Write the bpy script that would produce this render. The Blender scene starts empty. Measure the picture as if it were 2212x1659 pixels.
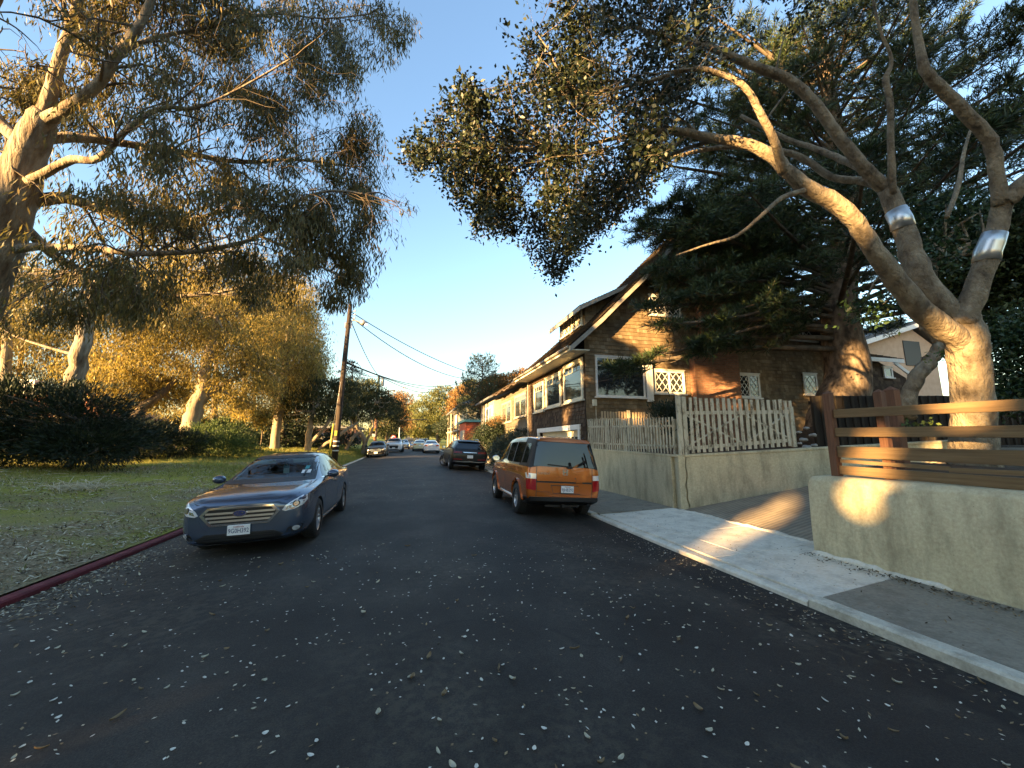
import bpy, bmesh, math, random
import numpy as np
from mathutils import Vector, Matrix, noise as mnoise
from mathutils.bvhtree import BVHTree
random.seed(7); RNG = np.random.default_rng(7)
R = math.radians
SC = bpy.context.scene; COL = SC.collection

# ---------------------------------------------------------------- camera, sky, sun, exposure
CAM_H, CAM_YAW, CAM_PITCH, FPX = 1.7, R(14.5), R(8.72), 831.0
cam = bpy.data.cameras.new('camera'); cam_o = bpy.data.objects.new('camera', cam); COL.objects.link(cam_o)
cam_o.location = (0, 0, CAM_H); cam_o.rotation_euler = (R(90) + CAM_PITCH, 0, -CAM_YAW)
cam.sensor_width = 36; cam.lens = 36 * FPX / 2212; cam.clip_end = 6000; cam.clip_start = .05
SC.camera = cam_o
SUN_EL, SUN_HEAD = R(8.0), R(29.5)          # light travels along heading (from +X towards +Y), going down
SUN_DIR = Vector((-math.cos(SUN_HEAD) * math.cos(SUN_EL), -math.sin(SUN_HEAD) * math.cos(SUN_EL), math.sin(SUN_EL)))   # towards the sun
W = bpy.data.worlds.new('World'); SC.world = W; W.use_nodes = True
nt = W.node_tree; bg = nt.nodes['Background']; sky = nt.nodes.new('ShaderNodeTexSky')
sky.sky_type = 'NISHITA'; sky.sun_disc = False; sky.sun_elevation = SUN_EL
sky.sun_rotation = math.atan2(SUN_DIR.x, SUN_DIR.y); sky.air_density = 1.45; sky.dust_density = 0.6; sky.ozone_density = 3.8; sky.altitude = 0
nt.links.new(sky.outputs[0], bg.inputs[0]); bg.inputs[1].default_value = 0.10
sl = bpy.data.lights.new('sun', 'SUN'); sl.energy = 5.0; sl.angle = R(.5); sl.color = (1.0, .70, .32)
so = bpy.data.objects.new('sun', sl); COL.objects.link(so); so.rotation_euler = SUN_DIR.to_track_quat('Z', 'Y').to_euler()
SC.view_settings.view_transform = 'Standard'; SC.view_settings.look = 'None'; SC.view_settings.gamma = 1
SC.view_settings.exposure = 2.95
SC.view_settings.use_white_balance = True; SC.view_settings.white_balance_temperature = 7600; SC.view_settings.white_balance_tint = 19
SC.render.engine = 'CYCLES'; SC.cycles.use_denoising = True
SC.cycles.max_bounces = 6; SC.cycles.transparent_max_bounces = 8; SC.cycles.sample_clamp_indirect = 6

# ---------------------------------------------------------------- measuring: a photo pixel (2212 wide) and a known plane give a point
_f = Vector((math.sin(CAM_YAW) * math.cos(CAM_PITCH), math.cos(CAM_YAW) * math.cos(CAM_PITCH), math.sin(CAM_PITCH)))
_r = Vector((math.cos(CAM_YAW), -math.sin(CAM_YAW), 0)); _u = _r.cross(_f); _c = Vector((0, 0, CAM_H))
def ray(u, v): return _r * ((u - 1106) / FPX) + _f - _u * ((v - 829.5) / FPX)
def on_x(u, v, X): d = ray(u, v); return _c + d * (X / d.x)
def on_y(u, v, Y): d = ray(u, v); return _c + d * (Y / d.y)
def on_z(u, v, Z=0): d = ray(u, v); return _c + d * ((Z - CAM_H) / d.z)
def at_d(u, v, D): return _c + ray(u, v) * D

# ---------------------------------------------------------------- helpers
BASE = {}
def tag(o, label=None, cat=None, group=None, kind=None):
    if label: o['label'] = label
    if cat: o['category'] = cat
    if group: o['group'] = group
    if kind: o['kind'] = kind
    return o
def thing(name, label, cat, loc=(0, 0, 0), rz=0, group=None):
    o = bpy.data.objects.new(name, None); COL.objects.link(o); o.location = loc; o.rotation_euler = (0, 0, rz); o.empty_display_size = .2
    BASE[o.name] = Vector(loc)
    return tag(o, label, cat, group)
def link_mesh(name, me, parent=None, mats=()):
    o = bpy.data.objects.new(name, me); COL.objects.link(o)
    for m in mats: me.materials.append(m)
    if parent: o.parent = parent
    return o
def copy_tree(o, parent=None):
    c = o.copy(); COL.objects.link(c)
    if parent: c.parent = parent
    for ch in list(o.children): copy_tree(ch, c)
    return c
class MB:
    """collects geometry and links it as one mesh object"""
    def __init__(s): s.v = []; s.f = []; s.m = []; s.sm = []
    def add(s, vs, fs, mi=0, smooth=False):
        b = len(s.v); s.v += [tuple(p) for p in vs]
        for f in fs: s.f.append([b + i for i in f]); s.m.append(mi); s.sm.append(smooth)
    def box(s, a, b, mi=0, M=None):
        x0, y0, z0 = a; x1, y1, z1 = b
        vs = [Vector(p) for p in ((x0, y0, z0), (x1, y0, z0), (x1, y1, z0), (x0, y1, z0), (x0, y0, z1), (x1, y0, z1), (x1, y1, z1), (x0, y1, z1))]
        if M: vs = [M @ p for p in vs]
        s.add(vs, [(3, 2, 1, 0), (4, 5, 6, 7), (0, 1, 5, 4), (1, 2, 6, 5), (2, 3, 7, 6), (3, 0, 4, 7)], mi)
    def bar(s, p, q, w, h, mi=0, up=(0, 0, 1), ew=None, eh=None):
        p, q = Vector(p), Vector(q); d = (q - p).normalized(); u = Vector(up); r = d.cross(u)
        if r.length < 1e-4: r = d.cross(Vector((1, 0, 0)))
        r.normalize(); u = r.cross(d); vs = []
        for c, ww, hh in ((p, w, h), (q, ew or w, eh or h)):
            for a, b in ((-1, -1), (1, -1), (1, 1), (-1, 1)): vs.append(c + r * (a * ww / 2) + u * (b * hh / 2))
        s.add(vs, [(0, 1, 2, 3), (7, 6, 5, 4), (0, 4, 5, 1), (1, 5, 6, 2), (2, 6, 7, 3), (3, 7, 4, 0)], mi)
    def tube(s, pts, rad, n=8, mi=0, cap=True, rough=0):
        pts = [Vector(p) for p in pts]; N = len(pts)
        if not isinstance(rad, (list, tuple)): rad = [rad] * N
        rings = []; ref = None
        for i, p in enumerate(pts):
            d = (pts[min(i + 1, N - 1)] - pts[max(i - 1, 0)]).normalized()
            if ref is None: ref = d.orthogonal().normalized()
            ref = (ref - d * ref.dot(d))
            ref = ref.normalized() if ref.length > 1e-5 else d.orthogonal().normalized()
            b = d.cross(ref)
            rings.append([p + (ref * math.cos(t) + b * math.sin(t)) * rad[i] * (1 + (random.uniform(-rough, rough) if rough else 0)) for t in [2 * math.pi * k / n for k in range(n)]])
        vs = [q for r in rings for q in r]; fs = []
        for i in range(N - 1):
            for k in range(n):
                a, b2 = i * n + k, i * n + (k + 1) % n; fs.append((a, b2, b2 + n, a + n))
        if cap: fs += [tuple(range(n - 1, -1, -1)), tuple((N - 1) * n + k for k in range(n))]
        s.add(vs, fs, mi, True)
    def lathe(s, prof, n=24, axis='X', c=(0, 0, 0), mi=0, smooth=True):
        """prof: (along axis, radius)"""
        c = Vector(c); vs = []; fs = []
        for a, r in prof:
            for k in range(n):
                t = 2 * math.pi * k / n; x, y = r * math.cos(t), r * math.sin(t)
                vs.append(c + (Vector((a, x, y)) if axis == 'X' else Vector((x, a, y)) if axis == 'Y' else Vector((x, y, a))))
        for i in range(len(prof) - 1):
            for k in range(n): fs.append((i * n + k, i * n + (k + 1) % n, (i + 1) * n + (k + 1) % n, (i + 1) * n + k))
        s.add(vs, fs, mi, smooth)
    def spin(s, cx, cy, a):
        c, n = math.cos(a), math.sin(a); s.v = [(cx + (x - cx) * c - (y - cy) * n, cy + (x - cx) * n + (y - cy) * c, z) for x, y, z in s.v]
    def prism(s, poly, vec, mi=0):
        n = len(poly); vec = Vector(vec); vs = [Vector(p) for p in poly] + [Vector(p) + vec for p in poly]
        s.add(vs, [tuple(range(n - 1, -1, -1)), tuple(range(n, 2 * n))] + [(i, (i + 1) % n, n + (i + 1) % n, n + i) for i in range(n)], mi)
    def build(s, name, mats, parent=None, world=True):
        if not isinstance(mats, (list, tuple)): mats = [mats]
        me = bpy.data.meshes.new(name); off = BASE.get(parent.name, Vector()) if (parent and world) else Vector()
        me.from_pydata([(p[0] - off.x, p[1] - off.y, p[2] - off.z) for p in s.v], [], s.f)
        me.polygons.foreach_set('material_index', s.m); me.polygons.foreach_set('use_smooth', s.sm)
        bm = bmesh.new(); bm.from_mesh(me); bmesh.ops.recalc_face_normals(bm, faces=bm.faces); bm.to_mesh(me); bm.free()
        o = link_mesh(name, me, parent, mats); BASE[o.name] = off
        return o
def bevel(o, w, seg=2):
    m = o.modifiers.new('b', 'BEVEL'); m.width = w; m.segments = seg; m.limit_method = 'ANGLE'; return o
def quads_mesh(name, V, mats, parent=None, n=4, mi=None):
    """V: (N, n, 3) array of loose polygons"""
    V = np.asarray(V, dtype=np.float32); N = len(V); me = bpy.data.meshes.new(name)
    off = np.array(BASE.get(parent.name, Vector()), dtype=np.float32) if parent else 0
    me.vertices.add(N * n); me.vertices.foreach_set('co', (V.reshape(-1, 3) - off).ravel())
    me.loops.add(N * n); me.loops.foreach_set('vertex_index', np.arange(N * n, dtype=np.int32))
    me.polygons.add(N); me.polygons.foreach_set('loop_start', np.arange(0, N * n, n, dtype=np.int32)); me.polygons.foreach_set('loop_total', np.full(N, n, dtype=np.int32))
    if mi is not None: me.polygons.foreach_set('material_index', np.asarray(mi, dtype=np.int32))
    me.update(calc_edges=True); me.validate()
    return link_mesh(name, me, parent, mats if isinstance(mats, (list, tuple)) else [mats])
def text_mesh(body, size):
    cu = bpy.data.curves.new('txt', 'FONT'); cu.body = body; cu.size = size; cu.align_x = 'CENTER'; cu.align_y = 'CENTER'; cu.extrude = .001; cu.resolution_u = 2
    o = bpy.data.objects.new('txt', cu); COL.objects.link(o); dg = bpy.context.evaluated_depsgraph_get()
    me = bpy.data.meshes.new_from_object(o.evaluated_get(dg)); bpy.data.objects.remove(o); return me

# ---------------------------------------------------------------- materials
def nmat(name): m = bpy.data.materials.new(name); m.use_nodes = True; return m, m.node_tree, m.node_tree.nodes['Principled BSDF']
def ramp(t, fac, stops):
    r = t.nodes.new('ShaderNodeValToRGB'); e = r.color_ramp.elements
    while len(e) < len(stops): e.new(.5)
    for el, (p, c) in zip(e, stops): el.position = p; el.color = (*c, 1)
    t.links.new(fac, r.inputs[0]); return r.outputs[0]
def noise_tex(t, scale, detail=4, vec=None, rough=.55, sc=None):
    n = t.nodes.new('ShaderNodeTexNoise'); n.inputs['Scale'].default_value = scale; n.inputs['Detail'].default_value = detail; n.inputs['Roughness'].default_value = rough
    if vec is None:
        tc = t.nodes.new('ShaderNodeTexCoord'); vec = tc.outputs['Object']
    if sc:
        mp = t.nodes.new('ShaderNodeMapping'); mp.inputs['Scale'].default_value = sc; t.links.new(vec, mp.inputs[0]); vec = mp.outputs[0]
    t.links.new(vec, n.inputs['Vector']); return n.outputs['Fac']
def mixc(t, fac, a, b, mode='MIX'):
    m = t.nodes.new('ShaderNodeMix'); m.data_type = 'RGBA'; m.blend_type = mode
    if isinstance(fac, (int, float)): m.inputs[0].default_value = fac
    else: t.links.new(fac, m.inputs[0])
    for s, i in ((a, 6), (b, 7)):
        if isinstance(s, tuple): m.inputs[i].default_value = (*s, 1)
        else: t.links.new(s, m.inputs[i])
    return m.outputs[2]
def bump(t, b, h, strength=.3, dist=.01):
    n = t.nodes.new('ShaderNodeBump'); n.inputs['Strength'].default_value = strength; n.inputs['Distance'].default_value = dist
    t.links.new(h, n.inputs['Height']); t.links.new(n.outputs[0], b.inputs['Normal'])
def plain(name, col, rough=.6, metal=0, coat=0, spec=.5, emit=0):
    m, t, b = nmat(name); b.inputs['Base Color'].default_value = (*col, 1); b.inputs['Roughness'].default_value = rough; b.inputs['Metallic'].default_value = metal
    b.inputs['Coat Weight'].default_value = coat; b.inputs['Coat Roughness'].default_value = .03; b.inputs['Specular IOR Level'].default_value = spec
    if emit: b.inputs['Emission Color'].default_value = (*col, 1); b.inputs['Emission Strength'].default_value = emit
    return m
def mottled(name, stops, scale=3, rough=.8, bscale=40, bstr=.3, bdist=.01, sc=None, detail=6, spec=.3):
    """colour from a noise ramp plus fine bump"""
    m, t, b = nmat(name); t.links.new(ramp(t, noise_tex(t, scale, detail, sc=sc), stops), b.inputs['Base Color'])
    b.inputs['Roughness'].default_value = rough; b.inputs['Specular IOR Level'].default_value = spec
    if bstr: bump(t, b, noise_tex(t, bscale, 5, sc=sc), bstr, bdist)
    return m
def leafmat(name, cols, rough=.5, trans=.25, spec=.35):
    """each leaf its own shade"""
    m, t, b = nmat(name); g = t.nodes.new('ShaderNodeNewGeometry')
    n = len(cols); c = ramp(t, g.outputs['Random Per Island'], [((i + .5) / n, k) for i, k in enumerate(cols)])
    t.links.new(c, b.inputs['Base Color']); b.inputs['Roughness'].default_value = rough; b.inputs['Specular IOR Level'].default_value = spec
    if trans:
        tr = t.nodes.new('ShaderNodeBsdfTranslucent'); t.links.new(c, tr.inputs[0]); mx = t.nodes.new('ShaderNodeMixShader'); mx.inputs[0].default_value = trans
        t.links.new(b.outputs[0], mx.inputs[1]); t.links.new(tr.outputs[0], mx.inputs[2]); t.links.new(mx.outputs[0], t.nodes['Material Output'].inputs[0])
    return m
M = {}
M['black'] = plain('black_plastic', (.012, .012, .013), .5)
M['rubber'] = plain('rubber', (.015, .015, .015), .75)
M['alloy'] = plain('alloy', (.55, .56, .58), .3, .9)
M['chrome'] = plain('chrome', (.75, .76, .78), .12, 1)
M['dark_glass'] = plain('dark_glass', (.008, .01, .012), .03, 0, 0, .9)
M['lamp_clear'] = plain('lamp_clear', (.78, .79, .80), .15, .2, 1)
M['lamp_red'] = plain('lamp_red', (.42, .012, .015), .12, 0, 1)
M['lamp_amber'] = plain('lamp_amber', (.75, .25, .05), .15, 0, 1)
M['plate'] = plain('plate_white', (.8, .8, .78), .4)
M['plate_ink'] = plain('plate_ink', (.02, .03, .12), .5)
M['white_paint'] = mottled('white_paint', [(.3, (.72, .7, .64)), (.7, (.82, .8, .75))], 6, .5, 60, .08)
M['cream_paint'] = mottled('cream_paint', [(.3, (.62, .56, .42)), (.7, (.72, .66, .5))], 6, .5, 60, .08)
def leaf_quads(P, D, L, Wd, jit=0):
    """rhombus leaves: P base (N,3), D direction (N,3) unit, length, width"""
    N = len(P); L = np.asarray(L).reshape(-1, 1) if np.ndim(L) else L; Wd = np.asarray(Wd).reshape(-1, 1) if np.ndim(Wd) else Wd
    r = RNG.normal(size=(N, 3)); s = np.cross(D, r); s /= np.linalg.norm(s, axis=1, keepdims=True) + 1e-9
    mid = P + D * L * .45
    return np.stack([P, mid + s * Wd / 2, P + D * L, mid - s * Wd / 2], axis=1)
def unit(a): return a / (np.linalg.norm(a, axis=1, keepdims=True) + 1e-9)
# gaps carved in the crowns to aim the low sun: (point the ray reaches, radius)
HOLES = []
_sh = np.array([math.sin(SUN_HEAD), -math.cos(SUN_HEAD), 0.]); _sv = np.cross(np.array(SUN_DIR), _sh); _sd = np.array(SUN_DIR)
def sunlit_gap(P):
    """True where a leaf would stand in one of the gaps"""
    a = P @ _sh; b = P @ _sv; k = np.zeros(len(P), bool); s = P @ _sd
    for (q, ra, rb) in HOLES:
        q = np.array(q, dtype=float); k |= (((a - q @ _sh) / ra) ** 2 + ((b - q @ _sv) / rb) ** 2 < 1) & (s > q @ _sd + 1)
    return k
# ================================================================ the setting: road, kerbs, pavement, lawn, yards
def rise(y):
    if y < 8: return 0.
    if y < 62: return .012 * (y - 8)
    if y < 100: t = (y - 62) / 38; return .648 - .9 * t * t * (3 - 2 * t)
    k = y - 100; return -.252 + .045 * k * (k / (k + 50))
def road_z(x, y): return .15 * (1 - (x / 4.1) ** 2) + rise(y)
def lawn_z(x, y):
    t = min(1, max(0, (y - 14) / 26)); A = .85; s = 5.5 - 3.8 * t; d = max(0, -4.22 - x)
    return .09 + A * (1 - math.exp(-d / s)) + rise(y) + (.05 * math.sin(x * 1.3 + y * .7) + .04 * math.sin(x * .5 - y * 1.1)) * min(1, d / 2)
def yard_z(x): return 1.3 + .028 * max(0, min(x, 20) - 6.4)
def grid(name, xs, ys, zf, m, kind='structure', smooth=True):
    b = MB(); n = len(ys); b.add([(x, y, zf(x, y)) for x in xs for y in ys], [(i * n + j, (i + 1) * n + j, (i + 1) * n + j + 1, i * n + j + 1) for i in range(len(xs) - 1) for j in range(n - 1)], 0, smooth)
    return tag(b.build(name, m), kind=kind)
def frange(a, b, s): return list(np.arange(a, b + s * .5, s))
# asphalt
m, t, b = nmat('asphalt'); M['asphalt'] = m
tc = t.nodes.new('ShaderNodeTexCoord'); sx = t.nodes.new('ShaderNodeSeparateXYZ'); t.links.new(tc.outputs['Object'], sx.inputs[0])
fine = noise_tex(t, 95, 3, rough=.7); mid = noise_tex(t, 1.1, 7, rough=.62); grit = noise_tex(t, 300, 2)
c = ramp(t, mid, [(.3, (.018, .015, .0125)), (.5, (.029, .0245, .0205)), (.72, (.050, .043, .036))])
c = mixc(t, .7, c, ramp(t, fine, [(.36, (.25, .25, .25)), (.5, (.5, .5, .5)), (.66, (.95, .93, .88))]), 'OVERLAY')
wob = t.nodes.new('ShaderNodeMath'); wob.operation = 'MULTIPLY_ADD'; wob.inputs[1].default_value = .34; t.links.new(noise_tex(t, 1.6, 5), wob.inputs[0]); t.links.new(sx.outputs[0], wob.inputs[2])
c = mixc(t, ramp(t, wob.outputs[0], [(0., (0, 0, 0)), (1, (0, 0, 0))]), c, (.01, .01, .01))
def band(t, val, a, b_):
    mr = t.nodes.new('ShaderNodeMapRange'); mr.inputs['From Min'].default_value = a; mr.inputs['From Max'].default_value = b_; t.links.new(val, mr.inputs['Value']); return mr.outputs[0]
c = mixc(t, band(t, wob.outputs[0], 3.58, 3.66), c, (.013, .0125, .012))            # newer black strip along the right kerb
dirt = ramp(t, noise_tex(t, 9, 6), [(.35, (.045, .038, .028)), (.6, (.12, .10, .075))])
dm = t.nodes.new('ShaderNodeMath'); dm.operation = 'MULTIPLY'; dm.inputs[1].default_value = .8; t.links.new(band(t, wob.outputs[0], -2.95, -3.75), dm.inputs[0])
c = mixc(t, dm.outputs[0], c, dirt)                                                    # dirt swept against the left kerb
sm = t.nodes.new('ShaderNodeMath'); sm.operation = 'MULTIPLY'; t.links.new(ramp(t, noise_tex(t, .55, 6), [(.46, (0, 0, 0)), (.66, (.8, .8, .8))]), sm.inputs[0]); t.links.new(ramp(t, noise_tex(t, 14, 5), [(.45, (0, 0, 0)), (.6, (1, 1, 1))]), sm.inputs[1])
c = mixc(t, sm.outputs[0], c, (.085, .07, .048))                                      # dust and crushed leaf stains
vo = t.nodes.new('ShaderNodeTexVoronoi'); vo.feature = 'DISTANCE_TO_EDGE'; vo.inputs['Scale'].default_value = .45; dsp = t.nodes.new('ShaderNodeVectorMath'); dsp.operation = 'MULTIPLY_ADD'
nzc = t.nodes.new('ShaderNodeTexNoise'); nzc.inputs['Scale'].default_value = 1.6; nzc.inputs['Detail'].default_value = 6; t.links.new(tc.outputs['Object'], nzc.inputs['Vector']); t.links.new(nzc.outputs['Color'], dsp.inputs[0]); dsp.inputs[1].default_value = (.9, .9, 0); t.links.new(tc.outputs['Object'], dsp.inputs[2]); t.links.new(dsp.outputs[0], vo.inputs['Vector'])
ck = t.nodes.new('ShaderNodeMath'); ck.operation = 'MULTIPLY'; t.links.new(ramp(t, vo.outputs['Distance'], [(.0, (1, 1, 1)), (.022, (0, 0, 0))]), ck.inputs[0]); t.links.new(ramp(t, noise_tex(t, .35, 3), [(.5, (0, 0, 0)), (.62, (.75, .75, .75))]), ck.inputs[1])
c = mixc(t, ck.outputs[0], c, (.008, .008, .008))                                      # hairline cracks
lane = t.nodes.new('ShaderNodeMath'); lane.operation = 'SINE'; lm = t.nodes.new('ShaderNodeMath'); lm.operation = 'MULTIPLY'; lm.inputs[1].default_value = 3.6; t.links.new(sx.outputs[0], lm.inputs[0]); t.links.new(lm.outputs[0], lane.inputs[0])
c = mixc(t, .3, c, ramp(t, lane.outputs[0], [(0., (.42, .42, .42)), (1., (.6, .59, .57))]), 'OVERLAY')   # tyre-worn lanes
t.links.new(c, b.inputs['Base Color']); b.inputs['Roughness'].default_value = .75; b.inputs['Specular IOR Level'].default_value = .34
bump(t, b, mixc(t, .5, fine, grit), .55, .012)
M['concrete_old'] = None
def concrete(name, c0, c1, stain, vertical=False, sc=1.0):
    m, t, b = nmat(name); n1 = noise_tex(t, 1.3 * sc, 9, rough=.68); n2 = noise_tex(t, 26, 6, rough=.7)
    c = mixc(t, n1, c0, c1); c = mixc(t, .55, c, ramp(t, n2, [(.3, (.3, .3, .3)), (.7, (.7, .7, .7))]), 'OVERLAY')
    st = ramp(t, noise_tex(t, 3.4, 8, sc=(1, 1, .3) if vertical else (1, 1, 1), rough=.7), [(.46, (0, 0, 0)), (.68, (.65, .65, .65))])
    c = mixc(t, st, c, stain)
    sp = ramp(t, noise_tex(t, 60, 3), [(.70, (0, 0, 0)), (.76, (.8, .8, .8))]); c = mixc(t, sp, c, (.05, .045, .04))
    t.links.new(c, b.inputs['Base Color']); b.inputs['Roughness'].default_value = .88; b.inputs['Specular IOR Level'].default_value = .25
    bump(t, b, mixc(t, .4, noise_tex(t, 7, 8), n2), .4, .02); M[name] = m; return m
concrete('wall_concrete', (.50, .425, .265), (.68, .58, .38), (.24, .195, .125), True)
concrete('apron_concrete', (.64, .58, .47), (.80, .73, .60), (.38, .33, .26))
concrete('slab_concrete', (.22, .19, .145), (.31, .27, .205), (.14, .12, .09))
concrete('kerb_concrete', (.48, .44, .35), (.64, .59, .48), (.18, .155, .115))
M['kerb_red'] = mottled('kerb_red', [(.3, (.10, .018, .022)), (.55, (.16, .022, .028)), (.78, (.20, .06, .06))], 5, .75, 30, .5, .02)
M['soil'] = mottled('soil', [(.3, (.035, .024, .014)), (.55, (.075, .05, .03)), (.75, (.13, .09, .055))], 4, .95, 25, .8, .05)
# lawn ground: dry litter patches between green turf
m, t, b = nmat('turf'); M['turf'] = m
lit = ramp(t, noise_tex(t, 32, 6, rough=.75), [(.3, (.12, .09, .05)), (.5, (.28, .215, .13)), (.72, (.52, .44, .30))])
grn = ramp(t, noise_tex(t, 24, 6, rough=.7), [(.3, (.17, .17, .035)), (.6, (.35, .33, .07)), (.8, (.52, .46, .14))])
tcx = t.nodes.new('ShaderNodeTexCoord'); sp = t.nodes.new('ShaderNodeSeparateXYZ'); t.links.new(tcx.outputs['Object'], sp.inputs[0])
pm = t.nodes.new('ShaderNodeMath'); pm.operation = 'MULTIPLY_ADD'; pm.inputs[1].default_value = .014; t.links.new(sp.outputs[1], pm.inputs[0]); t.links.new(noise_tex(t, .42, 5), pm.inputs[2])
t.links.new(mixc(t, ramp(t, pm.outputs[0], [(.57, (0, 0, 0)), (.74, (1, 1, 1))]), lit, grn), b.inputs['Base Color']); b.inputs['Roughness'].default_value = .95; b.inputs['Specular IOR Level'].default_value = .1
bump(t, b, noise_tex(t, 30, 6), .9, .06)

ys = frange(-30, 108, 6) + frange(116, 420, 8)
grid('road', frange(-4.05, 4.1, .40750001), ys, road_z, M['asphalt'])
grid('ground', [-2500, -60, 90, 2500], [-2500, -40, 420, 2500], lambda x, y: -.6, M['turf'])
xs = [-4.2, -4.35, -4.6, -5, -5.5, -6, -6.7, -7.5, -8.5, -10, -12, -14, -17, -21, -26, -34, -45, -62]
grid('lawn', xs, frange(-30, 118, 2) , lambda x, y: lawn_z(x, y), M['turf'])
grid('far_lawn', [-4.2, -4.6, -6, -10, -20, -60], frange(118, 420, 14), lambda x, y: lawn_z(x, min(y, 118)) - rise(118) + rise(y), M['turf'])
# kerbs
def kerb(name, x0, x1, y0, y1, top, m, dips=0):
    b = MB(); n = max(1, int((y1 - y0) / 3)); prev = None; vs = []; fs = []
    for i in range(n + 1):
        y = y0 + (y1 - y0) * i / n; z = rise(y); j = random.uniform(-.008, .008)
        vs += [(x0, y, z - .3), (x0 + (.0 if x0 > 0 else 0) , y, z + top - .02), (x0 + .02, y, z + top), (x1 - .02, y, z + top + j * .3), (x1, y, z + top - .02), (x1, y, z - .3)]
    for i in range(n):
        for k in range(5): fs.append((i * 6 + k, i * 6 + k + 1, i * 6 + k + 7, i * 6 + k + 6))
    fs += [(0, 1, 2, 3, 4, 5), tuple(n * 6 + k for k in range(5, -1, -1))]
    b.add(vs, fs); return tag(b.build(name, m), kind='structure')
kerb('kerb_left_red', -4.2, -4.05, -30, 10.4, .075, M['kerb_red'])
kerb('kerb_left', -4.2, -4.05, 10.42, 108, .07, M['kerb_concrete'])
kerb('kerb_right_near', 4.1, 4.27, -30, 3.42, .095, M['kerb_concrete'])
kerb('kerb_right_apron', 4.1, 4.27, 3.44, 8.5, .055, M['apron_concrete'])
kerb('kerb_right', 4.1, 4.27, 8.52, 108, .085, M['kerb_concrete'])
# pavement: slabs laid with open joints over a dark bed
def slabs(name, quads, m):
    b = MB()
    for q in quads: b.prism([(p[0], p[1], p[2] - .12) for p in q], (0, 0, .12))
    o = b.build(name, m); bevel(o, .006, 1); return tag(o, kind='structure')
def sz(x): return .088 + (x - 4.27) * .03
def slab_q(x0, x1, y0, y1, dz=0): g = .006; return [(x0 + g, y0 + g, sz(x0) + dz), (x1 - g, y0 + g, sz(x1) + dz), (x1 - g, y1 - g, sz(x1) + dz), (x0 + g, y1 - g, sz(x0) + dz)]
near = [slab_q(4.275, 6.25, y, y + 1.5) for y in np.arange(-28.1, 1.8, 1.5)] + [[(4.28, 1.906, sz(4.28)), (6.24, 1.906, sz(6.24)), (6.24, 3.62, sz(6.24)), (4.28, 3.41, sz(4.28))]]
slabs('pavement_near', near, M['slab_concrete'])
ap = []
for y0, y1 in ((3.65, 4.95), (4.95, 6.3), (6.3, 8.45)):
    ap += [[(4.28, y0 if y0 > 4 else 3.43, .075), (4.78, y0 if y0 > 4 else 3.48, .085), (4.78, y1 - .012, .085), (4.28, y1 - .012, .075)],
           [(4.792, y0 if y0 > 4 else 3.49, .087), (6.24, y0 if y0 > 4 else 3.64, .142), (6.24, y1 - .012, .142), (4.792, y1 - .012, .087)]]
slabs('pavement_apron', ap, M['apron_concrete'])
slabs('pavement_far', [slab_q(4.275, 6.3, y, y + 1.5) for y in np.arange(8.46, 106, 1.5)], M['slab_concrete'])
b = MB(); b.box((4.27, -30, -.5), (6.6, 108, .015)); tag(b.build('pavement_bed', M['soil']), kind='structure')
# rough mortar lip where the driveway meets the pavement
b = MB(); pts = [(6.23 + random.uniform(-.02, .02), y, .12 + random.uniform(-.006, .012)) for y in np.arange(4.8, 8.2, .12)]
b.tube(pts, [random.uniform(.04, .065) for _ in pts], 7); tag(b.build('driveway_lip', M['apron_concrete']), kind='structure')
# sloping grooved driveway between the two walls
m, t, bb = nmat('grooved_concrete'); M['drive'] = m
tcx = t.nodes.new('ShaderNodeTexCoord'); wv = t.nodes.new('ShaderNodeTexWave'); wv.bands_direction = 'Y'; wv.inputs['Scale'].default_value = 3.2; wv.inputs['Distortion'].default_value = .8; t.links.new(tcx.outputs['Object'], wv.inputs['Vector'])
c = ramp(t, noise_tex(t, 2, 8, rough=.65), [(.3, (.19, .15, .105)), (.7, (.33, .265, .185))]); t.links.new(mixc(t, .16, c, wv.outputs['Color'], 'OVERLAY'), bb.inputs['Base Color'])
bb.inputs['Roughness'].default_value = .9; bump(t, bb, wv.outputs['Fac'], .35, .02)
def drive_z(x): d = x - 6.25; return .13 + (.2 * d if d < 5.6 else 1.12 + .35 * (1 - math.exp(-(d - 5.6) / 2)))
grid('driveway', frange(6.25, 22, .75), [4.55, 6.2, 8.4], lambda x, y: drive_z(x), M['drive'])
# raised yards behind the retaining walls
grid('yard_right', [6.36, 7, 8, 9, 10, 12, 15, 20, 30, 60], frange(-30, 4.7, 3.47), lambda x, y: yard_z(x) + .05 * math.sin(x * 2 + y), M['soil'])
grid('yard_left', [6.25, 7, 8, 9, 10, 12, 15, 20, 30, 60], [8.3, 9.5, 11, 12.5, 13.6, 16], lambda x, y: yard_z(x) + .12 + .04 * math.sin(x * 1.7 + y), M['soil'])
xsw = [6.5, 7, 8, 9, 10, 12, 15]
bq = MB(); vs_ = []
for x_ in xsw:
    y_ = 8.14 - .31 * (x_ - 6.28)
    vs_ += [(x_, y_ + .12, yard_z(x_) + .1), (x_, 8.4, yard_z(x_) + .125)]
bq.add(vs_, [(2 * i, 2 * i + 2, 2 * i + 3, 2 * i + 1) for i in range(len(xsw) - 1)], 0, True); tag(bq.build('yard_strip', M['soil']), kind='structure')
grid('yard_back', [14, 18, 22, 30, 60], [4.5, 6, 8.4], lambda x, y: max(drive_z(x) - .02, 1.2) if x < 14 else 1.52, M['soil'])
grid('side_ground', [6.28, 12, 25, 60, 90], frange(13.3, 118, 7), lambda x, y: .11 + rise(y), M['soil'])
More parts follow.
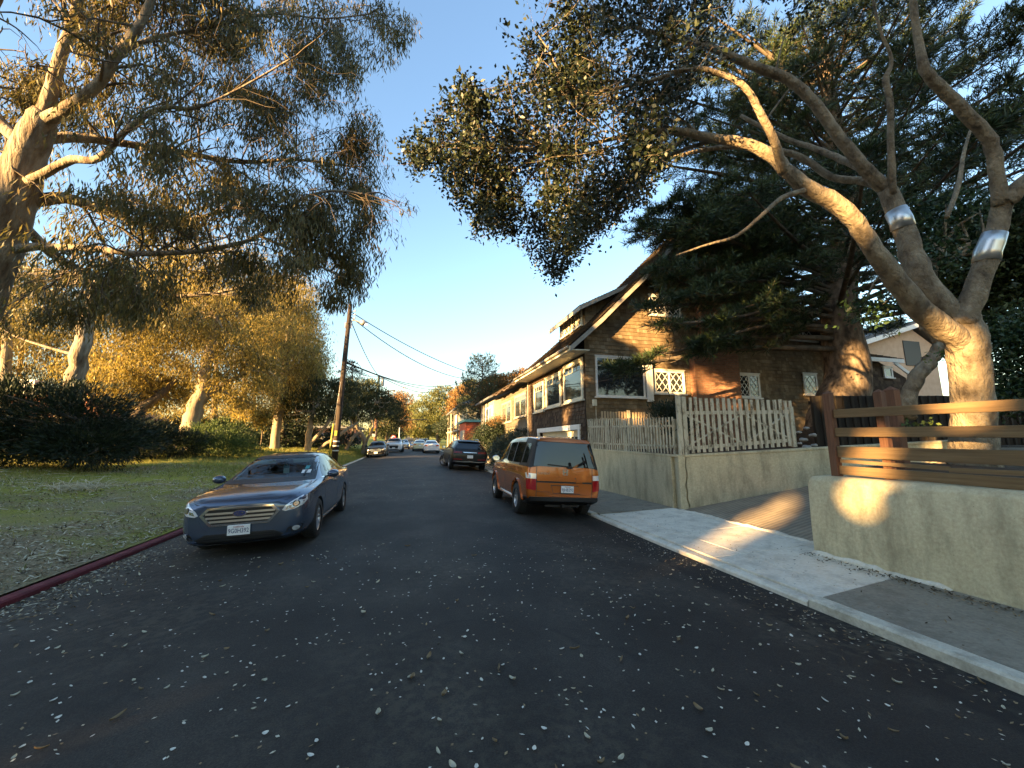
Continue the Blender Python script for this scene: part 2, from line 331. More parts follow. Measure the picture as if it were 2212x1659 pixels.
grid('far_side_ground', [4.27, 12, 25, 60, 120], frange(108, 420, 12), lambda x, y: .05 + rise(y), M['turf'])
# ================================================================ walls, fences, houses
def px6(x, y): return ((1180 + x / 2.458) / 1.1573, (620 + y / 2.458) / 1.1573)
def px7(x, y): return ((1900 + x / 2.765) / 1.1573, (700 + y / 2.765) / 1.1573)
WT0, WT1 = 1.37, 1.46
SPIN = (6.28, 8.14, -math.atan(.31))
# retaining wall under the picket fence, cracked near its corner
lw = thing('retaining_wall', 'cracked grey concrete retaining wall under the white picket fence', 'wall', (6.25, 8.14, 0))
b = MB()
crack = [(6.40 + dx, z) for z, dx in ((-.1, .03), (.1, .02), (.24, .035), (.4, -.005), (.55, .012), (.7, -.02), (.86, .02), (1.0, .03), (1.14, .0), (1.26, .02), (1.375, .035))]
b.prism([(6.25, y, z) for y, z in ((8.42, -.2), (13.28, -.2), (13.28, WT1), (8.42, WT0))], (.26, 0, 0))
b2 = MB(); b2.prism([(6.25, 8.14, -.2)] + [(x, 8.14, z) for x, z in crack] + [(6.25, 8.14, WT0)], (0, .277, 0)); b2.spin(*SPIN); b.add(b2.v, b2.f)
o = b.build('street_face', M['wall_concrete'], lw); bevel(o, .018, 2)
b = MB(); b.prism([(x + random.uniform(.012, .03), 8.145, z) for x, z in crack] + [(9.5, 8.145, 1.6), (13.2, 8.145, 1.75), (13.2, 8.145, -.2)], (0, .27, 0)); b.spin(*SPIN)
o = b.build('driveway_face', M['wall_concrete'], lw); bevel(o, .018, 2)
b = MB(); b.box((6.34, 8.25, .0), (6.6, 8.3, 1.3)); b.build('crack_back', M['black'], lw)  # flat black sheet behind the open crack keeps it dark
# coping ledge at the top
b = MB(); b.bar((6.4, 8.27, WT0 + .022), (13.2, 8.27, 1.77), .285, .06); b.spin(*SPIN); b.bar((6.375, 8.13, WT0 + .02), (6.375, 13.28, WT1 + .02), .275, .06)
o = b.build('coping', M['wall_concrete'], lw); bevel(o, .015, 2)
# right wall
rw = thing('retaining_wall', 'long pale concrete retaining wall under the brown rail fence', 'wall', (5.7, 4.6, 0))
b = MB(); prof = [(5.70, -.2), (5.695, .55), (5.72, 1.15), (5.76, 1.215), (5.85, 1.232), (6.12, 1.235), (6.14, -.2)]
vs = []; ysw = [4.62, 4.56, 4.4, 3.9, 3.2, 2.5, 1.5, 0, -3, -8, -16, -30]
for i, y in enumerate(ysw):
    for x, z in prof: vs.append((x + (.05 if i == 0 and x < 5.9 else 0) + random.uniform(-.006, .006), y + random.uniform(-.006, .006) * (i > 0), z - (.07 if i == 0 and z > 1 else .012 if i == 1 and z > 1 else 0)))
n = len(prof); b.add(vs, [(i * n + k, i * n + k + 1, (i + 1) * n + k + 1, (i + 1) * n + k) for i in range(len(ysw) - 1) for k in range(n - 1)], 0, True)
b.add(vs[:n], [tuple(range(n))])
b.build('wall_body', M['wall_concrete'], rw)
b = MB(); b.tube([(5.70, y, .13 + random.uniform(-.015, .02)) for y in np.arange(3.1, 4.7, .1)], [random.uniform(.03, .065) for _ in np.arange(3.1, 4.7, .1)], 6, rough=.2); b.build('mortar_footing', M['apron_concrete'], rw)

# ---- brown rail fence
def woodmat(name, a, c, rough=.7, axis=(1, 1, 12)):
    m, t, b = nmat(name); n1 = noise_tex(t, 2.2, 8, sc=axis, rough=.7)
    t.links.new(ramp(t, n1, [(.3, a), (.7, c)]), b.inputs['Base Color']); b.inputs['Roughness'].default_value = rough; b.inputs['Specular IOR Level'].default_value = .3
    bump(t, b, n1, .4, .01); M[name] = m; return m
woodmat('rail_wood', (.12, .072, .035), (.25, .16, .08), axis=(3, .5, 14))
woodmat('post_wood', (.10, .042, .024), (.20, .095, .055), axis=(14, 14, .8))
rf = thing('rail_fence', 'brown wooden rail fence standing on the long pale concrete wall', 'fence', (5.95, 4.3, 1.22))
RX = 5.93
def rail(b, l0, l1, r0, r1, x=RX, yl=None, ext=True):
    A = on_x(*px7(*l0), x); B = on_x(*px7(*l1), x); C_ = on_x(*px7(*r0), x); D_ = on_x(*px7(*r1), x)
    zl = (A.z + B.z) / 2; h = (A.z - B.z); zr = (C_.z + D_.z) / 2; hr = C_.z - D_.z; ye = C_.y
    s = (zr - zl) / (ye - A.y); y2 = -7. if ext else ye
    b.bar((x, A.y if yl is None else yl, zl), (x, y2, zl + s * (y2 - A.y) * .5 if ext else zr), .042, (h + hr) / 2)
rails = [((510, 895), (510, 955), (1825, 850), (1825, 930)), ((520, 1020), (520, 1085), (1825, 1035), (1825, 1115)), ((535, 1145), (535, 1230), (1825, 1203), (1825, 1298)), ((550, 1285), (550, 1340), (1825, 1385), (1825, 1478))]
for r_ in rails:
    b = MB(); rail(b, *r_); o = b.build('rail', M['rail_wood'], rf); bevel(o, .006, 2)
b = MB(); rail(b, (560, 1238), (560, 1262), (1310, 1290), (1310, 1318), ext=False); o = b.build('lath', M['rail_wood'], rf)
b = MB(); rail(b, (1310, 1298), (1310, 1330), (1825, 1318), (1825, 1352)); o = b.build('lath', M['rail_wood'], rf)
def post(b, x, y, z0, z1, w):
    b.box((x - w / 2, y - w / 2, z0), (x + w / 2, y + w / 2, z1 - w * .45))
    vs = [(x - w / 2, y - w / 2, z1 - w * .45), (x + w / 2, y - w / 2, z1 - w * .45), (x + w / 2, y + w / 2, z1 - w * .45), (x - w / 2, y + w / 2, z1 - w * .45), (x, y, z1)]
    b.add(vs, [(0, 1, 4), (1, 2, 4), (2, 3, 4), (3, 0, 4)])
for x, (u0, v0), zb, w, dn in ((5.93, px7(462, 765), 1.2, .1, .1), (6.03, px7(817, 752), 1.2, .095, 0)):
    p = on_x(u0, v0, x); b = MB(); post(b, x, p.y, zb, p.z, w); o = b.build('post', M['post_wood'], rf); bevel(o, .008, 2)
for y in (1.9, -.1, -2.1, -4.1): b = MB(); post(b, 6.03, y, 1.2, 2.5, .125); bevel(b.build('post', M['post_wood'], rf), .008, 2)
p = on_x(*px7(900, 732), 7.1); b = MB(); post(b, 7.1, p.y, 1.3, p.z, .14); o = b.build('fence_post', M['post_wood']); bevel(o, .008, 2)
tag(o, 'lone reddish wooden post standing behind the brown rail fence', 'post')

# ---- weathered picket fence
m, t, bb = nmat('worn_picket_paint'); M['picket'] = m
ch = ramp(t, noise_tex(t, 9, 8, sc=(1, 1, .35), rough=.75), [(.48, (.58, .52, .38)), (.56, (.40, .34, .235)), (.64, (.10, .08, .05))])
t.links.new(ch, bb.inputs['Base Color']); bb.inputs['Roughness'].default_value = .8; bump(t, bb, noise_tex(t, 20, 6, sc=(1, 1, .3)), .4, .01)
pf = thing('picket_fence', 'low weathered white picket fence on the wall beside the pavement', 'fence', (6.33, 10.7, 1.4))
b = MB(); n = 38
for i in range(n):
    f = i / (n - 1); y = 8.36 + f * 4.8; zt = 2.34 + .24 * f + random.uniform(-.012, .012); zb = WT0 + .06 + .08 * f
    tl = random.uniform(-.006, .006); b.prism([(6.31, y - .027, zb), (6.31, y + .027, zb), (6.31, y + .027 + tl, zt), (6.31, y - .027 + tl, zt + random.uniform(-.012, .012))], (.012, 0, 0))
b.build('pickets', M['picket'], pf)
for z0, z1 in ((1.62, 1.70), (2.12, 2.30)): b = MB(); b.bar((6.343, 8.3, z0), (6.343, 13.2, z1), .03, .06); b.build('rail', M['picket'], pf)
for k in range(5): b = MB(); b.box((6.375, 8.4 + k * 1.18 - .04, 1.4), (6.45, 8.4 + k * 1.18 + .04, 2.3 + k * .05)); b.build('post', M['picket'], pf)
gp = thing('picket_gate', 'tall weathered white picket gate with crossed bracing beside the driveway', 'gate', (6.35, 8.2, 1.4))
b = MB(); n = 19
def gz(x): return WT0 + .06 + (x - 6.3) * .075
def gt(x): return 2.83 - (x - 6.3) * .035
for i in range(n):
    x = 6.50 + i * 2.42 / (n - 1); zt = gt(x) + random.uniform(-.015, .015); tl = random.uniform(-.012, .012)
    b.prism([(x - .036, 8.165, gz(x)), (x + .036, 8.165, gz(x)), (x + .036 + tl, 8.165, zt), (x - .036 + tl, 8.165, zt)], (0, .02, 0))
b.spin(*SPIN); b.build('pickets', M['picket'], gp)
for d0, d1 in ((.12, .14), (1.0, .82)): b = MB(); b.bar((6.36, 8.205, gz(6.36) + d0), (9.0, 8.205, gz(9.0) + d1), .035, .085); b.spin(*SPIN); b.build('rail', M['picket'], gp)
for (xa, za), (xb, zb) in (((6.5, gz(6.5) + .95), (7.9, gz(7.9) + .12)), ((7.9, gz(7.9) + .14), (8.98, gz(9) + .8)), ((6.5, gz(6.5) + .16), (7.9, gz(7.9) + .86)), ((7.9, gz(7.9) + .86), (8.98, gz(9) + .16))):
    b = MB(); b.bar((xa, 8.222, za), (xb, 8.222, zb), .03, .075, up=(0, 1, 0)); b.spin(*SPIN); b.build('brace', M['picket'], gp)
for x, y, w, zt in ((6.36, 8.2, .10, 2.87), (6.45, 8.16, .045, 2.84), (9.02, 8.17, .05, 2.72), (9.1, 8.3, .09, 2.58)): b = MB(); b.box((x - w / 2, y - w / 2, gz(x) - .03), (x + w / 2, y + w / 2, zt)); b.spin(*SPIN); b.build('post', M['picket'], gp)
# second fence standing against the house, tops catching the sun
bf = thing('picket_fence', 'short reddish picket fence behind the white one, below the picture window', 'fence', (8, 12.4, 1.4))
woodmat('bare_picket', (.42, .26, .14), (.62, .48, .32), axis=(10, 10, .7))
zt = on_y(*px6(830, 1005), 12.3).z; b = MB()
for i in range(34): x = 6.42 + i * .112; b.box((x, 12.3, 1.4), (x + .065, 12.32, zt + random.uniform(-.01, .012)))
b.build('pickets', M['bare_picket'], bf)
b = MB(); b.box((6.4, 12.32, zt - .3), (10.3, 12.35, zt - .22)); b.build('rail', M['bare_picket'], bf)
b = MB(); b.box((7.42, 12.24, 1.4), (7.52, 12.295, zt + .06)); b.build('post', M['picket'], bf)

# ---------------------------------------------------------------- shingle siding: every shingle its own slightly proud board
def shinglemat(name, cols, streak=.5):
    m, t, b = nmat(name); g = t.nodes.new('ShaderNodeNewGeometry'); n = len(cols)
    c = ramp(t, g.outputs['Random Per Island'], [((i + .5) / n, k) for i, k in enumerate(cols)])
    c = mixc(t, ramp(t, noise_tex(t, .9, 7, rough=.65), [(.42, (0, 0, 0)), (.62, (streak, streak, streak))]), c, (.035, .024, .016))
    c = mixc(t, .5, c, ramp(t, noise_tex(t, 14, 5, sc=(3, 3, .4)), [(.3, (.3, .3, .3)), (.7, (.72, .72, .72))]), 'OVERLAY')
    t.links.new(c, b.inputs['Base Color']); b.inputs['Roughness'].default_value = .85; b.inputs['Specular IOR Level'].default_value = .2
    bump(t, b, noise_tex(t, 30, 4, sc=(3, 3, .3)), .4, .008); M[name] = m
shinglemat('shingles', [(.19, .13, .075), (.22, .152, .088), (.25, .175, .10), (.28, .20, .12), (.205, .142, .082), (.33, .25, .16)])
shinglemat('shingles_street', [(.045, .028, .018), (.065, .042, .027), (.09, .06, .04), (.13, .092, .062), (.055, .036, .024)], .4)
shinglemat('roof_shingles', [(.045, .032, .024), (.07, .05, .036), (.10, .073, .052), (.058, .042, .032)])
shinglemat('weathered_shingles', [(.12, .10, .075), (.15, .13, .095), (.19, .165, .12), (.135, .115, .085)], .3)
def courses(b, P, U, Vv, Nn, lo, hi, u_at, h=.14, wmin=.09, wmax=.2, lip=.016, inset=0.0):
    """rows of shingles on the plane P + u*U + v*Vv; u_at(v) gives the row's (u0, u1)"""
    P, U, Vv, Nn = Vector(P), Vector(U), Vector(Vv), Vector(Nn); v = lo
    while v < hi - .02:
        v1 = min(v + h, hi); u0, u1 = u_at(v + .5 * (v1 - v)); u = u0
        while u < u1 - .01:
            w = random.uniform(wmin, wmax); e = min(u + w, u1)
            if u1 - e < .04: e = u1
            j = random.uniform(0, .012); l = lip + random.uniform(-.003, .006)
            a = P + U * u + Vv * (v - j); c = P + U * (e - .004) + Vv * (v - j); d = P + U * (e - .004) + Vv * (v1 + .01); f = P + U * u + Vv * (v1 + .01)
            b.add([a + Nn * l, c + Nn * l, d + Nn * .003, f + Nn * .003, a, c], [(0, 1, 2, 3), (4, 5, 1, 0)])
            u = e
        v = v1
# ---------------------------------------------------------------- windows
def win(parent, plane, c, u0, u1, z0, z1, style='plain', paint='white_paint', fw=.09, sill=True, name='window', nlite=4, sash=1):
    """plane 'Y': wall faces -Y at y=c, u is X; plane 'X': wall faces -X at x=c, u is Y"""
    def bx(b, a0, a1, q0, q1, d0, d1, mi=0):       # d: distance in front of the wall
        if plane == 'Y': b.box((a0, c - d1, q0), (a1, c - d0, q1), mi)
        else: b.box((c - d1, a0, q0), (c - d0, a1, q1), mi)
    b = MB()
    bx(b, u0, u0 + fw, z0, z1, .0, .055); bx(b, u1 - fw, u1, z0, z1, .0, .055); bx(b, u0 + fw, u1 - fw, z1 - fw, z1, .0, .053); bx(b, u0 + fw, u1 - fw, z0, z0 + fw * .8, .0, .053)
    bx(b, u0 - .03, u1 + .03, z1, z1 + .045, .0, .075)
    for k in range(1, sash): uu = u0 + (u1 - u0) * k / sash; bx(b, uu - .035, uu + .035, z0 + fw * .8, z1 - fw, 0, .051)
    o = b.build(name, M[paint], parent)
    if sill: s = MB(); bx(s, u0 - .06, u1 + .06, z0 - .06, z0 - .002, .0, .11); s.build('sill', M[paint], o)
    g = MB(); a0, a1, q0, q1 = u0 + fw - .002, u1 - fw + .002, z0 + fw * .8 - .002, z1 - fw + .002
    bx(g, a0, a1, q0, q1, .024, .03); g.build('pane', M['window_glass'], o)
    t = MB(); wm = .022
    if style == 'transom':
        zz = q1 - (q1 - q0) * .2; bx(t, a0, a1, zz - wm / 2, zz + wm / 2, .03, .045)
        for k in range(1, nlite): uu = a0 + (a1 - a0) * k / nlite; bx(t, uu - wm / 2, uu + wm / 2, zz + wm / 2, q1, .03, .044)
    elif style == 'diamond':
        n = sash; wseg = (a1 - a0) / n; H = q1 - q0; cw = wseg / 2.0; rows = max(2, round(H / (cw * 1.35))); ch_ = H / rows; k = 0
        for sgi in range(n):
            s0 = a0 + wseg * sgi + (.035 if sgi else 0); s1 = a0 + wseg * (sgi + 1) - (.035 if sgi < n - 1 else 0); sl = ch_ / ((s1 - s0) / 2)
            for sg in (1, -1):
                for i in range(-3, rows + 3):
                    # line z = q0 + i*ch + sg*sl*(u - s0), clipped to the sash
                    pts = []
                    zz0 = q0 + i * ch_; ua, ub = s0, s1
                    za, zb = (zz0, zz0 + sl * (s1 - s0)) if sg > 0 else (zz0 + sl * (s1 - s0), zz0)
                    t0, t1 = 0., 1.
                    for lo_, hi_ in ((q0, q1),):
                        dz = zb - za
                        tt = sorted(((lo_ - za) / dz, (hi_ - za) / dz)); t0 = max(t0, tt[0]); t1 = min(t1, tt[1])
                    if t1 - t0 < .05: continue
                    A = (ua + (ub - ua) * t0, za + (zb - za) * t0); B = (ua + (ub - ua) * t1, za + (zb - za) * t1); dd = .036 if sg > 0 else .043
                    if plane == 'Y': t.bar((A[0], c - dd, A[1]), (B[0], c - dd, B[1]), .007, wm, up=(0, 0, 1))
                    else: t.bar((c - dd, A[0], A[1]), (c - dd, B[0], B[1]), .007, wm, up=(0, 0, 1))
    elif style == 'bars':
        for k in range(1, nlite): uu = a0 + (a1 - a0) * k / nlite; bx(t, uu - wm / 2, uu + wm / 2, q0, q1, .03, .044)
    if t.v: t.build('lattice', M[paint], o)
    return o
m, t, bb = nmat('window_glass'); M['window_glass'] = m        # old panes: slightly uneven dark reflections
bb.inputs['Base Color'].default_value = (.03, .034, .034, 1); bb.inputs['Roughness'].default_value = .03; bb.inputs['Specular IOR Level'].default_value = 1.0
bb.inputs['Coat Weight'].default_value = .6; bump(t, bb, noise_tex(t, 1.3, 2), .05, .05)

# ================================================================ the shingle house
GY, SX, FY = 13.3, 6.32, 20.75
hs = thing('shingle_house', 'brown shingle house with a steep roof and dormer behind the picket fence', 'house', (SX, GY, 0))
prof = [(5.52, 5.20), (6.17, 5.78), (6.86, 6.41), (7.58, 7.13), (8.34, 7.87), (9.04, 8.54), (9.61, 9.2), (10.55, 10.25), (12.4, 12.3)]
prof_r = [(12.4, 12.3), (14.25, 10.25), (15.2, 9.2), (16.5, 7.87), (18.0, 6.5), (19.2, 5.4)]
def prof_x(z, right=False):
    p = prof_r if right else prof
    for (xa, za), (xb, zb) in zip(p, p[1:]):
        if min(za, zb) <= z <= max(za, zb): return xa + (xb - xa) * (z - za) / (zb - za)
    return 12.4
b = MB()
def gable_u(z):
    l = SX if z < 5.75 else max(SX, prof_x(z) + .06); r = 18.6 if z < 5.95 else min(18.6, prof_x(z, True) - .06); return (l - SX, max(r, l + .02) - SX)
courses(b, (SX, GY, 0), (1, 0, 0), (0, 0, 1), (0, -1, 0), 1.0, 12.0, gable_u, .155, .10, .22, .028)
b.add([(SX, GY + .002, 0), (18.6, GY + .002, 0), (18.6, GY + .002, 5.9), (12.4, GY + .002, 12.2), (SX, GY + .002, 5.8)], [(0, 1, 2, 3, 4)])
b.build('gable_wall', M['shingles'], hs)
b = MB()
gd0, gd1, gdz = 13.98, 18.8, 2.22
def street_u(z): return (0, FY - GY) if z > gdz + .1 else (0, .6)
courses(b, (SX, GY, 0), (0, 1, 0), (0, 0, 1), (-1, 0, 0), .15, 5.45, street_u, .155, .09, .18, .028)
courses(b, (SX, GY, 0), (0, 1, 0), (0, 0, 1), (-1, 0, 0), .15, gdz + .1, lambda z: (gd1 + .12 - GY, FY - GY), .15, .09, .18)
b.add([(SX + .002, GY, 0), (SX + .002, gd0, 0), (SX + .002, gd0, gdz), (SX + .002, gd1, gdz), (SX + .002, gd1, 0), (SX + .002, FY, 0), (SX + .002, FY, 5.6), (SX + .002, GY, 5.6)], [(0, 1, 2, 3, 4, 5, 6, 7)])
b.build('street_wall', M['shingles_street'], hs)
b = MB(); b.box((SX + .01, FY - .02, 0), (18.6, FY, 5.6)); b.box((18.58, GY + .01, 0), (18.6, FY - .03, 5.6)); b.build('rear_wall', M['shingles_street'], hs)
# corner board edge
# roof
RY0, RY1 = 12.78, 20.65
b = MB(); full = prof + prof_r[1:]
def roof_end(x): return RY1 - min(max(0, x - 5.52), max(0, 19.2 - x)) * 1.0      # hipped at the far end
for (xa, za), (xb, zb) in zip(full, full[1:]):
    L = math.hypot(xb - xa, zb - za); U = Vector((0, 1, 0)); Vv = Vector(((xb - xa) / L, 0, (zb - za) / L)); Nn = Vector((-Vv.z, 0, Vv.x))
    if xb > 12.5: Vv = -Vv; P = Vector((xb, RY0, zb))
    else: P = Vector((xa, RY0, za))
    if Nn.z < 0: Nn = -Nn
    n = max(1, round(L / .16)); courses(b, P + Nn * .06, U, Vv, Nn, 0, L, lambda v: (0, roof_end(P.x + Vv.x * v) - RY0), L / n, .1, .22, .034)
roof = b.build('roof', M['roof_shingles'], hs)
b = MB()
for (xa, za), (xb, zb) in zip(full, full[1:]):
    ya, yb = roof_end(xa), roof_end(xb); q = [(xa, RY0 + .02, za + .05), (xb, RY0 + .02, zb + .05), (xb, yb, zb + .05), (xa, ya, za + .05)]; b.add(q + [(x, y, z - .1) for x, y, z in q], [(0, 1, 2, 3), (7, 6, 5, 4), (0, 4, 5, 1), (1, 5, 6, 2), (2, 6, 7, 3), (3, 7, 4, 0)])
for (xa, za), (xb, zb), (xc, zc), (xd, zd) in zip(prof, prof[1:], [(19.2 - (x - 5.52), z) for x, z in prof], [(19.2 - (x - 5.52), z) for x, z in prof[1:]]): b.add([(xa, roof_end(xa), za + .04), (xb, roof_end(xb), zb + .04), (xd, roof_end(xb), zb + .04), (xc, roof_end(xa), za + .04)], [(0, 1, 2, 3)])
b.build('roof_deck', M['roof_shingles'], roof)
b = MB()
for (xa, za), (xb, zb) in zip(full, full[1:]): b.prism([(xa, RY0 - .035, za + .03), (xb, RY0 - .035, zb + .03), (xb, RY0 - .035, zb - .17), (xa, RY0 - .035, za - .17)], (0, .05, 0))
M['trim_grey'] = mottled('trim_grey', [(.3, (.26, .235, .19)), (.7, (.36, .325, .27))], 5, .7, 40, .2)
b.build('rake_board', M['trim_grey'], hs)
b = MB(); b.box((5.5, RY0, 5.07), (5.53, RY1, 5.24)); b.build('eave_fascia', M['cream_paint'], hs)
b = MB(); b.prism([(5.53, RY0 + .02, 5.08), (SX - .02, RY0 + .02, 5.10), (SX - .02, RY0 + .02, 5.14), (5.53, RY0 + .02, 5.12)], (0, RY1 - RY0 - .05, 0)); b.build('soffit', M['cream_paint'], hs)
b = MB(); b.tube([(5.44, RY0 + .05, 5.2), (5.44, RY1, 5.2)], .055, 8); b.build('gutter', M['trim_grey'], hs)
b = MB(); b.tube([(SX - .05, FY - .1, 5.1), (SX - .05, FY - .1, .1)], .035, 6); b.build('downpipe', M['trim_grey'], hs)
# street windows
for y0, y1, z0, z1 in ((13.42, 15.35, 3.36, 4.95), (15.68, 17.66, 3.34, 4.8), (17.95, 19.52, 3.28, 4.72)): win(hs, 'X', SX - .016, y0, y1, z0, z1, 'transom', 'cream_paint', .14, nlite=4)
win(hs, 'Y', GY - .016, 6.74, 8.86, 3.46, 5.02, 'transom', 'white_paint', .07, name='picture_window', nlite=6)
win(hs, 'Y', GY - .016, 9.26, 10.7, 3.66, 4.6, 'diamond', 'white_paint', .09, sash=2)
win(hs, 'Y', GY - .016, 13.36, 14.5, 3.62, 4.64, 'diamond', 'white_paint', .09, sash=2)
win(hs, 'Y', GY - .016, 16.95, 17.75, 3.85, 4.8, 'diamond', 'white_paint', .08)
win(hs, 'Y', GY - .016, 16.5, 18.0, 6.35, 7.25, 'diamond', 'white_paint', .08, sash=2)
win(hs, 'Y', GY - .016, 9.26, 10.75, 6.9, 7.75, 'diamond', 'white_paint', .08, sash=2)
b = MB(); b.box((8.92, GY - .16, 3.3), (9.16, GY - .02, 5.05)); b.build('window_pilaster', M['white_paint'], hs)
# garage door
b = MB(); b.box((SX - .07, gd0 - .17, .12), (SX + .02, gd0, gdz + .0)); b.box((SX - .07, gd1, .12), (SX + .02, gd1 + .17, gdz)); b.box((SX - .075, gd0 - .2, gdz), (SX + .02, gd1 + .2, gdz + .2)); gt_ = b.build('garage_trim', M['white_paint'], hs)
b = MB(); b.box((SX + .16, gd0, .1), (SX + .2, gd1, gdz))
for k in range(12):
    y = gd0 + .08 + k * (gd1 - gd0 - .16) / 12
    for z in (.3, .95): b.box((SX + .14, y + .03, z), (SX + .165, y + .35, z + .5))
gdr = b.build('garage_door', M['cream_paint'], hs)
b = MB()
for k in range(12): y = gd0 + .1 + k * (gd1 - gd0 - .16) / 12; b.box((SX + .150, y, 1.62), (SX + .158, y + .27, 1.95))
b.build('door_panes', M['window_glass'], gdr)
b = MB(); b.box((SX + .02, gd0 - .02, gdz - .01), (SX + .22, gd1 + .02, gdz + .02)); b.build('garage_soffit', M['white_paint'], hs)
# brick chimney breast
m, t, bb = nmat('brick'); M['brick'] = m
tc2 = t.nodes.new('ShaderNodeTexCoord'); mp = t.nodes.new('ShaderNodeMapping'); mp.inputs['Rotation'].default_value = (R(90), 0, 0); t.links.new(tc2.outputs['Object'], mp.inputs[0])
bt = t.nodes.new('ShaderNodeTexBrick'); bt.inputs['Scale'].default_value = 1; bt.inputs['Brick Width'].default_value = .21; bt.inputs['Row Height'].default_value = .075; bt.inputs['Mortar Size'].default_value = .009
bt.inputs['Color1'].default_value = (.22, .085, .045, 1); bt.inputs['Color2'].default_value = (.32, .14, .075, 1); bt.inputs['Mortar'].default_value = (.2, .155, .11, 1); t.links.new(mp.outputs[0], bt.inputs['Vector'])
t.links.new(mixc(t, .45, bt.outputs['Color'], ramp(t, noise_tex(t, 7, 6), [(.3, (.25, .25, .25)), (.7, (.7, .7, .7))]), 'OVERLAY'), bb.inputs['Base Color']); bb.inputs['Roughness'].default_value = .9; bump(t, bb, bt.outputs['Fac'], -.6, .01)
b = MB(); b.box((11.0, GY - .34, 1.2), (13.2, GY - .03, 5.3)); b.prism([(11.0, GY - .34, 5.3), (13.2, GY - .34, 5.3), (12.75, GY - .34, 6.2), (11.5, GY - .34, 6.2)], (0, .31, 0)); b.box((11.5, GY - .34, 6.2), (12.75, GY - .03, 11.2))
b.build('chimney', M['brick'], hs)
b = MB(); b.box((6.56, GY - .12, 3.08), (6.72, GY - .02, 3.33)); b.tube([(6.70, GY - .05, 3.08), (6.71, GY - .05, 1.6)], .012, 6); bevel(b.build('meter_box', M['cream_paint'], hs), .01, 1)
# shed dormer
DX, DY0, DY1 = 7.1, 14.78, 17.68
b = MB(); courses(b, (DX, DY0, 0), (0, 1, 0), (0, 0, 1), (-1, 0, 0), 6.55, 7.66, lambda v: (0, DY1 - DY0), .14, .09, .18)
def dorm_top(x): return 7.36 + (x - 6.65) * .52
def cheek_u(z): a = max(0., (z - 7.62) / .52); e = prof_x(min(z, 12)) - DX; return (a, max(a + .01, e))
courses(b, (DX, DY0, 0), (1, 0, 0), (0, 0, 1), (0, -1, 0), 6.55, 8.55, cheek_u, .14, .09, .2)
b.add([(DX, DY0 + .003, 6.5), (DX, DY0 + .003, dorm_top(DX)), (9.2, DY0 + .003, dorm_top(9.2)), (9.2, DY0 + .003, 8.5)], [(0, 1, 2, 3)]); b.add([(DX + .003, DY0, 6.5), (DX + .003, DY1, 6.5), (DX + .003, DY1, 7.6), (DX + .003, DY0, 7.6)], [(0, 1, 2, 3)])
dm_ = b.build('dormer', M['shingles'], hs)
b = MB(); L = math.hypot(2.75, 2.75 * .52); Vv = Vector((1, 0, .52)).normalized(); Nn = Vector((-.52, 0, 1)).normalized()
courses(b, Vector((6.68, 14.32, dorm_top(6.68) + .07)), (0, 1, 0), Vv, Nn, 0, L, lambda v: (0, 3.75), .16, .1, .22, .024)
b.prism([(6.68, 14.34, dorm_top(6.68) + .065), (9.4, 14.34, dorm_top(9.4) + .065), (9.4, 14.34, dorm_top(9.4)), (6.68, 14.34, dorm_top(6.68))], (0, 3.7, 0))
b.build('dormer_roof', M['roof_shingles'], dm_)
b = MB(); b.prism([(6.66, 14.29, dorm_top(6.66) + .06), (9.3, 14.29, dorm_top(9.3) + .06), (9.3, 14.29, dorm_top(9.3) - .12), (6.66, 14.29, dorm_top(6.66) - .12)], (0, .045, 0)); b.box((6.64, 14.3, dorm_top(6.64) - .12), (6.675, 18.05, dorm_top(6.64) + .06)); b.build('dormer_trim', M['trim_grey'], dm_)
for y0, y1 in ((15.0, 16.18), (16.42, 17.58)): win(hs, 'X', DX - .016, y0, y1, 6.84, 7.6, 'diamond', 'cream_paint', .08, sash=2, name='dormer_window')
# weather vane rod on the ridge
# low rear wing to the right
b = MB(); courses(b, (18.6, 14.6, 0), (1, 0, 0), (0, 0, 1), (0, -1, 0), 1.3, 5.95, lambda v: (0, 7.0 if v < 5.2 else 5.4), .16, .12, .24)
b.add([(18.6, 14.603, 1), (25.9, 14.603, 1), (25.9, 14.603, 5.2), (24, 14.603, 6), (18.6, 14.603, 6)], [(0, 1, 2, 3, 4)])
wg = b.build('rear_wing', M['shingles_street'], hs)
b = MB(); Vv = Vector((0, .9, .42)).normalized(); courses(b, (18.4, 14.2, 6.12), (1, 0, 0), Vv, (0, -.42, .9), 0, 2.6, lambda v: (0, 6.9 - v * .9), .2, .2, .34, .04)
b.prism([(18.4, 14.25, 5.98), (25.2, 14.25, 5.98), (23.0, 16.6, 7.1), (18.4, 16.6, 7.1)], (0, 0, .1)); b.build('wing_roof', M['roof_shingles'], wg)
b = MB(); b.box((18.4, 14.16, 5.9), (25.2, 14.2, 6.1)); b.bar((25.0, 14.5, 6.0), (26.4, 14.5, 5.2), .06, .18); b.build('wing_trim', M['white_paint'], wg)
win(hs, 'Y', 14.58, 24.2, 24.85, 5.15, 5.72, 'plain', 'white_paint', .1)

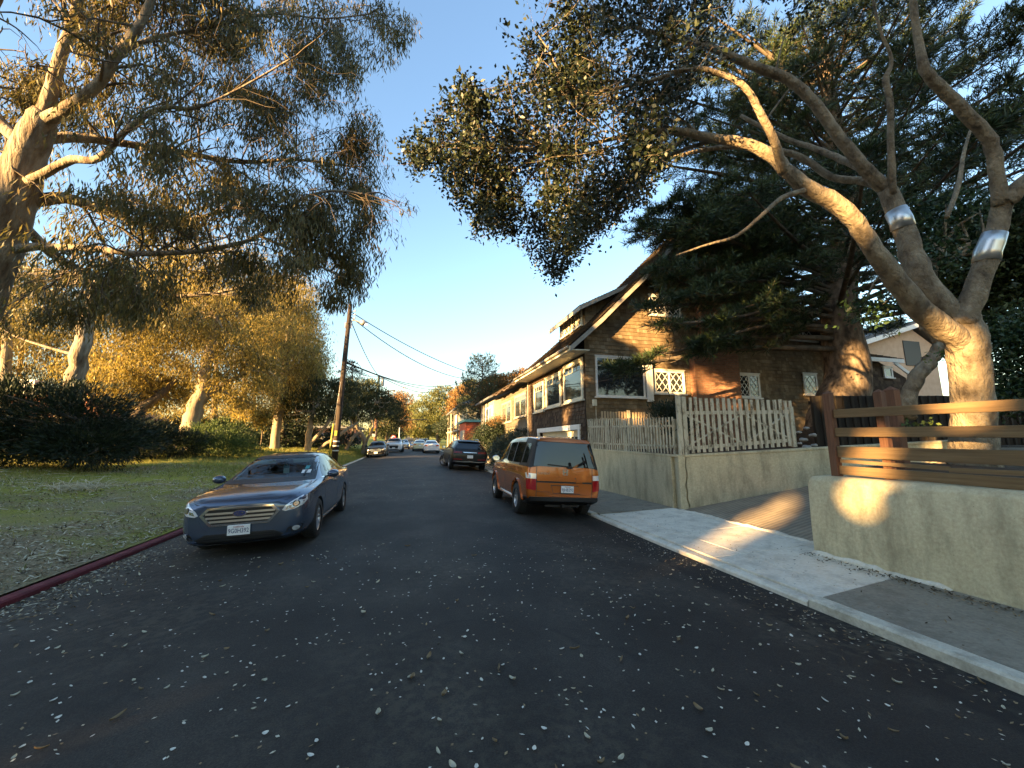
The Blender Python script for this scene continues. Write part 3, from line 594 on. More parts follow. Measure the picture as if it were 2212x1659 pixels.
# ================================================================ stucco house behind on the right
M['stucco'] = mottled('stucco', [(.3, (.50, .33, .22)), (.7, (.60, .42, .29))], 2, .9, 60, .3)
M['slate'] = mottled('slate', [(.3, (.08, .085, .09)), (.7, (.14, .145, .15))], 8, .8, 30, .4, sc=(1, 4, 4))
h2 = thing('stucco_house', 'pinkish stucco house with a grey gabled roof seen behind the oak trunk', 'house', (40, 24, 1.4))
b = MB(); b.prism([(35.5, 24, 0), (47, 24, 0), (47, 24, 10.6), (44, 24, 12.2), (35.5, 24, 9.7)], (0, 9, 0)); b.build('wall', M['stucco'], h2)
b = MB(); b.prism([(34.6, 23.4, 9.55), (44, 23.4, 12.4), (44, 23.4, 12.75), (34.6, 23.4, 9.9)], (0, 10, 0)); b.prism([(44, 23.4, 12.4), (48.5, 23.4, 10.2), (48.5, 23.4, 10.5), (44, 23.4, 12.75)], (0, 10, 0)); b.build('roof', M['slate'], h2)
b = MB(); b.prism([(34.6, 23.3, 9.2), (44, 23.3, 12.05), (44, 23.3, 12.45), (34.6, 23.3, 9.6)], (0, .09, 0)); b.build('rake_board', M['white_paint'], h2)
b = MB(); b.box((42.8, 23.93, 8.6), (44.9, 23.99, 10.9)); b.build('window', M['black'], h2)  # flat black panel stands for the dark inside the opening

# ================================================================ second house along the street
hb = thing('clapboard_house', 'weathered beige clapboard house with wide windows beyond the shingle house', 'house', (6.5, 21, 0))
b = MB(); BY1 = 28.3
courses(b, (6.5, 20.95, 0), (0, 1, 0), (0, 0, 1), (-1, 0, 0), .1, 5.2, lambda v: (0, BY1 - 20.95), .19, 1.6, 3.2, .02)
b.box((6.502, 20.96, 0), (16, BY1, 5.2)); b.build('wall', M['weathered_shingles'], hb)
win(hb, 'X', 6.47, 21.5, 24.2, 3.28, 4.66, 'transom', 'trim_grey', .1, sash=2, nlite=8); win(hb, 'X', 6.47, 25.1, 27.9, 3.12, 4.55, 'transom', 'trim_grey', .1, sash=2, nlite=6)
b = MB(); nseg = 24; vs = []
for i in range(nseg + 1):
    y = 20.7 + (BY1 + .6 - 20.7) * i / nseg; wz = .05 * math.sin(y * 2.3) + .04 * math.sin(y * 5.1)
    for x, z in ((5.75, 5.12 + wz), (5.76, 5.22 + wz), (7.2, 5.75 + wz * .5), (9.2, 6.75), (11, 7.3), (11, 7.1)): vs.append((x, y, z))
b.add(vs, [(i * 6 + k, i * 6 + (k + 1) % 6, (i + 1) * 6 + (k + 1) % 6, (i + 1) * 6 + k) for i in range(nseg) for k in range(6)] + [(0, 1, 2, 3, 4, 5), tuple(nseg * 6 + k for k in range(5, -1, -1))])
courses(b, (5.75, 20.7, 5.24), (0, 1, 0), Vector((1, 0, .40)).normalized(), Vector((-.4, 0, 1)).normalized(), 0, 3.2, lambda v: (0, BY1 + .6 - 20.7), .2, .14, .3, .05)
b.build('roof', M['roof_shingles'], hb)
b = MB(); courses(b, (5.95, 28.4, 0), (1, 0, 0), (0, 0, 1), (0, -1, 0), .1, 5.0, lambda v: (0, 1.2), .17, 1.3, 2, .03); b.box((5.952, 28.42, 0), (16, 34, 5.0)); b.build('bay', M['trim_grey'], hb)
b = MB(); b.prism([(5.45, 28.0, 5.0), (5.45, 34.4, 5.0), (8.5, 34.4, 6.2), (8.5, 28.0, 6.2)], (0, 0, .14)); b.build('bay_roof', M['slate'], hb)
win(hb, 'X', 5.93, 28.9, 31.6, 3.0, 4.5, 'bars', 'white_paint', .1, sash=2, nlite=4)
# ================================================================ far house with red garage
hc = thing('porch_house', 'two storey cream house with a red garage and dark hipped roof far along the street', 'house', (7.5, 60, 0))
M['red_wall'] = mottled('red_wall', [(.3, (.36, .07, .03)), (.7, (.45, .10, .045))], 3, .8, 40, .2)
M['teal'] = plain('teal', (.12, .30, .25), .6)
b = MB(); b.box((7.6, 56.5, 0), (15, 64, 4.75)); b.build('red_garage', M['red_wall'], hc)
b = MB(); b.box((7.3, 56.1, 4.75), (15.2, 64.2, 5.1)); b.build('garage_roof', M['teal'], hc)
b = MB(); b.box((7.54, 57.4, .1), (7.6, 62.6, 3.6)); b.build('garage_door', M['trim_grey'], hc)
b = MB(); b.box((8.6, 62, 0), (20, 86, 7.9)); b.build('wall', M['cream_paint'], hc)
b = MB(); b.add([(7.2, 60.5, 7.9), (21, 60.5, 7.9), (21, 87, 7.9), (7.2, 87, 7.9), (13, 67, 10.6), (14, 80, 10.6)], [(3, 2, 1, 0), (0, 1, 4), (1, 2, 5, 4), (2, 3, 5), (3, 0, 4, 5)]); b.box((7.2, 60.5, 7.6), (21, 87, 7.88)); b.build('roof', M['slate'], hc)
b = MB()
for y in (66, 72, 78, 84): b.box((7.4, y, 0), (7.65, y + .25, 7.6))
b.box((7.3, 65, 3.7), (8.6, 86, 3.95)); b.box((7.35, 65, 4.6), (7.42, 86, 4.7))
b.build('porch', M['trim_grey'], hc)
for x0 in (10.0, 12.6): win(hc, 'Y', 61.99, x0, x0 + 1.9, 5.6, 7.0, 'bars', 'white_paint', .12, sash=1, nlite=2)
b = MB(); b.box((7.4, 47.5, .1), (7.6, 55.5, 1.0)); o = b.build('garden_wall', M['cream_paint']); tag(o, 'low pale garden wall before the red garage', 'wall')
b = MB(); b.box((6.35, 21.5, .1), (6.46, 21.6, .1)); 
# low wall along pavement beyond, behind the black suv
b = MB(); b.box((6.15, 20.9, .0), (6.35, 46, 1.0)); o = b.build('garden_wall', M['cream_paint']); bevel(o, .03, 1); tag(o, 'low cream garden wall under the shrubs behind the black suv', 'wall')
# ================================================================ buildings on the left
ml = thing('maroon_building', 'low maroon building behind the leaning cypress trunks', 'building', (-20, 84, 0)); b = MB(); zb = lawn_z(-20, 84)
b.box((-24, 84, zb), (-11, 94, zb + 3.6)); b.build('wall', plain('maroon', (.03, .009, .010), .8), ml); b = MB(); b.box((-24.5, 83.5, zb + 3.6), (-10.5, 94.5, zb + 4.0)); b.build('roof', M['slate'], ml)
lh = thing('bungalow', 'low bungalow with an orange roof glimpsed beyond the left hand trees', 'house', (-33, 36, 1)); b = MB(); b.box((-39, 37, .8), (-24, 46, 3.6)); b.build('wall', M['white_paint'], lh)
b = MB(); b.add([(-40, 36, 3.6), (-23, 36, 3.6), (-23, 47, 3.6), (-40, 47, 3.6), (-37, 41.5, 6.0), (-26, 41.5, 6.0)], [(3, 2, 1, 0), (0, 1, 5, 4), (1, 2, 5), (2, 3, 4, 5), (3, 0, 4)]); b.build('roof', plain('tile_orange', (.34, .13, .06), .8), lh)
b = MB(); b.box((-31.5, 40.5, 4), (-30.5, 41.5, 6.9)); b.build('chimney', M['white_paint'], lh)

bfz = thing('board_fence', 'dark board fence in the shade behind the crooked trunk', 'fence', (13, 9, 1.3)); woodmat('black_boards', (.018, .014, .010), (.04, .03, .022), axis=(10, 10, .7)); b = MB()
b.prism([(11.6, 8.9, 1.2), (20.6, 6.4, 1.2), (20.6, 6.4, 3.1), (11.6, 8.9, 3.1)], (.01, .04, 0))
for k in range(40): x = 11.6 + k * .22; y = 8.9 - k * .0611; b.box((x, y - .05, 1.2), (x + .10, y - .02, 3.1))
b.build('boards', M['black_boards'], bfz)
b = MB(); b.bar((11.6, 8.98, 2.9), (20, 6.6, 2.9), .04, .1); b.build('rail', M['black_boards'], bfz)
# ================================================================ vehicles
def carpaint(name, col, flake=.35, rough=.28):
    m, t, b = nmat(name); b.inputs['Base Color'].default_value = (*col, 1); b.inputs['Metallic'].default_value = flake; b.inputs['Roughness'].default_value = rough
    b.inputs['Coat Weight'].default_value = 1; b.inputs['Coat Roughness'].default_value = .02; M[name] = m; return m
carpaint('paint_blue', (.07, .10, .15), .5, .26); carpaint('paint_orange', (.50, .125, .014), .45, .26); carpaint('paint_silver', (.42, .44, .46), .6); carpaint('paint_black', (.004, .004, .006), 0, .35)
carpaint('paint_white', (.72, .72, .71), 0); carpaint('paint_cream', (.62, .56, .36), .1); carpaint('paint_grey', (.10, .11, .12), .5); carpaint('paint_darkblue', (.02, .03, .06), .4)
m, t, bb = nmat('clear_glass'); M['clear_glass'] = m
tr = t.nodes.new('ShaderNodeBsdfTransparent'); tr.inputs[0].default_value = (.62, .78, .70, 1); gl = t.nodes.new('ShaderNodeBsdfGlossy'); gl.inputs['Roughness'].default_value = .01
fr = t.nodes.new('ShaderNodeFresnel'); fr.inputs[0].default_value = 1.5; mx = t.nodes.new('ShaderNodeMixShader'); t.links.new(fr.outputs[0], mx.inputs[0]); t.links.new(tr.outputs[0], mx.inputs[1]); t.links.new(gl.outputs[0], mx.inputs[2]); t.links.new(mx.outputs[0], t.nodes['Material Output'].inputs[0])
M['visor'] = plain('visor', (.55, .52, .42), .8); M['paint_black'].node_tree.nodes['Principled BSDF'].inputs['Coat Weight'].default_value = .35; M['paint_black'].node_tree.nodes['Principled BSDF'].inputs['Specular IOR Level'].default_value = .3; M['seat'] = plain('seat_cloth', (.05, .05, .05), .9); M['teal_card'] = plain('teal_card', (.02, .28, .30), .5)

def ring(st):
    y, zb, wb, wm, zlo, zhi, ws, zs, wr, zr, zt = st[:11]; sh = st[11] if len(st) > 11 else 0
    P = [(0, zb), (wb * .8, zb), (wb, zb + .03), (wm, zlo), (wm, zhi), (ws, zs), (wr, zr), (wr * .6, zt - (zt - zr) * .18), (0, zt)]
    P = P + [(-x, z) for x, z in P[-2:0:-1]]
    return [(x, y + sh * max(0, z - .95), z) for x, z in P]
def loft_body(name, sts, matf, mats, arches, crease=None):
    """cage of cross sections -> subdivided -> wheel arches cut out; returns the mesh and a BVH"""
    bm = bmesh.new(); rows = [[bm.verts.new(p) for p in ring(s)] for s in sts]; n = 16
    for i in range(len(rows) - 1):
        for k in range(n):
            f = bm.faces.new((rows[i][k], rows[i][(k + 1) % n], rows[i + 1][(k + 1) % n], rows[i + 1][k])); j = k if k < 8 else 15 - k; f.material_index = matf(i, j, sts[i][0]); f.smooth = True
    for r_, rev in ((rows[0], True), (rows[-1], False)):
        # quad caps: strips between mirrored points
        for k in range(8):
            q = [r_[k], r_[k + 1], r_[(16 - k - 1) % 16], r_[(16 - k) % 16]]; q = list(dict.fromkeys(q))
            if len(q) > 2: f = bm.faces.new(q); f.material_index = matf(0 if rev else len(rows) - 1, k, r_[0].co.y); f.smooth = True
    bmesh.ops.recalc_face_normals(bm, faces=bm.faces)
    cl = bm.edges.layers.float.new('crease_edge'); bm.verts.index_update()
    for e in bm.edges:
        a, b_ = e.verts[0].index, e.verts[1].index
        if a // n != b_ // n and a % n == b_ % n:
            j = a % n; j = j if j <= 8 else 16 - j; e[cl] = (crease or {5: .55, 6: .35, 2: .5}).get(j, 0)
    me = bpy.data.meshes.new(name); bm.to_mesh(me); bm.free()
    for mt in mats: me.materials.append(mt)
    o = bpy.data.objects.new('tmp_body', me); COL.objects.link(o); md = o.modifiers.new('s', 'SUBSURF'); md.levels = 3; md.render_levels = 3
    cut = []
    for (y, z, rad, x0, x1) in arches:
        b = MB()
        for sg in (1, -1):
            prof = [(sg * x0, .001), (sg * x0, rad), (sg * x1, rad), (sg * x1, .001)]
            b.lathe(prof, 40, 'X', (0, y, z), 1)
        c = b.build('tmp_cut', mats[:1] + [M['black']]); 
        bm = bmesh.new(); bm.from_mesh(c.data); bmesh.ops.remove_doubles(bm, verts=bm.verts, dist=.0015); bmesh.ops.recalc_face_normals(bm, faces=bm.faces); bm.to_mesh(c.data); bm.free()
        d = o.modifiers.new('b', 'BOOLEAN'); d.object = c; d.operation = 'DIFFERENCE'; d.solver = 'EXACT'; cut.append(c)
    dg = bpy.context.evaluated_depsgraph_get(); out = bpy.data.meshes.new_from_object(o.evaluated_get(dg))
    for c in cut: bpy.data.objects.remove(c)
    bpy.data.objects.remove(o)
    for p in out.polygons: p.use_smooth = True
    bm = bmesh.new(); bm.from_mesh(out); bvh = BVHTree.FromBMesh(bm); bm.free(); out.set_sharp_from_angle(angle=R(38))
    return out, bvh
VIEWS = {'F': (Vector((0, -1, 0)), lambda a, b: Vector((a, 9, b))), 'B': (Vector((0, 1, 0)), lambda a, b: Vector((a, -9, b))), 'R': (Vector((-1, 0, 0)), lambda a, b: Vector((9, a, b))), 'L': (Vector((1, 0, 0)), lambda a, b: Vector((-9, a, b))), 'T': (Vector((0, 0, -1)), lambda a, b: Vector((a, b, 9)))}
def decal(bvh, parent, name, outline, view, mat, off=.004, res=.07, depth=.02, bev=0, fill=True, holes=None):
    """a panel cut to an outline seen from one side and pressed onto the body, with its own thickness"""
    d, og = VIEWS[view]; bm = bmesh.new(); outl = outline if isinstance(outline[0][0], (tuple, list)) else [outline]
    for ol in outl:
        f = bm.faces.new([bm.verts.new((a, b, 0)) for a, b in ol])
    for ax in (0, 1):
        lo = min(v.co[ax] for v in bm.verts); hi = max(v.co[ax] for v in bm.verts); k = math.ceil(lo / res)
        while k * res < hi:
            nrm = [0, 0, 0]; nrm[ax] = 1; co = [0, 0, 0]; co[ax] = k * res
            bmesh.ops.bisect_plane(bm, geom=bm.verts[:] + bm.edges[:] + bm.faces[:], plane_co=co, plane_no=nrm, dist=1e-5); k += 1
    low = {}
    for v in bm.verts:
        o = og(v.co.x, v.co.y); h = bvh.ray_cast(o, d)
        if h[0] is None:
            q = Vector(o); ax = [abs(c) for c in d].index(1); q[ax] = low.get('last', 0); h2 = bvh.find_nearest(q); p, n = h2[0], h2[1]
        else: p, n = h[0], h[1]
        if n.dot(d) > 0: n = -n
        ax = [abs(c) for c in d].index(1); low['last'] = p[ax]; v.co = p - d * off * .5 + n * off * .5; low[v] = (n, p)
    ext = [e for e in bm.edges if len(e.link_faces) == 1]
    if depth:
        nv = {}
        for e in ext:
            for v in e.verts:
                if v not in nv: nv[v] = bm.verts.new(v.co + d * (depth + off))
        for e in ext:
            a, c = e.verts
            try: bm.faces.new((a, c, nv[c], nv[a]))
            except ValueError: pass
    bmesh.ops.recalc_face_normals(bm, faces=bm.faces)
    if not depth:
        for f in bm.faces: f.normal_update()
        rev = [f for f in bm.faces if f.normal.dot(d) > 0]; bmesh.ops.reverse_faces(bm, faces=rev)
    for f in bm.faces: f.smooth = True
    me = bpy.data.meshes.new(name); bm.to_mesh(me); bm.free(); me.set_sharp_from_angle(angle=R(45)); return link_mesh(name, me, parent, [mat])
def band_outline(pts, w):
    """a thin closed outline along a polyline"""
    pts = [Vector(p) for p in pts]; q = []
    for i, p in enumerate(pts):
        d = (pts[min(i + 1, len(pts) - 1)] - pts[max(i - 1, 0)]).normalized(); q.append((p, Vector((-d.y, d.x)) * w / 2))
    segs = []
    for (p, n), (p2, n2) in zip(q, q[1:]): segs.append([tuple(p + n), tuple(p - n), tuple(p2 - n2), tuple(p2 + n2)])
    return segs
def mirror(ol): return [(-a, b) for a, b in ol]
def ellipse(cx, cy, rx, ry, n=20): return [(cx + rx * math.cos(2 * math.pi * k / n), cy + ry * math.sin(2 * math.pi * k / n)) for k in range(n)]
def wheel(parent, x, y, rad, wid, rimr, spokes=10, steer=0, rim='alloy', sw=.035):
    sg = 1 if x > 0 else -1; h = wid / 2
    b = MB(); b.lathe([(sg * -h * .8, rimr), (sg * h * .55, rimr * .98), (sg * h * .80, rimr), (sg * h * .86, rimr * .94), (sg * h * .5, rimr * .9), (sg * h * .35, rimr * .86)], 32, 'X')
    b.lathe([(sg * h * .5, .001), (sg * h * .62, .03), (sg * h * .62, .05), (sg * h * .35, .065)], 20, 'X')
    for k in range(spokes):
        t = 2 * math.pi * k / spokes; b.bar((sg * h * .52, .045 * math.cos(t), .045 * math.sin(t)), (sg * h * .66, rimr * .95 * math.cos(t), rimr * .95 * math.sin(t)), sw, .03, up=(1, 0, 0), ew=sw * .8)
    o = b.build('wheel', M[rim], parent, False); o.location = (x, y, rad); o.rotation_euler = (0, 0, steer)
    b = MB(); b.lathe([(-h, rimr * .97), (-h, rad * .93), (-h * .82, rad * .985), (-h * .5, rad), (h * .5, rad), (h * .82, rad * .985), (h, rad * .93), (h, rimr * .97)], 40, 'X')
    for k in range(46):
        t = 2 * math.pi * k / 46; c, s = math.cos(t), math.sin(t); b.bar((-h * .8, rad * .99 * c, rad * .99 * s), (h * .8, rad * .99 * math.cos(t + .05), rad * .99 * math.sin(t + .05)), .012, .012, up=(0, c, s))
    b.build('tyre', M['rubber'], o, False)
    b = MB(); b.lathe([(0, .001), (0, rimr * .85)], 24, 'X'); b.build('brake_disc', M['black'], o, False)
    return o
def plate(parent, txt, y, z, w=.305, h=.155, back=False, tilt=0, x=0):
    sg = -1 if back else 1; b = MB(); b.box((-w / 2, -.006, -h / 2), (w / 2, .006, h / 2)); o = b.build('licence_plate', M['plate'], parent, False); bevel(o, .01, 2); o.location = (x, y, z); o.rotation_euler = (tilt, 0, 0 if back else math.pi)
    if txt:
        for body, sz, zz, mt in ((txt, .092, -.005, 'plate_ink'), ('California', .036, .054, 'lamp_red')):
            t = text_mesh(body, sz); xs = [v.co.x for v in t.vertices]; k = min(1, w * .9 / max(.01, max(xs) - min(xs))); t.transform(Matrix.Translation((0, -.008, zz)) @ Matrix.Rotation(R(90), 4, 'X') @ Matrix.Diagonal((k, 1, 1, 1)))
            link_mesh('plate_number' if sz > .05 else 'plate_state', t, o, [M[mt]])
        b = MB(); b.box((-w / 2 - .004, -.009, -h / 2 - .006), (w / 2 + .004, -.004, -h / 2 + .014)); b.build('plate_frame', M['black'], o, False)
    return o
def mirror_pod(parent, x, y, z, paint, glass_back=True):
    sg = 1 if x > 0 else -1; b = MB()
    b.lathe([(-.055, .03), (-.05, .06), (-.01, .085), (.05, .07), (.085, .03), (.09, .001)], 14, 'Y')
    o = b.build('wing_mirror', paint, parent, False); o.location = (x, y, z); o.scale = (1.35, 1, .95)
    b = MB(); b.bar((-sg * .14, .0, -.06), (0, 0, -.03), .05, .035); b.build('mirror_arm', M['black'], o, False)
    b = MB(); b.lathe([(-.056, .001), (-.056, .07)], 14, 'Y'); b.build('mirror_glass', M['chrome'], o, False)
    return o

# ---------------------------------------------------------------- sedan
SED = [(2.34, .26, .50, .60, .36, .55, .57, .68, .42, .745, .76), (2.29, .21, .62, .74, .34, .59, .72, .73, .55, .80, .82), (2.16, .18, .72, .845, .34, .62, .82, .79, .64, .86, .885), (1.9, .17, .80, .905, .34, .64, .885, .85, .69, .905, .935), (1.45, .17, .82, .918, .34, .66, .895, .905, .71, .95, .975), (1.05, .17, .82, .915, .34, .67, .89, .935, .70, .985, 1.01),
       (.62, .17, .82, .913, .34, .68, .885, .97, .645, 1.21, 1.25), (.18, .17, .82, .913, .34, .68, .88, .98, .59, 1.405, 1.45), (-.3, .17, .82, .913, .34, .69, .88, .985, .575, 1.445, 1.492), (-.9, .17, .82, .913, .34, .69, .88, .99, .57, 1.435, 1.485), (-1.45, .17, .82, .914, .34, .70, .88, 1.0, .565, 1.345, 1.395), (-1.9, .18, .80, .912, .36, .70, .878, 1.01, .60, 1.15, 1.19),
       (-2.2, .22, .76, .90, .40, .70, .86, 1.0, .66, 1.06, 1.085), (-2.4, .26, .68, .85, .44, .68, .81, .97, .62, 1.03, 1.05), (-2.46, .30, .6, .78, .46, .66, .74, .92, .56, .98, 1.0)]
m_, bvh = loft_body('sedan_body', SED, lambda i, j, y: 1 if j < 2 else 0, [M['paint_blue'], M['black'], M['black']], [(1.375, .33, .372, .60, 1.2), (-1.375, .33, .372, .60, 1.2)])
SB = bvh
def sedan(label, loc, rz, roll, detail=True):
    t = thing('parked_car', label, 'car', loc, rz); t.rotation_euler = (0, roll, rz); t.scale = (.93, .93, .95)
    me = m_.copy()
    ws = [(-.70, 1.015), (.70, 1.015), (.565, 1.395), (.3, 1.425), (-.3, 1.425), (-.565, 1.395)]
    wsf = [(-.755, 1.02), (-.3, 1.045), (.3, 1.045), (.755, 1.02), (.605, 1.405), (.3, 1.452), (-.3, 1.452), (-.605, 1.405)]
    if detail:
        bm = bmesh.new(); bm.from_mesh(me); kill = []
        def inside(x, z, ol):
            c = False
            for (x0, y0), (x1, y1) in zip(ol, ol[1:] + ol[:1]):
                if (y0 > z) != (y1 > z) and x < (x1 - x0) * (z - y0) / (y1 - y0) + x0: c = not c
            return c
        for f in bm.faces:
            q = f.calc_center_median()
            if .0 < q.y < 1.3 and f.normal.y > .1 and inside(q.x, q.z, ws): kill.append(f)
        bmesh.ops.delete(bm, geom=kill, context='FACES'); bm.to_mesh(me); bm.free()
    body = link_mesh('body', me, t)
    if detail:
        # frit ring as four strips, then the clear pane
        inn = [(-.67, 1.045), (.67, 1.045), (.535, 1.375), (-.535, 1.375)]; out = [(-.76, .985), (.76, .985), (.605, 1.425), (-.605, 1.425)]
        decal(SB, t, 'windscreen_surround', [[out[k], out[(k + 1) % 4], inn[(k + 1) % 4], inn[k]] for k in range(4)], 'F', M['black'], .006, .07, .0)
        decal(SB, t, 'windscreen', [(-.73, 1.01), (.73, 1.01), (.59, 1.41), (-.59, 1.41)], 'F', M['clear_glass'], .004, .07, .0)
        b = MB(); b.box((-.74, .62, .8), (.74, 1.02, .98)); b.box((-.74, .5, .7), (.74, .64, .93)); o = b.build('dashboard', M['seat'], t, False); bevel(o, .05, 2)
        for x in (-.37, .37):
            b = MB(); b.box((x - .25, -.55, .62), (x + .25, -.38, 1.12)); b.box((x - .13, -.56, 1.15), (x + .13, -.44, 1.33)); o = b.build('front_seat', M['seat'], t, False); bevel(o, .05, 2)
            b = MB(); b.box((x - .22, .30, 1.27), (x + .2, .32, 1.345), 0); o = b.build('sun_visor', M['visor'], t, False); bevel(o, .01, 1)
        b = MB(); b.box((-.68, -1.35, .6), (.68, -1.2, 1.15)); b.build('rear_seat', M['seat'], t, False)
        b = MB(); b.lathe([(.0, .175), (.012, .187), (.024, .175), (.012, .163), (.0, .175)], 24, 'Y'); o = b.build('steering_wheel', M['black'], t, False); o.location = (-.37, .42, .98); o.rotation_euler = (R(-25), 0, 0)
        b = MB(); b.box((-.12, .34, 1.27), (.12, .37, 1.335)); o = b.build('rear_view_mirror', M['black'], t, False)
        for k, (x, z) in enumerate(((-.50, 1.12), (-.585, 1.12), (-.53, 1.19))): decal(SB, t, 'permit_sticker', [(x - .035, z - .028), (x + .035, z - .028), (x + .035, z + .028), (x - .035, z + .028)], 'F', M['teal_card'] if k == 2 else M['plate'], .007, .2, 0)
        for x0, x1 in ((-.62, .05), (.0, .60)): decal(SB, t, 'wiper', band_outline([(x0, 1.02), ((x0 + x1) / 2, 1.027), (x1, 1.02)], .018), 'F', M['black'], .02, .2, .01)
    else: decal(SB, t, 'windscreen', wsf, 'F', M['dark_glass'], .005)
    decal(SB, t, 'rear_window', [(-.70, 1.09), (.70, 1.09), (.55, 1.37), (-.55, 1.37)], 'B', M['dark_glass'], .005)
    front_w = [(.74, 1.015), (.35, 1.235), (.08, 1.365), (-.12, 1.388), (-.28, 1.393), (-.30, 1.02)]
    rear_w = [(-.39, 1.02), (-.37, 1.392), (-.8, 1.378), (-1.12, 1.335), (-1.28, 1.03)]
    quart = [(-1.35, 1.035), (-1.2, 1.31), (-1.45, 1.235), (-1.72, 1.075), (-1.68, 1.04)]
    for v in 'RL':
        for w_ in (front_w, rear_w, quart): decal(SB, t, 'side_window', w_, v, M['dark_glass'], .004)
        decal(SB, t, 'window_trim', band_outline([(.84, .995), (.3, .998), (-.6, 1.005), (-1.74, 1.02)], .018), v, M['chrome' if detail else 'black'], .008)
        if detail:
            for pl in ([(.82, .98), (.90, .6), (.86, .33)], [(-.34, 1.0), (-.36, .6), (-.34, .32)], [(-1.30, 1.02), (-1.12, .72), (-.98, .5), (-.96, .34)], [(.86, .31), (0, .31), (-.95, .31)]): decal(SB, t, 'door_seam', band_outline(pl, .010), v, M['black'], .002, .1, .0)
            for y in (-.2, -1.08): decal(SB, t, 'door_handle', [(y - .1, .845), (y + .1, .845), (y + .1, .872), (y - .1, .872)], v, M['paint_blue'], .03)
            decal(SB, t, 'side_sill', [(.98, .21), (-.96, .21), (-.96, .255), (.98, .255)], v, M['paint_blue'], .02)
    # front end
    hx = [(-.40, .47), (.40, .47), (.54, .63), (.44, .735), (-.44, .735), (-.54, .63)]; hi = [(-.375, .50), (.375, .50), (.492, .632), (.41, .708), (-.41, .708), (-.492, .632)]
    decal(SB, t, 'grille_mesh', hi, 'F', M['black'], .006)
    g = decal(SB, t, 'grille_frame', [[hx[k], hx[(k + 1) % 6], hi[(k + 1) % 6], hi[k]] for k in range(6)], 'F', M['chrome'], .022, .08, .03)
    for z, x in ((.535, .41), (.59, .455), (.65, .465)): decal(SB, t, 'grille_bar', [(-x, z - .014), (x, z - .014), (x, z + .014), (-x, z + .014)], 'F', M['alloy'], .018, .08, .02)
    em = decal(SB, t, 'emblem', ellipse(0, .64, .095, .05), 'F', M['chrome'], .036, .2, .03)
    decal(SB, t, 'emblem_field', ellipse(0, .64, .08, .038), 'F', M['plate_ink'], .039, .2, .003)
    if detail:
        for x, z, r_ in ((-.035, .648, .018), (.012, .66, .010), (.035, .649, .010), (.022, .63, .010), (.0, .624, .010), (.052, .633, .009)):
            decal(SB, t, 'emblem_star', [(x + (r_ if k % 2 == 0 else r_ * .35) * math.sin(k * math.pi / 4) * 1.3, z + (r_ if k % 2 == 0 else r_ * .35) * math.cos(k * math.pi / 4)) for k in range(8)], 'F', M['chrome'], .043, .3, .002)
    hl = [(.565, .635), (.61, .615), (.73, .635), (.83, .68), (.86, .74), (.85, .81), (.80, .815), (.70, .76), (.61, .70)]
    for ol in (hl, mirror(hl)):
        h = decal(SB, t, 'headlight', ol, 'F', M['lamp_clear'], .006, .05, .02); s = 1 if ol is hl else -1
        decal(SB, h, 'lens_bezel', ellipse(s * .745, .71, .045, .045), 'F', M['black'], .009, .2, .004); decal(SB, h, 'projector_lens', ellipse(s * .745, .71, .033, .033), 'F', M['chrome'], .013, .2, .004)
        decal(SB, h, 'inner_reflector', [(s * .61, .64), (s * .685, .655), (s * .695, .70), (s * .635, .685)], 'F', M['chrome'], .009, .2, .003); decal(SB, h, 'turn_lens', [(s * .59, .632), (s * .71, .638), (s * .80, .672), (s * .71, .655)], 'F', M['lamp_amber'], .010, .2, .003)
    decal(SB, t, 'lower_intake', [(-.50, .24), (.50, .24), (.60, .285), (.46, .355), (-.46, .355), (-.60, .285)], 'F', M['black'], .005)
    for z in (.268, .30, .33): decal(SB, t, 'intake_slat', [(-.48, z - .005), (.48, z - .005), (.48, z + .005), (-.48, z + .005)], 'F', M['rubber'], .012, .1, .01)
    decal(SB, t, 'front_lip', [(-.62, .205), (.62, .205), (.68, .27), (.60, .255), (.48, .228), (-.48, .228), (-.60, .255), (-.68, .27)], 'F', M['paint_blue' if detail else 'black'], .03, .07, .05)
    for s in (1, -1):
        fg = [(s * .62, .295), (s * .80, .30), (s * .83, .37), (s * .80, .40), (s * .66, .37)]; decal(SB, t, 'fog_lamp_recess', fg, 'F', M['black'], .004); decal(SB, t, 'fog_lamp', ellipse(s * .745, .345, .040, .036), 'F', M['lamp_clear'], .02, .2, .02)
        decal(SB, t, 'corner_lip', [(s * .56, .215), (s * .86, .285), (s * .84, .25), (s * .62, .19)], 'F', M['paint_blue' if detail else 'black'], .025, .07, .04)
        if detail: decal(SB, t, 'hood_seam', band_outline([(s * .46, .76), (s * .62, .785), (s * .74, .85), (s * .78, .92), (s * .79, .98)], .01), 'F', M['black'], .002, .1, 0); decal(SB, t, 'bumper_crease', band_outline([(s * .56, .56), (s * .50, .45), (s * .44, .40)], .012), 'F', M['paint_blue'], .012, .1, .01)
    plate(t, '9G0H392' if detail else None, 2.375, .395)
    # rear end
    for s in (1, -1): decal(SB, t, 'tail_lamp', [(s * .45, .78), (s * .83, .80), (s * .84, .92), (s * .60, .95), (s * .45, .90)], 'B', M['lamp_red'], .008)
    plate(t, None, -2.475, .72, back=True)
    for x in (.80, -.80):
        wheel(t, x, 1.375, .33, .215, .225); wheel(t, x, -1.375, .33, .215, .225)
        mirror_pod(t, x * 1.25, .66, 1.045, M['paint_blue' if detail else 'paint_black'])
    return t
def ground_at(x, y): return road_z(x, y)
CROLL = lambda x: math.atan(.3 * abs(x) / 4.1 ** 2)
blue = sedan('dark blue sedan parked nose first by the red kerb on the left', (-2.30, 8.68, ground_at(-2.3, 8.68) - .005), math.pi, CROLL(2.3))
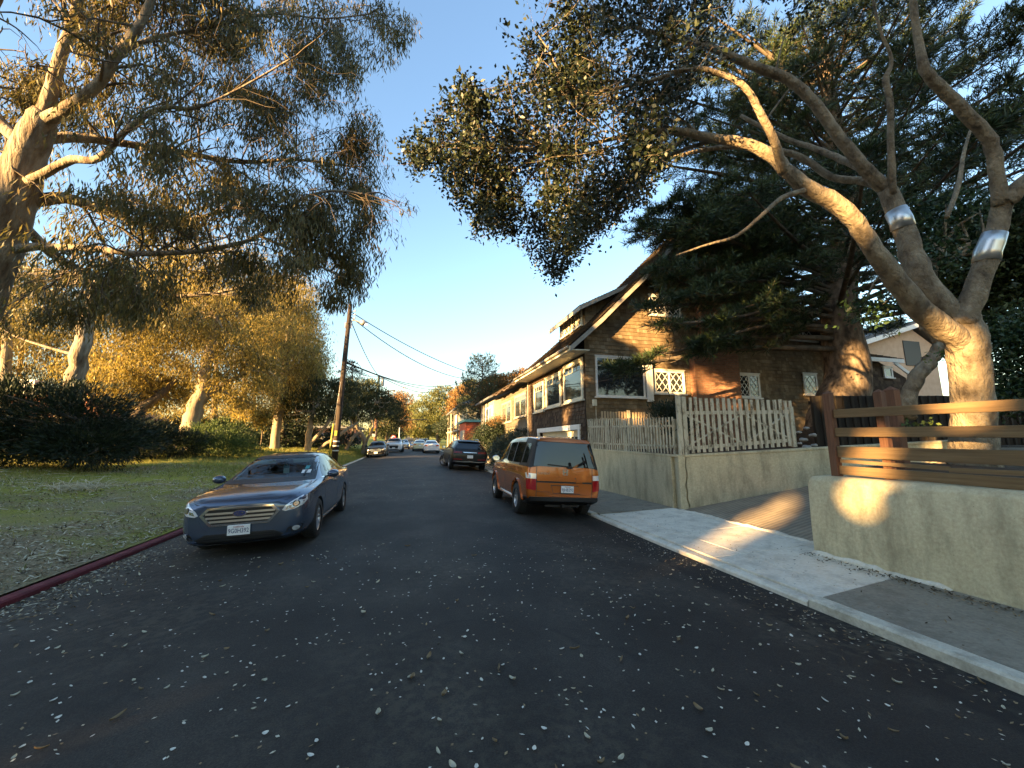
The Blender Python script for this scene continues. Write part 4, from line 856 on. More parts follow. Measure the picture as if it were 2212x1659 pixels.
# hang tag behind the windscreen of the blue car
pc = thing('parking_placard', 'blue and white disabled parking placard hanging behind the sedan windscreen', 'placard', (-2.30, 8.68 - .30, ground_at(-2.3, 8.68) + 1.13)); pc.rotation_euler = (0, CROLL(2.3), math.pi)
b = MB(); b.box((-.05, 0, -.11), (.05, .003, .11)); b.box((-.012, 0, .105), (.012, .003, .15)); b.build('card', M['plate'], pc, False)
b = MB(); b.box((-.044, .004, -.01), (.044, .006, .10)); b.build('blue_panel', M['teal_card'], pc, False)
b = MB(); b.lathe([(.006, .001), (.006, .009)], 10, 'Y', (.0, .002, .085)); b.bar((.0, .008, .075), (.0, .008, .045), .008, .004); b.bar((.0, .008, .045), (-.02, .008, .04), .008, .004); b.bar((-.02, .008, .04), (-.028, .008, .018), .008, .004)
b.tube([(.0 + .024 * math.cos(a), .008, .033 + .024 * math.sin(a)) for a in np.linspace(1.8, 5.6, 12)], .003, 5); b.build('wheelchair_symbol', M['plate'], pc, False)

# ---------------------------------------------------------------- boxy orange suv
ELE = [(2.12, .36, .5, .68, .46, .72, .64, .84, .52, .91, .93), (2.06, .28, .66, .82, .42, .80, .79, .93, .64, 1.01, 1.035), (1.86, .25, .78, .893, .42, .85, .87, .99, .72, 1.08, 1.11), (1.3, .25, .82, .907, .42, .88, .885, 1.03, .75, 1.13, 1.165), (1.0, .25, .82, .907, .42, .89, .885, 1.05, .775, 1.165, 1.205),
       (.62, .25, .82, .907, .42, .90, .885, 1.06, .73, 1.48, 1.52), (.36, .25, .82, .907, .42, .90, .885, 1.065, .70, 1.65, 1.695), (-.05, .25, .82, .907, .42, .90, .885, 1.07, .69, 1.72, 1.77), (-.8, .25, .82, .907, .42, .90, .885, 1.075, .69, 1.74, 1.79), (-1.35, .25, .82, .907, .42, .90, .885, 1.08, .69, 1.735, 1.785), (-1.9, .28, .82, .905, .44, .90, .88, 1.08, .685, 1.715, 1.765, .06), (-2.12, .36, .80, .885, .48, .88, .86, 1.07, .675, 1.69, 1.735, .14), (-2.175, .40, .76, .84, .50, .86, .82, 1.05, .64, 1.66, 1.70, .14)]
def ele_mat(i, j, y):
    if j < 2: return 1
    if j == 5: return 2 if y > -1.3 else 1
    if j == 6 and y > -1.3 and y < .9: return 2
    return 0
me_, EB = loft_body('suv_body', ELE, ele_mat, [M['paint_orange'], M['black'], M['paint_silver']], [(1.29, .34, .385, .58, 1.2), (-1.285, .34, .385, .58, 1.2)], {5: .75, 6: .6, 2: .6, 4: .3})
t = thing('parked_suv', 'boxy burnt orange suv parked by the right kerb, seen from behind', 'suv', (3.22, 10.05, ground_at(3.22, 10.05) - .01)); t.rotation_euler = (0, CROLL(3.22), R(-.5)); t.scale = (.95, .95, 1.0)
link_mesh('body', me_, t)
decal(EB, t, 'rear_window', [(-.755, 1.105), (.755, 1.105), (.665, 1.60), (.60, 1.635), (-.60, 1.635), (-.665, 1.60)], 'B', M['dark_glass'], .014, .09, .02)
for s in (1, -1):
    decal(EB, t, 'rear_pillar', [(s * .765, 1.10), (s * .86, 1.09), (s * .70, 1.66), (s * .675, 1.64)], 'B', M['black'], .008, .09, .01)
    tl = [(s * .685, .60), (s * .87, .62), (s * .885, .76), (s * .885, .97), (s * .70, .965)]
    decal(EB, t, 'tail_lamp', [(s * .69, .60), (s * .875, .625), (s * .885, .84), (s * .69, .835)], 'B', M['lamp_red'], .02, .06, .03); decal(EB, t, 'reversing_lamp', [(s * .69, .842), (s * .882, .847), (s * .885, .955), (s * .69, .945)], 'B', M['lamp_clear'], .02, .06, .03)
    decal(EB, t, 'tailgate_seam', band_outline([(s * .672, .47), (s * .676, 1.09)], .014), 'B', M['black'], .003, .15, 0)
    decal(EB, t, 'tailgate_edge', [(s * .69, .37), (s * .90, .40), (s * .90, .415), (s * .69, .40)], 'B', M['black'], .02, .06, .03)
decal(EB, t, 'tailgate_split', [(-.665, .765), (.665, .765), (.665, .80), (-.665, .80)], 'B', M['black'], .002, .1, 0)
decal(EB, t, 'tailgate_ledge', [(-.66, .80), (.66, .80), (.66, .815), (-.66, .815)], 'B', M['paint_orange'], .018, .1, .02)
decal(EB, t, 'plate_recess', band_outline([(-.33, .715), (.33, .715), (.38, .545), (-.27, .545), (-.33, .715)], .014), 'B', M['black'], .003, .1, 0)
decal(EB, t, 'tailgate_seam', band_outline([(-.66, .575), (-.34, .575)], .008), 'B', M['black'], .003, .1, 0)
decal(EB, t, 'tailgate_handle', [(.26, .775), (.42, .775), (.42, .80), (.30, .855), (.28, .85)], 'B', M['paint_orange'], .03, .1, .03)
decal(EB, t, 'bumper_hook', band_outline([(-.33, .475), (-.33, .505), (-.22, .505)], .012), 'B', M['paint_orange'], .02, .1, .02); decal(EB, t, 'lock_barrel', ellipse(.25, .875, .015, .015, 10), 'B', M['black'], .008, .2, .0)
decal(EB, t, 'rear_bumper', [(-.86, .255), (.86, .255), (.89, .46), (.80, .475), (-.80, .475), (-.89, .46)], 'B', M['black'], .05, .08, .10)
decal(EB, t, 'spoiler_lip', [(-.64, 1.64), (.64, 1.64), (.60, 1.70), (-.60, 1.70)], 'B', M['paint_orange'], .05, .08, .06)
plate(t, '9JHB292', -2.215, .635, back=True, x=.05)
em = ellipse(0, 1.005, .066, .052, 4); 
eb = MB()
for sg in (1, -1): eb.bar((sg * .045, 0, .045), (sg * .032, 0, -.045), .02, .012, up=(0, 1, 0)); eb.bar((sg * .062, 0, .05), (sg * .055, 0, -.055), .012, .012, up=(0, 1, 0))
eb.bar((-.036, 0, .0), (.036, 0, .0), .018, .012, up=(0, 1, 0)); eb.bar((-.06, 0, .055), (.06, 0, .055), .01, .012, up=(0, 1, 0)); eb.bar((-.055, 0, -.058), (.055, 0, -.058), .01, .012, up=(0, 1, 0))
o = eb.build('emblem', M['chrome'], t, False); hp = EB.ray_cast(Vector((0, -9, 1.0)), Vector((0, 1, 0)))[0]; o.location = (.0, hp.y - .012, 1.0)
tx = text_mesh('ELEMENT', .062); tx.transform(Matrix.Rotation(R(90), 4, 'X')); o = link_mesh('badge', tx, t, [M['chrome']]); hp = EB.ray_cast(Vector((-.5, -9, .97)), Vector((0, 1, 0)))[0]; o.location = (-.50, hp.y - .006, .955); o.scale = (1.1, 1, 1)
b = MB(); hp = EB.ray_cast(Vector((.1, -9, 1.14)), Vector((0, 1, 0)))[0]; b.bar((.12, hp.y - .03, 1.115), (-.42, hp.y - .03, 1.15), .016, .022); b.box((.05, hp.y - .05, 1.08), (.17, hp.y, 1.13)); b.build('rear_wiper', M['black'], t, False)
for v in 'RL':
    for nm, w_ in (('side_window', [(.88, 1.14), (.74, 1.28), (.50, 1.53), (.34, 1.585), (.12, 1.60), (.08, 1.12)]), ('side_window', [(.0, 1.12), (.03, 1.605), (-.62, 1.62), (-.66, 1.13)]), ('rear_side_window', [(-.72, 1.13), (-.68, 1.62), (-1.42, 1.615), (-1.46, 1.14)]), ('rear_side_window', [(-1.56, 1.15), (-1.52, 1.60), (-1.86, 1.58), (-1.93, 1.16)])): decal(EB, t, nm, w_, v, M['dark_glass'], .004, .09)
    for pl in ([(.04, 1.09), (.03, .5), (.05, .30)], [(-.70, 1.1), (-.70, .7), (-.74, .45)], [(.86, 1.1), (.92, .8), (.90, .42)]): decal(EB, t, 'door_seam', band_outline(pl, .012), v, M['black'], .002, .1, 0)
    decal(EB, t, 'side_crease', band_outline([(1.0, .93), (-.5, .95), (-1.9, .955)], .014), v, M['paint_orange'], .012, .1, .02)
    decal(EB, t, 'step_bar', [(.86, .27), (-.86, .27), (-.84, .335), (.84, .335)], v, M['paint_silver'], .05, .1, .06)
    decal(EB, t, 'door_handle', [(.10, .87), (.30, .87), (.30, .90), (.10, .90)], v, M['paint_orange'], .03)
    for ya in (1.29, -1.285):
        arc = [(ya + .41 * math.cos(a), .34 + .41 * math.sin(a)) for a in np.linspace(-.15, math.pi + .15, 16)]; decal(EB, t, 'wheel_arch', band_outline(arc, .075), v, M['paint_orange'], .028, .12, .05)
for s in (1, -1): decal(EB, t, 'headlight', [(s * .55, .72), (s * .84, .74), (s * .84, .90), (s * .58, .88)], 'F', M['lamp_clear'], .006)
decal(EB, t, 'windscreen', [(-.76, 1.20), (.76, 1.20), (.68, 1.62), (-.68, 1.62)], 'F', M['dark_glass'], .006)
for x in (.80, -.80): wheel(t, x, 1.29, .34, .22, .215, 7, sw=.05); wheel(t, x, -1.285, .34, .22, .215, 7, sw=.05); mirror_pod(t, x * 1.27, .78, 1.16, M['paint_silver'])
b = MB(); b.tube([(.55, -1.9, 1.77), (.6, -2.02, 1.92)], .006, 5); b.lathe([(0, .03), (.02, .025), (.03, .001)], 10, 'Z', (.55, -1.9, 1.75)); b.build('antenna', M['black'], t, False)
b = MB(); b.tube([(.62, -1.9, .33), (.62, -2.16, .31)], .035, 12, cap=False); b.build('tailpipe', M['alloy'], t, False)
b = MB(); b.box((-.03, -2.12, .26), (.03, -2.06, .32)); b.box((-.4, -2.0, .25), (.4, -1.9, .30)); b.build('tow_hitch', M['black'], t, False)

# ---------------------------------------------------------------- rounded suv (the black one and the others of its kind)
SUVS = [(2.36, .34, .5, .66, .42, .70, .62, .82, .5, .90, .93), (2.28, .26, .66, .82, .40, .80, .79, .93, .62, 1.0, 1.03), (2.0, .22, .80, .925, .40, .84, .89, 1.0, .72, 1.08, 1.11), (1.42, .22, .84, .945, .40, .86, .91, 1.05, .76, 1.13, 1.17), (.95, .22, .84, .94, .40, .88, .905, 1.08, .78, 1.18, 1.22), (.5, .22, .84, .94, .40, .89, .90, 1.09, .70, 1.44, 1.48), (.1, .22, .84, .94, .40, .89, .90, 1.10, .65, 1.575, 1.62), (-.5, .22, .84, .94, .40, .90, .90, 1.11, .635, 1.60, 1.65), (-1.2, .22, .84, .945, .40, .91, .905, 1.13, .63, 1.585, 1.635), (-1.75, .24, .84, .945, .42, .92, .90, 1.15, .61, 1.52, 1.58), (-2.15, .28, .82, .93, .46, .92, .87, 1.13, .60, 1.44, 1.50, .25), (-2.32, .36, .76, .89, .50, .90, .82, 1.08, .58, 1.40, 1.45, .45), (-2.36, .42, .7, .83, .54, .86, .76, 1.04, .55, 1.36, 1.40, .5)]
ms_, UB = loft_body('suv_round', SUVS, lambda i, j, y: 1 if j < 2 else 0, [M['paint_black'], M['black'], M['black']], [(1.42, .37, .41, .6, 1.2), (-1.42, .37, .41, .6, 1.2)])
def rsuv(label, loc, rz, roll, steer=0, rim='black'):
    t = thing('parked_suv', label, 'suv', loc, rz); t.rotation_euler = (0, roll, rz); link_mesh('body', ms_.copy(), t)
    decal(UB, t, 'rear_window', [(-.72, 1.13), (.72, 1.13), (.60, 1.47), (-.60, 1.47)], 'B', M['dark_glass'], .012); decal(UB, t, 'windscreen', [(-.74, 1.22), (.74, 1.22), (.62, 1.55), (-.62, 1.55)], 'F', M['dark_glass'], .006)
    for s in (1, -1):
        for z in (.90, .955): decal(UB, t, 'tail_lamp', [(s * .42, z), (s * .90, z + .01), (s * .90, z + .032), (s * .42, z + .022)], 'B', M['lamp_red'], .012)
        decal(UB, t, 'reflector', [(s * .40, .56), (s * .84, .57), (s * .84, .60), (s * .40, .59)], 'B', M['lamp_red'], .012)
        decal(UB, t, 'headlight', [(s * .52, .78), (s * .84, .80), (s * .85, .88), (s * .55, .86)], 'F', M['lamp_clear'], .008)
        b = MB(); b.tube([(s * .60, .3, 1.60), (s * .60, .2, 1.665), (s * .59, -.5, 1.69), (s * .585, -1.3, 1.665), (s * .58, -1.4, 1.60)], .018, 8); b.build('roof_rail', M['alloy'], t, False)
    decal(UB, t, 'bumper_trim', band_outline([(-.85, .47), (-.4, .44), (0, .47), (.4, .44), (.85, .47)], .022), 'B', M['alloy'], .03); decal(UB, t, 'grille', [(-.42, .45), (.42, .45), (.50, .78), (-.50, .78)], 'F', M['black'], .01)
    for k in range(7): decal(UB, t, 'tailgate_letter', [(-.30 + k * .09, .93), (-.25 + k * .09, .93), (-.25 + k * .09, .965), (-.30 + k * .09, .965)], 'B', M['chrome'], .012, .2, .01) if False else None
    decal(UB, t, 'tailgate_strip', [(-.36, .925), (.36, .925), (.36, .965), (-.36, .965)], 'B', M['chrome'], .01)
    decal(UB, t, 'spoiler', [(-.60, 1.475), (.60, 1.475), (.57, 1.53), (-.57, 1.53)], 'B', M['paint_black'], .12, .08, .14)
    plate(t, None, -2.40, .72, back=True); plate(t, None, 2.39, .5)
    for v in 'RL':
        for w_ in ([(.70, 1.15), (.30, 1.42), (.05, 1.52), (-.25, 1.54), (-.28, 1.15)], [(-.36, 1.15), (-.34, 1.54), (-1.05, 1.53), (-1.12, 1.17)], [(-1.2, 1.18), (-1.14, 1.52), (-1.55, 1.46), (-1.82, 1.24)]): decal(UB, t, 'side_window', w_, v, M['dark_glass'], .004)
        for pl in ([(-.32, 1.1), (-.33, .4)], [(.82, 1.08), (.86, .4)]): decal(UB, t, 'door_seam', band_outline(pl, .012), v, M['black'], .002, .1, 0)
    for x in (.84, -.84): wheel(t, x, 1.42, .37, .24, .265, 5, steer, 'grey_alloy', .07); wheel(t, x, -1.42, .37, .24, .265, 5, 0, 'grey_alloy', .07); mirror_pod(t, x * 1.25, .62, 1.17, M['paint_black'])
    return t
M['grey_alloy'] = plain('grey_alloy', (.28, .28, .29), .35, .8)
bs = rsuv('black suv parked by the kerb with its front wheels turned out to the road', (2.95, 23.2, ground_at(2.95, 23.2) - .01), R(2), CROLL(2.95), R(33)); bs.scale = (1.04, 1, 1.0)
# the same kinds of car farther along the street
def repaint(o, paint, was):
    for c in [o] + list(o.children_recursive):
        if c.type == 'MESH':
            for s in c.material_slots:
                if s.material in was: s.link = 'OBJECT'; s.material = paint
far_sedan = sedan('black sedan parked on the left beside the grass bank, facing the camera', (-3.05, 39.5, ground_at(-3.05, 39.5)), math.pi, CROLL(3.05), False); far_sedan.scale = (.98, .98, .98)
repaint(far_sedan, M['paint_black'], [M['paint_blue']])
def far_car(src, label, u, v, Y, rz, paint, was, sc=1.0, name=None):
    p = on_y(u, v, Y); c = copy_tree(src); c.location = (p.x, Y, road_z(max(-4.1, min(4.1, p.x)), Y) - .02); c.rotation_euler = (0, 0, rz); c.scale = (sc, sc, sc); c['label'] = label; repaint(c, paint, was); return c
BL = [M['paint_black']]
far_car(far_sedan, 'white sedan parked ahead of the black suv with red tail lamps showing', 930, 977, 47, 0, M['paint_white'], BL)
far_car(far_sedan, 'cream coloured car parked just beyond the white sedan on the right', 906, 972, 54, 0, M['paint_cream'], BL)
far_car(bs, 'dark suv at the kerb beyond the cream car, its roof showing', 913, 970, 61, 0, M['paint_grey'], BL)
far_car(bs, 'white suv parked behind the black sedan on the left, facing the camera', 852, 973, 50, math.pi, M['paint_white'], BL, 1.05)
far_car(far_sedan, 'pale grey car facing the camera in the middle distance', 872, 965, 64, math.pi, M['paint_silver'], BL)
far_car(far_sedan, 'dark blue small car far off in the right lane', 893, 962, 76, math.pi, M['paint_darkblue'], BL)
far_car(far_sedan, 'tiny white car farthest away on the rising street', 889, 955, 118, math.pi, M['paint_white'], BL)
p = on_y(783, 958, 62); c = copy_tree(far_sedan); c.location = (-12.5, 62, lawn_z(-12.5, 62) + .03); c.rotation_euler = (0, 0, R(70)); c['label'] = 'dark car parked beyond the grass bank under the cypress trees'
# ================================================================ trees and plants
def project(P):
    q = np.asarray(P) - np.array([0, 0, CAM_H]); z = q @ np.array(_f); z = np.where(np.abs(z) < .01, .01, z)
    return 1106 + FPX * (q @ np.array(_r)) / z, 829.5 - FPX * (q @ np.array(_u)) / z, z
def in_poly(u, v, poly):
    c = np.zeros(len(u), bool); n = len(poly)
    for i in range(n):
        x0, y0 = poly[i]; x1, y1 = poly[(i + 1) % n]
        with np.errstate(divide='ignore', invalid='ignore'): c ^= ((y0 > v) != (y1 > v)) & (u < (x1 - x0) * (v - y0) / ((y1 - y0) if y1 != y0 else 1e-9) + x0)
    return c
def smooth_path(nodes, k=4):
    """nodes: (Vector, radius); Catmull-Rom"""
    P = [Vector(n[0]) for n in nodes]; r = [n[1] for n in nodes]; out = []; rr = []
    for i in range(len(P) - 1):
        a, b_, c, d = P[max(i - 1, 0)], P[i], P[i + 1], P[min(i + 2, len(P) - 1)]
        for s in range(k):
            t = s / k; out.append(.5 * ((2 * b_) + (c - a) * t + (2 * a - 5 * b_ + 4 * c - d) * t * t + (3 * b_ - a - 3 * c + d) * t ** 3)); rr.append(r[i] + (r[i + 1] - r[i]) * t)
    out.append(P[-1]); rr.append(r[-1]); return out, rr
def pxlimb(nodes):
    """(u, v, depth, width in photo pixels) -> (point, radius); a wide lens stretches what is off its axis"""
    out = []
    for i, (u, v, d, w) in enumerate(nodes):
        a, b = nodes[max(i - 1, 0)], nodes[min(i + 1, len(nodes) - 1)]; t = Vector((b[0] - a[0], b[1] - a[1])); n = Vector((-t.y, t.x)).normalized() if t.length else Vector((1, 0)); k = n.dot(Vector(((u - 1106) / FPX, (v - 829.5) / FPX)))
        out.append((at_d(u, v, d), w / FPX * d / 2 / math.sqrt(1 + k * k)))
    return out
class Tree:
    def __init__(s, mask=None, thr=-1, nsc=1.): s.w = MB(); s.tw = MB(); s.tips = []; s.mask = mask; s.thr = thr; s.nsc = nsc
    def limb(s, nodes, n=10, rough=.05, k=4, big=True):
        p, r = smooth_path(nodes, k); p = [q + Vector([random.gauss(0, 1) for _ in range(3)]) * min(rr * .06, .008) for q, rr in zip(p, r)]
        (s.w if big else s.tw).tube(p, r, n, rough=rough); return p, r
    def twig(s, p, d, L, r, lev, droop=0., wig=.35, split=(4, 6), shrink=.5, tipn=5):
        seg = 5; pts = [p]; q = p; dd = d.normalized()
        for i in range(seg):
            dd = (dd + Vector([random.gauss(0, wig * .5) for _ in range(3)]) + Vector((0, 0, -droop))).normalized(); q = q + dd * (L / seg); pts.append(q)
        if s.mask is not None:
            u, v, z = project(np.array([pts[-1]]))
            if not in_poly(u, v, s.mask)[0]: return
            if lev < 2 and mnoise.noise(q * s.nsc) < s.thr: return      # gaps between the leaf clumps
        s.tw.tube(pts, [r * (1 - .75 * i / seg) for i in range(seg + 1)], 5 if r > .012 else 4, cap=False)
        if lev == 0:
            for i in range(1, seg + 1): s.tips.append((pts[i], (pts[i] - pts[i - 1]).normalized()))
            return
        for _ in range(random.randint(*split)):
            t = random.uniform(.3, 1.); i = min(seg - 1, int(t * seg)); b0 = pts[i] + (pts[i + 1] - pts[i]) * (t * seg - i); ax = (pts[i + 1] - pts[i]).normalized()
            nd = (ax * .7 + Vector([random.gauss(0, .7) for _ in range(3)])).normalized(); s.twig(b0, nd, L * shrink * random.uniform(.7, 1.3), r * .5, lev - 1, droop, wig, split, shrink)
    def shoots(s, path, rad, frm, step, L, lev=1, droop=0., bias=(0, 0, 0), spread=.9, **k):
        """side branches along a limb path"""
        acc = 0; n = len(path)
        for i in range(int(frm * n), n - 1):
            acc += (path[i + 1] - path[i]).length
            while acc > step:
                acc -= step; ax = (path[i + 1] - path[i]).normalized(); d = ax * .55 + Vector([random.gauss(0, spread * .6) for _ in range(3)]) + Vector(bias)
                s.twig(path[i], d, L * random.uniform(.6, 1.25), max(.006, min(rad[i] * .4, .03)), lev, droop, **k)
        s.twig(path[-1], path[-1] - path[-2], L * .8, max(.006, rad[-1] * .8), lev, droop, **k)
def tip_leaves(tips, per, L, W, sig, mode='rand', mask=None, Lv=.35):
    P = np.array([t[0] for t in tips]); D = np.array([t[1] for t in tips]); P = np.repeat(P, per, 0); D = np.repeat(D, per, 0); N = len(P)
    P = P + RNG.normal(size=P.shape) * sig
    r = unit(RNG.normal(size=P.shape))
    if mode == 'droop': d = unit(r * .55 + D * .2 + np.array([0, 0, -1.]))
    elif mode == 'up': d = unit(r * .7 + D * .5 + np.array([0, 0, .6]))
    else: d = unit(r + D * .4 + np.array([0, 0, -.15]))
    if mask is not None:
        k = mask(P); P, d = P[k], d[k]; N = len(P)
    return leaf_quads(P, d, L * RNG.uniform(1 - Lv, 1 + Lv, N), W * RNG.uniform(.7, 1.3, N))
def bark(name, stops, scale=3, sc=(1, 1, .25), bstr=.6, bd=.04, bs=9):
    M[name] = mottled(name, stops, scale, .9, bs, bstr, bd, sc, 8); return M[name]
bark('oak_bark', [(.28, (.08, .06, .04)), (.46, (.20, .155, .105)), (.58, (.25, .20, .135)), (.72, (.35, .285, .2))], 7, (1, 1, .6), 1.0, .07, 16)
bark('euc_bark', [(.3, (.08, .048, .028)), (.43, (.16, .12, .08)), (.6, (.28, .24, .18)), (.72, (.11, .06, .034))], 2.4, (2.2, 2.2, .35), .9, .06, 9)
bark('pine_bark', [(.35, (.055, .04, .028)), (.52, (.16, .115, .08)), (.7, (.25, .19, .14))], 6, (1, 1, .5), 1.0, .07, 7)
bark('dark_bark', [(.3, (.05, .038, .028)), (.7, (.15, .115, .08))], 4)
bark('pale_bark', [(.3, (.17, .13, .09)), (.7, (.34, .28, .2))], 4)
M['oak_leaf'] = leafmat('oak_leaf', [(.010, .017, .008), (.016, .026, .011), (.03, .042, .016), (.02, .03, .012), (.036, .042, .018)], .45, .1, .35)
M['euc_leaf'] = leafmat('euc_leaf', [(.085, .08, .026), (.13, .115, .036), (.17, .14, .044), (.055, .06, .024), (.23, .165, .055), (.10, .092, .032)], .5, .4)
M['sun_gold_leaf'] = leafmat('sun_gold_leaf', [(.28, .21, .05), (.40, .30, .07), (.10, .095, .03), (.26, .17, .055), (.48, .38, .10), (.05, .048, .018)], .55, .5)  # low sun's gold put into the gum leaf colours, dark ones for gaps
M['pine_leaf'] = leafmat('pine_leaf', [(.014, .028, .012), (.022, .042, .017), (.034, .058, .02), (.06, .085, .026)], .5, .12)
M['juniper'] = leafmat('juniper', [(.010, .020, .009), (.016, .03, .013), (.022, .038, .015), (.012, .022, .012)], .6, .1)
M['mound_leaf'] = leafmat('mound_leaf', [(.05, .085, .02), (.075, .115, .028), (.10, .14, .036), (.035, .06, .016)], .6, .2)
M['cypress_leaf'] = leafmat('cypress_leaf', [(.025, .04, .014), (.038, .052, .018), (.06, .065, .022), (.018, .03, .014)], .6, .15)
M['olive_leaf'] = leafmat('olive_leaf', [(.07, .085, .022), (.10, .11, .03), (.13, .12, .035), (.05, .065, .02)], .6, .2)
M['rust_leaf'] = leafmat('rust_leaf', [(.22, .105, .03), (.17, .09, .03), (.26, .135, .042), (.10, .07, .03)], .6, .2)
M['hedge_leaf'] = leafmat('hedge_leaf', [(.018, .04, .014), (.028, .06, .02), (.04, .075, .028), (.014, .03, .012)], .4, .2)
M['grey_leaf'] = leafmat('grey_leaf', [(.06, .085, .06), (.08, .105, .075), (.045, .065, .045)], .6, .2)
M['stem'] = M['dark_bark']

# ---------------------------------------------------------------- the broad tree with metal bands
oak_mask = [(1090, -400), (1085, 20), (1010, 130), (955, 210), (872, 280), (835, 335), (870, 385), (945, 400), (985, 455), (1025, 515), (1090, 520), (1140, 550), (1160, 595), (1205, 620), (1245, 575), (1320, 530), (1350, 470), (1400, 440), (1450, 390), (1490, 260), (1580, 130), (1700, 95), (1820, 60), (2000, 20), (2300, -20), (2600, -400)]
T = Tree(oak_mask, -.22, 1.6); d0 = 5.8
trunk = pxlimb([(2104, 1010, 5.7, 130), (2103, 975, 5.7, 118), (2101, 900, 5.7, 104), (2096, 830, 5.7, 100), (2090, 770, 5.7, 102), (2083, 720, 5.7, 104), (2080, 690, 5.7, 84), (2080, 665, 5.7, 40)])
T.limb(trunk, 22, .03)
lA = T.limb(pxlimb([(2092, 790, 5.68, 40), (2072, 742, 5.66, 60), (2035, 708, 5.6, 62), (1985, 665, 5.5, 56), (1935, 605, 5.45, 53), (1888, 540, 5.4, 48), (1850, 482, 5.4, 46), (1800, 436, 5.45, 46), (1745, 408, 5.5, 42), (1705, 375, 5.5, 37), (1665, 335, 5.6, 33), (1600, 308, 5.7, 27), (1530, 297, 5.8, 22), (1450, 281, 5.9, 17), (1370, 291, 6.0, 12), (1280, 309, 6.1, 8), (1190, 322, 6.2, 5)]), 14)
lA2 = T.limb(pxlimb([(1692, 372, 5.5, 26), (1676, 315, 5.4, 22), (1645, 250, 5.35, 20), (1612, 192, 5.3, 18), (1560, 162, 5.3, 15), (1490, 148, 5.3, 13), (1405, 175, 5.4, 10), (1310, 195, 5.5, 7), (1230, 212, 5.6, 5)]), 10)
lA3 = T.limb(pxlimb([(1745, 410, 5.5, 14), (1690, 427, 5.3, 10), (1640, 470, 5.2, 8), (1590, 510, 5.2, 7), (1530, 528, 5.2, 5), (1460, 552, 5.2, 4)]), 8)
lA4 = T.limb(pxlimb([(1545, 300, 5.8, 12), (1460, 330, 6.2, 8), (1380, 372, 6.5, 6), (1320, 420, 6.7, 4)]), 7)
lB = T.limb(pxlimb([(2070, 690, 5.75, 70), (2025, 650, 5.85, 68), (1990, 605, 5.9, 64), (1968, 545, 6.0, 60), (1945, 475, 6.1, 52), (1915, 405, 6.2, 46)]), 16)
lB1 = T.limb(pxlimb([(1918, 410, 6.2, 42), (1872, 370, 6.2, 36), (1832, 320, 6.2, 33), (1795, 272, 6.2, 31), (1762, 226, 6.2, 30), (1705, 172, 6.2, 28), (1645, 150, 6.2, 26), (1592, 128, 6.2, 24), (1520, 96, 6.2, 19), (1430, 76, 6.3, 13), (1370, 58, 6.4, 9)]), 12)
lB2 = T.limb(pxlimb([(1912, 402, 6.2, 24), (1860, 390, 6.5, 19), (1795, 382, 6.8, 18), (1740, 345, 7.0, 18), (1665, 322, 7.2, 15), (1560, 318, 7.4, 12), (1470, 335, 7.6, 8)]), 9)
lB3 = T.limb(pxlimb([(1928, 420, 6.1, 20), (1925, 330, 6.0, 18), (1922, 215, 5.9, 17), (1913, 172, 5.9, 16), (1926, 130, 5.9, 10), (1900, 60, 5.9, 8), (1880, -30, 5.9, 6)]), 9)
lB4 = T.limb(pxlimb([(1862, 362, 6.2, 24), (1820, 345, 6.5, 18), (1760, 320, 6.9, 14), (1700, 300, 7.2, 12), (1600, 250, 7.6, 9)]), 8)
lC = T.limb(pxlimb([(2082, 705, 5.65, 66), (2108, 625, 5.6, 58), (2135, 545, 5.55, 56), (2160, 470, 5.5, 48), (2168, 425, 5.45, 50)]), 16)
lC1 = T.limb(pxlimb([(2160, 440, 5.45, 44), (2152, 365, 5.4, 40), (2138, 305, 5.35, 41), (2085, 243, 5.3, 39), (2035, 192, 5.25, 36), (1998, 150, 5.2, 31), (1986, 95, 5.2, 23), (1975, 30, 5.2, 20), (1965, -70, 5.2, 16), (1930, -200, 5.3, 10)]), 12)
lC2 = T.limb(pxlimb([(2166, 438, 5.45, 42), (2205, 405, 5.35, 40), (2255, 350, 5.2, 36), (2300, 250, 5.0, 28), (2290, 100, 4.9, 18), (2250, -80, 4.8, 10)]), 12)
lC3 = T.limb(pxlimb([(2045, 470, 6.5, 12), (2070, 400, 6.6, 13), (2082, 330, 6.7, 9), (2100, 270, 6.8, 6)]), 8)
kw = dict(split=(4, 6), shrink=.5, wig=.4)
for (p, r), f, st, L, lv in ((lA, .74, .13, 1.5, 2), (lA2, .55, .13, 1.5, 2), (lA3, .6, .4, .7, 1), (lA4, .3, .2, 1.2, 2), (lB1, .72, .12, 1.7, 2), (lB2, .85, .2, 1.2, 2), (lB4, .8, .25, 1.2, 2), (lB3, .85, .3, 1.0, 2), (lC1, .85, .25, 1.4, 2), (lC2, .8, .3, 1.5, 2)): T.shoots(p, r, f, st, L, lv, .04, **kw)
